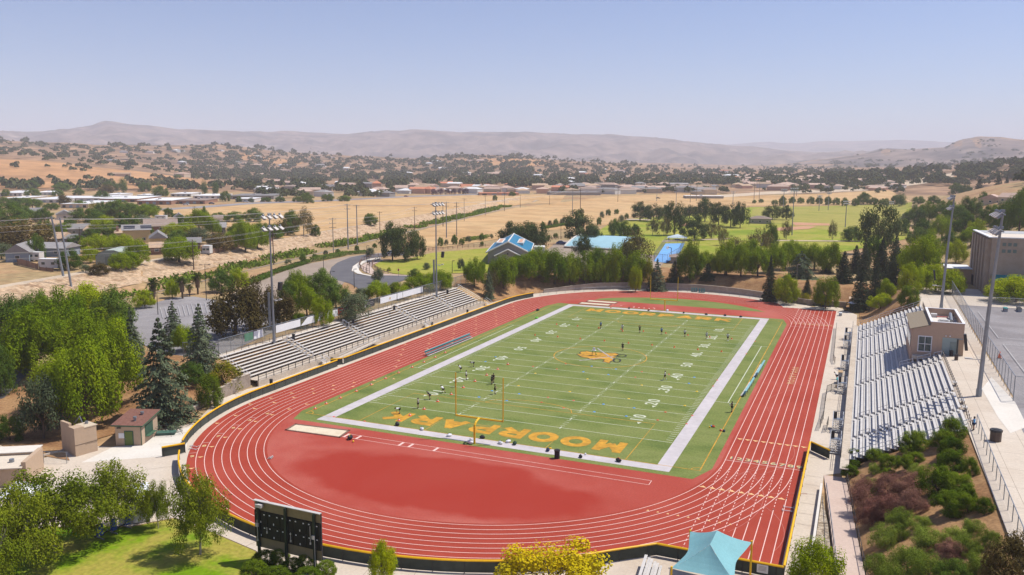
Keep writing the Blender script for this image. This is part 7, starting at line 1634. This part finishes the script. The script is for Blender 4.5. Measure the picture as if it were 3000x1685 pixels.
flat_building(1405,1520,573,566,22,'pink','red','long salmon shop row with terracotta roof at the end of the far road','shop',bays=4,name='shop'); flat_building(1612,1760,572,564,24,'grey','grey','long grey roofed block behind the golden field','shop',bays=0,name='shop'); flat_building(1185,1260,565,556,24,'brown','brown','long brown wall building beside the red tower roof','shop',bays=0,name='shop'); flat_building(2010,2120,582,575,16,'grey','white','low pale sheds by the farm road','shop',bays=0,name='shop')
house(1104,560,26,'tower like building with a bright terracotta hip roof','red','pink',12,9,3,hip=True,parts=False,far=False); 
def far_trees():
    """tree cover of the valley and hills, thousands of crowns that read as one mass"""
    rg = np.random.RandomState(3); base = []
    for k in range(4):
        n = 34; d = rand_dir(rg, n); d[:,2] = np.abs(d[:,2])*1.1-.15; base.append((d*(.33+.15*rg.rand(n,1))*np.array([1,1,1.0])+np.array([0,0,.45]), d+np.array([0,0,.4])+rg.normal(size=(n,3))*.5, rg.normal(size=(n,3))))
    C, N, L, W = [], [], [], []
    def add(p, h, w_):
        b = base[rg.randint(4)]; s = np.array([w_, w_, h]); n = len(b[0]); C.append(b[0]*s+np.array(p)); N.append(b[1]); l = b[2]/np.linalg.norm(b[2],axis=1,keepdims=True)*w_*.42; L.append(l); W.append(np.full(n, w_*.34))
    def zone(n, x0, x1, ylo, yhi, hh, ww, thr=-.2, sc_=.016, r0=560):
        k = 0; tries = 0
        while k < n and tries < n*6:
            tries += 1; px = rs.uniform(x0, x1); a = ylo(px) if callable(ylo) else ylo; b = yhi(px) if callable(yhi) else yhi
            py = rs.uniform(a, b)
            if noise.noise(Vector((px*sc_, py*sc_*3.2, 5.0)))+.35*noise.noise(Vector((px*.06, py*.2, 1.0))) < thr: continue
            p = gat_far(px, py, r0)
            if p is None: continue
            h = rs.uniform(*hh); add(p, h, h*rs.uniform(*ww)); k += 1
    zone(700, 0, 760, lambda x: lin(Y2, x)+2, lambda x: lin(Y1, x)-5, (3,9), (.9,1.8), .0, .03)
    zone(60, 0, 700, lambda x: lin(Y1, x)-4, 545, (4,9), (.9,1.6), .22)
    zone(190, 0, 760, 543, 562, (6,11), (.8,1.4), -.05)
    zone(2300, 560, 1560, lambda x: lin(Y2, x)+2, 530, (4,11), (.8,1.5), -.16, .03)
    zone(760, 720, 1660, 512, 552, (6,13), (.7,1.3), -.08)
    zone(150, 760, 1150, 550, 582, (5,10), (.9,1.3), -.05)
    zone(1800, 1480, 2420, lambda x: min(498, lin(Y2, x)+3), 546, (4,12), (.6,1.3), -.16, .03)
    zone(300, 1640, 2640, 528, 570, (4,9), (.8,1.3), .06)
    zone(560, 2420, 3050, lambda x: lin(Y2, x)+4, lambda x: 548, (6,15), (.8,1.4), -.2)
    zone(90, 0, 2400, lambda x: lin(Y2, x)-1, lambda x: lin(Y2, x)+4, (8,16), (.8,1.4), .1)
    zone(160, 2300, 3050, lambda x: lin(Y3, x)+6, lambda x: lin(Y2, x)-2, (4,9), (1.0,2.6), .1, r0=2900)
    o = bpy.data.objects.new('distant_trees', leafmesh('distant_trees', np.concatenate(C), np.concatenate(N), np.concatenate(L), np.concatenate(W), 3, L_far)); COL.objects.link(o); o['kind'] = 'stuff'
far_trees()
# purple blooming street trees before the shops, palms
for i, (px, py) in enumerate(((1270,572),(1290,571),(1310,571),(1330,571),(1350,570),(1365,570))): plant_px('flower', px, py, py-20, 22, nth(i)+' purple blooming tree from the left before the town shops', group='purple blooming trees')
# ---- cars
def car(px, py, col, label, rz, far=False, z=None):
    p = gat(px, py) if z is None else at(px, py, z); t = thing('car', label, 'car', p, rz, 'cars'); m = mat('car_paint', col, .25, .03, spec=.6)
    def loft(secs, w0):
        b = MB(); n = len(secs); pts = []
        for x, z0, z1, w_ in secs: pts.append([(x,-w_,z0),(x,w_,z0),(x,w_*.93,z1),(x,-w_*.93,z1)])
        for a, c in zip(pts, pts[1:]):
            for k in range(4): b.face([a[k],a[(k+1)%4],c[(k+1)%4],c[k]])
        b.face(pts[0][::-1]); b.face(pts[-1]); return b
    loft([(-2.2,.4,.75,.78),(-2.0,.28,.95,.88),(-.9,.25,1.0,.9),(.9,.25,.95,.9),(1.9,.28,.8,.86),(2.25,.4,.62,.76)], 1).build('body', m, t)
    c = loft([(-1.75,.96,1.02,.78),(-1.2,.96,1.42,.74),(.2,.96,1.46,.72),(1.0,.94,1.0,.76)], 1).build('cabin', M_glass, t); loft([(-1.1,1.42,1.47,.70),(.15,1.44,1.50,.68)], 1).build('roof', m, c)
    for x in (-1.4,1.4):
        for y in (-.85,.85): b = MB(); b.tube((x,y-.1,.32),(x,y+.1,.32), .32, n=12); b.build('wheel', M_dark, t)
for a in ((430,606,(.7,.7,.7),'white car at the left start of the far road',.5),(545,601,(.7,.7,.7),'white car in the middle of the far road',.5),(620,598,(.05,.05,.06),'dark car on the far road by the trees',.45),(720,593,(.7,.7,.72),'white car on the far road before the shops',.4),(770,592,(.6,.6,.6),'silver car farther along the far road',.4),(965,584,(.5,.04,.03),'red car on the far road',.35),(1190,577,(.35,.05,.03),'dark red car far along the road',.3),(1928,582,(.03,.03,.04),'dark car near the end of the golden field',.2),(1645,715,(.05,.10,.28),'blue car parked beside the curved roof',.3),(1837,688,(.65,.68,.75),'pale car parked behind the curved roof',.1),(1150,745,(.6,.6,.6),'white truck behind the lawn pines',.5)): car(*a)
# ================================================================ people, marker cones, bags, odds and ends, haze
M_skin = mat('skin', (.42,.24,.16), .6, .05); M_hair = mat('hair', (.035,.022,.015), .6, .1); M_shoe = mat('shoe', (.03,.03,.035), .6, .1)
CLOTH = {k: mat('cloth_'+k, c, .85, .06) for k, c in dict(white=(.72,.72,.72), black=(.012,.012,.014), green=(.015,.05,.03), grey=(.36,.33,.35), blue=(.12,.26,.55), sky=(.12,.38,.70), navy=(.02,.03,.08), dark=(.03,.028,.03)).items()}
def skin_mesh(name, V, E, Rr, m, sub=1):
    me = bpy.data.meshes.new(name); me.from_pydata(V, E, []); o = bpy.data.objects.new(name, me); COL.objects.link(o)
    sk = o.modifiers.new('s', 'SKIN'); sk.use_smooth_shade = True; sk.branch_smoothing = .4
    for i, d in enumerate(me.skin_vertices[0].data): d.radius = (Rr[i],)*2 if not hasattr(Rr[i], '__len__') else Rr[i]; d.use_root = (i == 0)
    sb = o.modifiers.new('u', 'SUBSURF'); sb.levels = sub; sb.render_levels = sub
    bpy.context.view_layer.update()
    out = bpy.data.meshes.new_from_object(o.evaluated_get(bpy.context.evaluated_depsgraph_get())); out.name = name; out.materials.clear(); out.materials.append(m)
    bpy.data.objects.remove(o); bpy.data.meshes.remove(me); return out
def pose_joints(p):
    J = dict(pel=(0,0,.93), wai=(0,0,1.05), che=(0,.01,1.27), nec=(0,.015,1.45), hea=(0,.03,1.56), top=(0,.03,1.66), nos=(0,.125,1.57))
    for s, k in ((-1,'l'),(1,'r')):
        J.update({k+'sh':(s*.18,0,1.40), k+'el':(s*.25,-.02,1.14), k+'wr':(s*.26,.07,.92), k+'hi':(s*.09,0,.88), k+'kn':(s*.10,.02,.48), k+'an':(s*.10,-.01,.08), k+'to':(s*.12,.15,.035)})
    def lean(f, dz, up=1.0):
        for n, q in (('wai',.10),('che',.34),('nec',.50),('hea',.60),('top',.68),('nos',.66)): x, y, z = J[n]; h = z-.93; a = f; J[n] = (x, h*math.sin(a), .93+dz+h*math.cos(a))
        J['pel'] = (0,0,.93+dz)
        nx = J['hea']; J['nos'] = (0, nx[1]+.08, nx[2]-.05)
        for s, k in ((-1,'l'),(1,'r')): h = .47; J[k+'sh'] = (s*.18, h*math.sin(f), .93+dz+h*math.cos(f)); J[k+'hi'] = (s*.09,0,.88+dz)
    if p == 'bend':
        lean(1.55, -.06)
        for s, k in ((-1,'l'),(1,'r')): J[k+'el'] = (s*.20,.50,.60); J[k+'wr'] = (s*.14,.42,.34); J[k+'kn'] = (s*.11,.04,.46)
    if p == 'knees':
        lean(.85, -.12)
        for s, k in ((-1,'l'),(1,'r')): J[k+'el'] = (s*.26,.28,.82); J[k+'wr'] = (s*.15,.16,.56); J[k+'kn'] = (s*.13,.12,.44); J[k+'an'] = (s*.13,-.03,.08); J[k+'to'] = (s*.15,.13,.035)
    if p == 'crouch':
        lean(.95, -.18)
        J.update(lkn=(-.12,.22,.46), lan=(-.12,.10,.08), lto=(-.13,.26,.035), rkn=(.12,-.05,.40), ran=(.13,-.38,.12), rto=(.14,-.27,.035), lel=(-.28,.20,.80), lwr=(-.24,.42,.66), rel=(.28,.22,.78), rwr=(.22,.44,.62))
    if p == 'walk':
        J.update(lkn=(-.10,.20,.50), lan=(-.10,.24,.09), lto=(-.11,.40,.05), rkn=(.10,-.02,.47), ran=(.10,-.30,.14), rto=(.11,-.18,.04), lel=(-.24,-.16,1.15), lwr=(-.22,-.12,.92), rel=(.24,.08,1.14), rwr=(.22,.28,1.02))
    if p == 'hips':
        for s, k in ((-1,'l'),(1,'r')): J[k+'el'] = (s*.36,-.06,1.18); J[k+'wr'] = (s*.19,.06,1.02)
    if p == 'hold':
        for s, k in ((-1,'l'),(1,'r')): J[k+'el'] = (s*.25,.06,1.14); J[k+'wr'] = (s*.12,.28,1.16)
    if p == 'head':
        for s, k in ((-1,'l'),(1,'r')): J[k+'el'] = (s*.36,.06,1.55); J[k+'wr'] = (s*.12,.02,1.72)
    return {k: Vector(v) for k, v in J.items()}
RAD = dict(pel=(.145,.105), wai=(.125,.095), che=(.155,.105), nec=.055, hea=.088, top=.07, nos=.018, sh=.06, el=.042, wr=.03, hi=.088, kn=.058, an=.04, to=.035)
_pc = {}
def person_meshes(p):
    if p in _pc: return _pc[p]
    J = pose_joints(p); names = list(J); V, E, Q = [], [], []
    ix = {}
    def add(n, co, r): ix[n] = len(V); V.append(tuple(co)); Q.append(r)
    for n in names: add(n, J[n], RAD.get(n) or RAD[n[1:]])
    ch = [('pel','wai'),('wai','che'),('che','nec'),('nec','hea'),('hea','top'),('hea','nos')]
    for k in 'lr':
        ch += [('che',k+'sh'),(k+'sh',k+'el'),(k+'el',k+'wr'),('pel',k+'hi'),(k+'hi',k+'kn'),(k+'kn',k+'an'),(k+'an',k+'to')]
        d = (J[k+'wr']-J[k+'el']).normalized(); sd = d.cross(Vector((0,1,0) if abs(d.y) < .8 else (0,0,1))).normalized(); pm = J[k+'wr']+d*.06; add(k+'pm', pm, .034); ch.append((k+'wr',k+'pm'))
        for f in range(4): t = pm+d*(.05+.02*(f in (1,2)))+sd*(f-1.5)*.022; e = t+d*.03+sd.cross(d)*.02; add(k+'f%d' % f, t, .010); add(k+'g%d' % f, e, .009); ch += [(k+'pm',k+'f%d' % f),(k+'f%d' % f,k+'g%d' % f)]
        t = pm-d*.02+sd*.05; add(k+'th', t, .011); ch.append((k+'pm',k+'th'))
    E = [(ix[a], ix[b]) for a, b in ch]
    body = skin_mesh('body', V, E, Q, M_skin)
    def sub(names_, edges, grow, nm, extra={}):
        vv, rr2, m = [], [], {}
        for n in names_:
            m[n] = len(vv); vv.append(tuple(extra[n][0] if n in extra else J[n])); r = extra[n][1] if n in extra else (RAD.get(n) or RAD[n[1:]]); rr2.append(tuple(q+grow for q in r) if hasattr(r, '__len__') else r+grow)
        return skin_mesh(nm, vv, [(m[a], m[b]) for a, b in edges], rr2, CLOTH['white'])
    L = lambda a, b, t: J[a].lerp(J[b], t)
    shirt = sub(['wai','pel2','che','ne2','lsh','rsh','le2','re2'], [('wai','pel2'),('wai','che'),('che','ne2'),('che','lsh'),('che','rsh'),('lsh','le2'),('rsh','re2')], .022, 'shirt', {'pel2': (L('wai','pel',.6), (.135,.10)), 'ne2': (L('che','nec',.8), .06), 'le2': (L('lsh','lel',.65), .05), 're2': (L('rsh','rel',.65), .05)})
    shorts = sub(['pel','lhi','rhi','lk2','rk2'], [('pel','lhi'),('pel','rhi'),('lhi','lk2'),('rhi','rk2')], .022, 'shorts', {'lk2': (L('lhi','lkn',.7), .075), 'rk2': (L('rhi','rkn',.7), .075)})
    b = MB(); hv = J['top']-J['hea']; c = J['hea']+hv*.62; bk = Vector((0,-1,0)) if abs(hv.normalized().z) > .6 else Vector((0,0,1)); c = c+bk*.025
    b.ball(c, (.105,.105,.10), 10, 7); b.ball(c+bk*.06-hv.normalized()*.08, (.06,.06,.09), 8, 6); hair = b.mesh('hair', M_hair, True)
    sh = []
    for k in 'lr': b = MB(); b.tube(J[k+'an']+Vector((0,0,.0)), J[k+'to'], .052, .042, 8); b.ball(J[k+'to'], (.045,.05,.035), 8, 6); b.tube(J[k+'an'], L(k+'an',k+'kn',.35), .048, .058, 8); sh.append(b.mesh('shoe', M_shoe, True))
    _pc[p] = (body, shirt, shorts, hair, sh); return _pc[p]
def person(px, py, pose, rz, shirt, shorts, label, z=0.0, sock=None, h=1.0, group='players and coaches'):
    q = at(px, py, z); body, sh, so_, hr, se = person_meshes(pose); t = thing('person', label, 'person', (q.x, q.y, z+.02), R(rz), group); t.scale = (h,)*3
    o = bpy.data.objects.new('body', body); COL.objects.link(o); o.parent = t
    for nm, me, m in (('shirt', sh, CLOTH[shirt]), ('shorts', so_, CLOTH[shorts]), ('hair', hr, M_hair)):
        o = bpy.data.objects.new(nm, me); COL.objects.link(o); o.parent = t; o.material_slots[0].link = 'OBJECT'; o.material_slots[0].material = m
    for me in se: o = bpy.data.objects.new('shoe', me); COL.objects.link(o); o.parent = t; o.material_slots[0].link = 'OBJECT'; o.material_slots[0].material = sock or M_shoe
    return t
W_ = M_whitep
for a in ((1171,1213,'bend',120,'white','black','person in white shirt bent over to the ground on the near end zone'),(1225,1197,'stand',100,'grey','black','person in grey top standing on the near goal line'),(1260,1171,'knees',110,'dark','black','person in dark top leaning with hands on knees beside the near number ten'),(1299,1152,'crouch',70,'white','black','person in white shirt crouching in a lunge by the near number ten'),(1335,1134,'hips',90,'white','black','person in white shirt standing at the left goalpost upright'),(1351,1090,'knees',110,'white','black','person in white shirt leaning forward with bright shoes, above the left upright',0,M_lime),(1366,1113,'stand',-80,'white','dark','person in white shirt standing by the near number twenty'),(1388,1075,'bend',120,'grey','black','person bent low near the number thirty'),(1441,1127,'hips',150,'green','black','person in dark green in front of the pair between the uprights'),(1446,1122,'stand',160,'black','black','person in black standing behind the one in dark green'),(1450,1155,'hold',-60,'green','black','person in green shirt and black shorts between the uprights'),
 (1760,963,'stand',170,'blue','black','person in blue vest, leftmost of the far line'),(1823,971,'hips',170,'white','grey','person in white shirt with two orange cones at the feet'),(1874,976,'head',180,'black','black','person all in black with raised arms in the far line'),(1938,981,'stand',180,'blue','black','person in blue and white, fourth of the far line'),(2006,987,'hips',170,'white','dark','person in white shirt, fifth of the far line'),(2070,994,'stand',185,'white','grey','person near the far number twenty in the far line'),(2132,999,'hips',180,'white','black','person in white shirt, rightmost of the far line',0,W_),(1824,1028,'stand',180,'black','black','person in black shirt standing at the far rim of the centre circle'),(1948,1114,'walk',100,'white','black','person in white shirt walking by the right number forty',0,W_),(2144,1208,'hold',120,'black','black','person in black holding a white clipboard on the right touchline'),
 (2852,1262,'hold',60,'sky','navy','person in bright blue top at the plaza fence',7.0),(2452,1112,'knees',90,'white','black','person in white shirt bending over the tables below the right bleachers'),(1077,777,'walk',30,'dark','dark','left dark clothed walker on the park path',4.0),(1082,780,'walk',40,'navy','black','right dark clothed walker on the park path',4.0)):
    person(*a)
p = at(2144,1208,0); t = thing('clipboard', 'white clipboard in the hands of the person on the right touchline', 'clipboard', (p.x-.32, p.y-.12, 1.2), R(120)); b = MB(); b.box((0,0,0), (.26,.03,.34)); b.build('board', M_whitep, t)
# ---- cones and markers
def cone_mesh(m, r, h): b = MB(); b.box((0,0,.012), (r*2.3,r*2.3,.024)); b.tube((0,0,.02), (0,0,h), r, r*.22, 12); return b.mesh('cone', m)
CM = {'orange': (cone_mesh(M_orange,.17,.34)), 'white and orange': None, 'blue': cone_mesh(M_bluepl,.16,.10), 'yellow': cone_mesh(M_yelpl,.16,.10), 'red': cone_mesh(M_redpl,.14,.09)}
def two_tone(): b = MB(); b.box((0,0,.012), (.5,.5,.024), mi=0); b.tube((0,0,.02),(0,0,.13), .20,.15,12,mi=0); b.tube((0,0,.13),(0,0,.24), .15,.11,12,mi=1); b.tube((0,0,.24),(0,0,.38), .11,.04,12,mi=0); return b.mesh('cone', [M_orange, M_whitep])
CM['white and orange'] = two_tone()
c6 = lambda P: cp(750,750,2.893,P); c7 = lambda P: cp(1500,750,2.893,P)
sets = [('white and orange','near the left goalpost upright',c6([(1540,1235),(1425,1300),(1305,1355),(1212,1398),(1655,1175),(1757,1117),(1855,1063),(1955,1012),(2048,962),(2135,920)])),
 ('white and orange','along the left touchline',c6([(500,1297),(595,1255),(715,1206),(850,1148),(975,1094),(1097,1041),(1208,992),(1322,945),(1423,902),(1518,860),(1603,822)])),
 ('red','near the near left field corner',c6([(660,1365),(920,1402)])), ('blue','on the lines before the near uprights',c6([(1890,1198),(2000,1145),(1945,897),(2030,857),(2125,1228)])),
 ('orange','along the far row of players',c7([(378,582),(555,597),(735,613),(925,625),(938,640),(1113,641),(1303,657),(1490,674),(1675,690),(1862,706)])),
 ('orange','on the second row from the far end',c7([(195,673),(387,688),(578,705),(783,722),(986,741),(1186,758),(1376,776),(1575,796),(1775,813)])),
 ('red','nearer than the centre circle',c7([(178,938),(380,960),(455,916),(1045,1030),(1100,983),(1330,1005),(305,1200),(522,1227),(250,1242),(437,1290),(1300,1325),(1235,1393)])),
 ('blue','nearer than the centre circle',c7([(675,937),(880,960),(605,983),(817,1007),(1545,1030),(1500,1082),(60,1170),(775,1258),(1035,1290),(698,1323),(968,1360)])),
 ('yellow','nearer than the centre circle',c7([(198,997),(640,1045),(1100,1097),(1567,1150),(55,1102),(490,1152),(990,1212),(1465,1270)])),
 ('red','along the right white border',c7([(2060,725),(1985,832),(1740,1055),(1705,1105),(1528,1355),(1480,1425)]))]
for col, where, P in sets:
    for i, (px, py) in enumerate(sorted(P)):
        q = at(px, py, 0); o = bpy.data.objects.new('marker_cone', CM[col]); COL.objects.link(o); o.location = (q.x, q.y, .03)
        tag(o, '%s marker cone, %s from the left %s' % (col, nth(i), where), 'cone', 'marker cones on the field')
def simple(name, label, cat, px, py, z, fn, rz=0.0, group=None):
    q = at(px, py, z); t = thing(name, label, cat, (q.x, q.y, z+.02), rz, group); fn(t); return t
# ---- bags, balls and loose kit
def bag(m, m2=None, s=1.0):
    def f(t):
        b = MB(); b.ball((0,0,.2*s), (.42*s,.26*s,.22*s), 10, 7); b.build('bag_body', m, t, True); b = MB(); b.path([(-.3*s,0,.3*s),(-.1*s,0,.48*s),(.1*s,0,.48*s),(.3*s,0,.3*s)], .03, 5); b.build('strap', m2 or M_dark, t)
    return f
def ballf(m):
    def f(t): b = MB(); b.ball((0,0,.12), .13, 12, 8); b.build('ball_skin', m, t, True)
    return f
BG = 'bags and balls left on the field edges'
for px, py, fn, lab in ((1164,1247,bag(M_blackp,s=1.2),'black bag beside the letter K of the near end zone'),(1236,1260,bag(M_whitep),'white bag on the near border below the letter R'),(1316,1279,bag(M_whitep),'white bag on the near border left of the goalpost'),(1378,1300,bag(M_whitep,s=1.4),'white bag leaning at the foot of the near goalpost'),(1413,1285,bag(M_blackp),'black bag just right of the near goalpost'),(1466,1301,bag(M_whitep),'left of two white bags right of the near goalpost'),(1489,1297,bag(M_whitep),'right of two white bags right of the near goalpost'),(1508,1303,bag(CLOTH['green'],s=1.1),'dark green bag on the near border'),(1605,1322,bag(CLOTH['navy']),'grey blue bag left of the black trash bin'),(1611,1316,bag(M_yelpl,s=.6),'small yellow bag left of the black trash bin'),(1701,1341,bag(M_blackp,s=.9),'small dark bag right of the black trash bin'),(1715,1333,ballf(M_whitep),'white ball right of the black trash bin'),(1812,1353,bag(M_blackp,M_redpl,1.1),'dark red strapped bag at the right of the near border'),(1026,1287,bag(M_blackp,M_yelpl,1.4),'big black bag at the corner of the near sand pit'),(1035,1296,ballf(M_yelpl),'yellow ball below the bag at the sand pit'),
 (1790,902,bag(M_orange,s=.7),'orange bag on the far border'),(1843,905,bag(M_blackp),'first dark bag from the left on the far border'),(1900,911,bag(M_blackp,s=.8),'second dark bag from the left on the far border'),(1955,912,bag(M_whitep,M_blackp,1.2),'white bag at the far goalpost'),(2003,918,bag(M_blackp),'dark bag right of the far goalpost'),(2069,923,bag(CLOTH['green']),'green white bag on the far border'),(2124,926,bag(M_blackp),'second dark bag from the right on the far border'),(2170,930,bag(M_blackp),'rightmost dark bag on the far border'),(1575,911,bag(M_blackp,s=1.3),'dark bag at the far left edge of the track'),(1572,934,bag(M_lime,M_dark,1.1),'green and dark bag on the far left white border'),(1747,1040,ballf(M_lime),'green ball on the midfield crest'),(2079,1254,ballf(M_yelpl),'yellow ball at the right touchline'),(2084,1251,ballf(M_bluepl),'blue ball at the right touchline'),(2090,1252,bag(M_orange,s=.7),'orange bag at the right touchline'),(2112,1263,bag(M_orange,M_whitep,.6),'orange white bundle on the right orange line'),(2121,1265,bag(CLOTH['navy'],s=.7),'navy bag on the right orange line')):
    simple('ball' if 'ball ' in lab else 'bag', lab, 'ball' if 'ball ' in lab else 'bag', px, py, 0, fn, rnd.uniform(0,3), BG)
def stand(t):
    b = MB(); [b.tube((x,y,0),(x*.8,y*.8,1.0), .03, n=5) for x in (-.35,.35) for y in (-.3,.3)]; b.build('leg', M_dark, t); b = MB(); b.box((0,0,1.25), (.45,.1,.65)); b.box((0,0,1.0), (.8,.6,.05)); b.build('board', M_whitep, t)
simple('flip_board', 'white board on a black stand on the midfield crest', 'board', 1740, 1041, 0, stand)
def blocks(t): 
    for k in range(3): b = MB(); b.box((0,k*.55,.08), (1.0,.12,.06)); b.box((.2,k*.55,.2), (.25,.3,.22)); b.build('block', M_alud, t)
simple('starting_blocks', 'three silver starting blocks inside the left bend', 'starting blocks', 790, 1345, 0, blocks, R(20)).scale = (.6,.6,.6)
def hurdle(t):
    b = MB(); b.box((0,0,.12), (1.1,.05,.07)); b.build('top_bar', M_whitep, t); b = MB(); b.box((-.5,.3,.05), (.05,.7,.05)); b.box((.5,.3,.05), (.05,.7,.05)); b.build('base', M_alud, t)
for px, py, lab in ((2310,1490,'folded white hurdle by the right fence, upper'),(2306,1500,'folded white hurdle by the right fence, lower'),(566,1310,'folded pale hurdle at the left bend by the gate, upper'),(563,1318,'folded pale hurdle at the left bend by the gate, lower')): simple('hurdle', lab, 'hurdle', px, py, 0, hurdle, R(5), 'folded hurdles')
def sled2(t):
    for x in (-1.2,0,1.2): b = MB(); b.box((x,0,.9), (.7,.4,1.4)); b.build('pad', M_teal2, t); b = MB(); b.tube((x,.2,.1),(x,.2,1.2), .06); b.build('strut', M_dark, t)
    b = MB(); b.box((0,.5,.12), (3.2,1.0,.1)); b.build('sled_frame', M_dark, t)
for px, py, lab in ((2035,826,'left teal padded machine under the far trees'),(2057,828,'right teal padded machine under the far trees')): q = gat(px, py); t = thing('blocking_sled', lab, 'sled', q, R(15)); t.scale = (.55,.55,.8); sled2(t)
def matf(t): b = MB(); b.ball((0,0,.35), (1.6,1.0,.5), 12, 7); b.build('cover', CLOTH['navy'], t, True); b = MB(); b.box((0,0,.1), (3.2,1.8,.2)); b.build('mat_base', M_blackp, t)
simple('covered_mat', 'dark covered jumping mat at the far end of the sprint lanes', 'mat', 2416, 898, 0, matf)
def cart(t): b = MB(); b.box((0,0,.7), (.9,.7,1.0)); b.build('box', M_blackp, t); b = MB(); [b.tube((x,-.3,.15),(x,-.2,.15), .15) for x in (-.3,.3)]; b.build('wheel', M_dark, t)
simple('equipment_cart', 'small dark equipment cart beside the covered mat', 'cart', 2437, 896, 0, cart)
def table(m, L_=1.8):
    def f(t):
        b = MB(); b.box((0,0,.74), (.8,L_,.05)); b.build('tabletop', m, t)
        for y in (-L_*.42,L_*.42): b = MB(); b.box((0,y,.37), (.7,.05,.72)); b.build('leg', M_steel, t)
    return f
simple('table', 'teal topped table below the right bleachers', 'table', 2457, 1122, 0, table(M_teal2)); simple('table', 'tan topped table with boxes below the right bleachers', 'table', 2462, 1100, 0, table(mat('table_tan', (.45,.30,.16), .6)))
def crates(t):
    for k in range(3): b = MB(); b.box((k*.5-.5,(k%2)*.3,.2), (.45,.45,.4)); b.build('crate', M_trash if k%2 else M_stucco, t)
simple('stacked_crates', 'tan and brown crates beside the teal table', 'crates', 2460, 1136, 0, crates)
simple('white_chairs', 'white folding furniture at the far end of the right walkway', 'chairs', 2462, 925, 0, lambda t: [table(M_whitep,1.2)(t)])
for pts, lab in (([(2450,962),(2446,1010),(2441,1057)],'far line of portable wire panels on the right walkway'),([(2441,1057),(2447,1068)],'short bent wire panel at the end of the far line'),([(2452,1140),(2422,1152),(2416,1192),(2412,1228)],'near line of portable wire panels on the right walkway'),([(2412,1228),(2400,1262)],'leaning wire panel at the near end of the panels'),([(2426,1245),(2420,1268)],'small wire panel beside the nearest stairs')):
    fence_run('wire_panel', lab, [tuple(at(x, y, 0)[:2]) for x, y in pts], 1.3, M_linkd, None, M_dark, capr=.03, step=2.2, cat='fence panel', group='portable wire panels', lift=.1)
def seat(t): b = MB(); b.box((0,0,.5), (.55,1.2,.06)); b.build('seat', M_alu, t); b = MB(); b.box((.1,0,.25), (.08,.9,.5)); b.build('leg', M_steel, t)
for px, py, lab in ((2797,1130,'small white bench alone behind the top row of the right bleachers'),(2818,1182,'upper of two white benches near the tower foot'),(2826,1203,'lower of two white benches near the tower foot')): simple('small_bench', lab, 'bench', px, py, 7, seat, group='small benches on the plaza')
def ocone(t): b = MB(); b.tube((0,0,0),(0,0,1.1), .28,.06,12); b.build('cone_body', M_orange, t); b = MB(); b.box((0,0,.03), (.6,.6,.06)); b.build('base', M_dark, t)
simple('traffic_cone', 'tall orange traffic cone behind the court fence', 'cone', 2928, 1050, 7, ocone)
simple('picnic_table', 'dark picnic tables in the shade of the court tree', 'table', 2985, 912, 7, table(M_dark, 3.0)); simple('picnic_table', 'dark table at the edge of the court tree shade', 'table', 2945, 912, 7, table(M_teal2, 2.0))
# ---- haze: even thin air round the whole scene
m = bpy.data.materials.new('haze_air'); m.use_nodes = True; nt = m.node_tree; nt.nodes.remove(nt.nodes['Principled BSDF'])
pv = nt.nodes.new('ShaderNodeVolumePrincipled'); pv.inputs['Color'].default_value = (.93,.93,1.0,1); pv.inputs['Density'].default_value = 1.35e-4; pv.inputs['Anisotropy'].default_value = .0
nt.links.new(pv.outputs[0], nt.nodes['Material Output'].inputs['Volume'])
b = MB(); b.box((0,0,260), (33000,33000,680)); o = struct('haze', b, m, 'stuff')
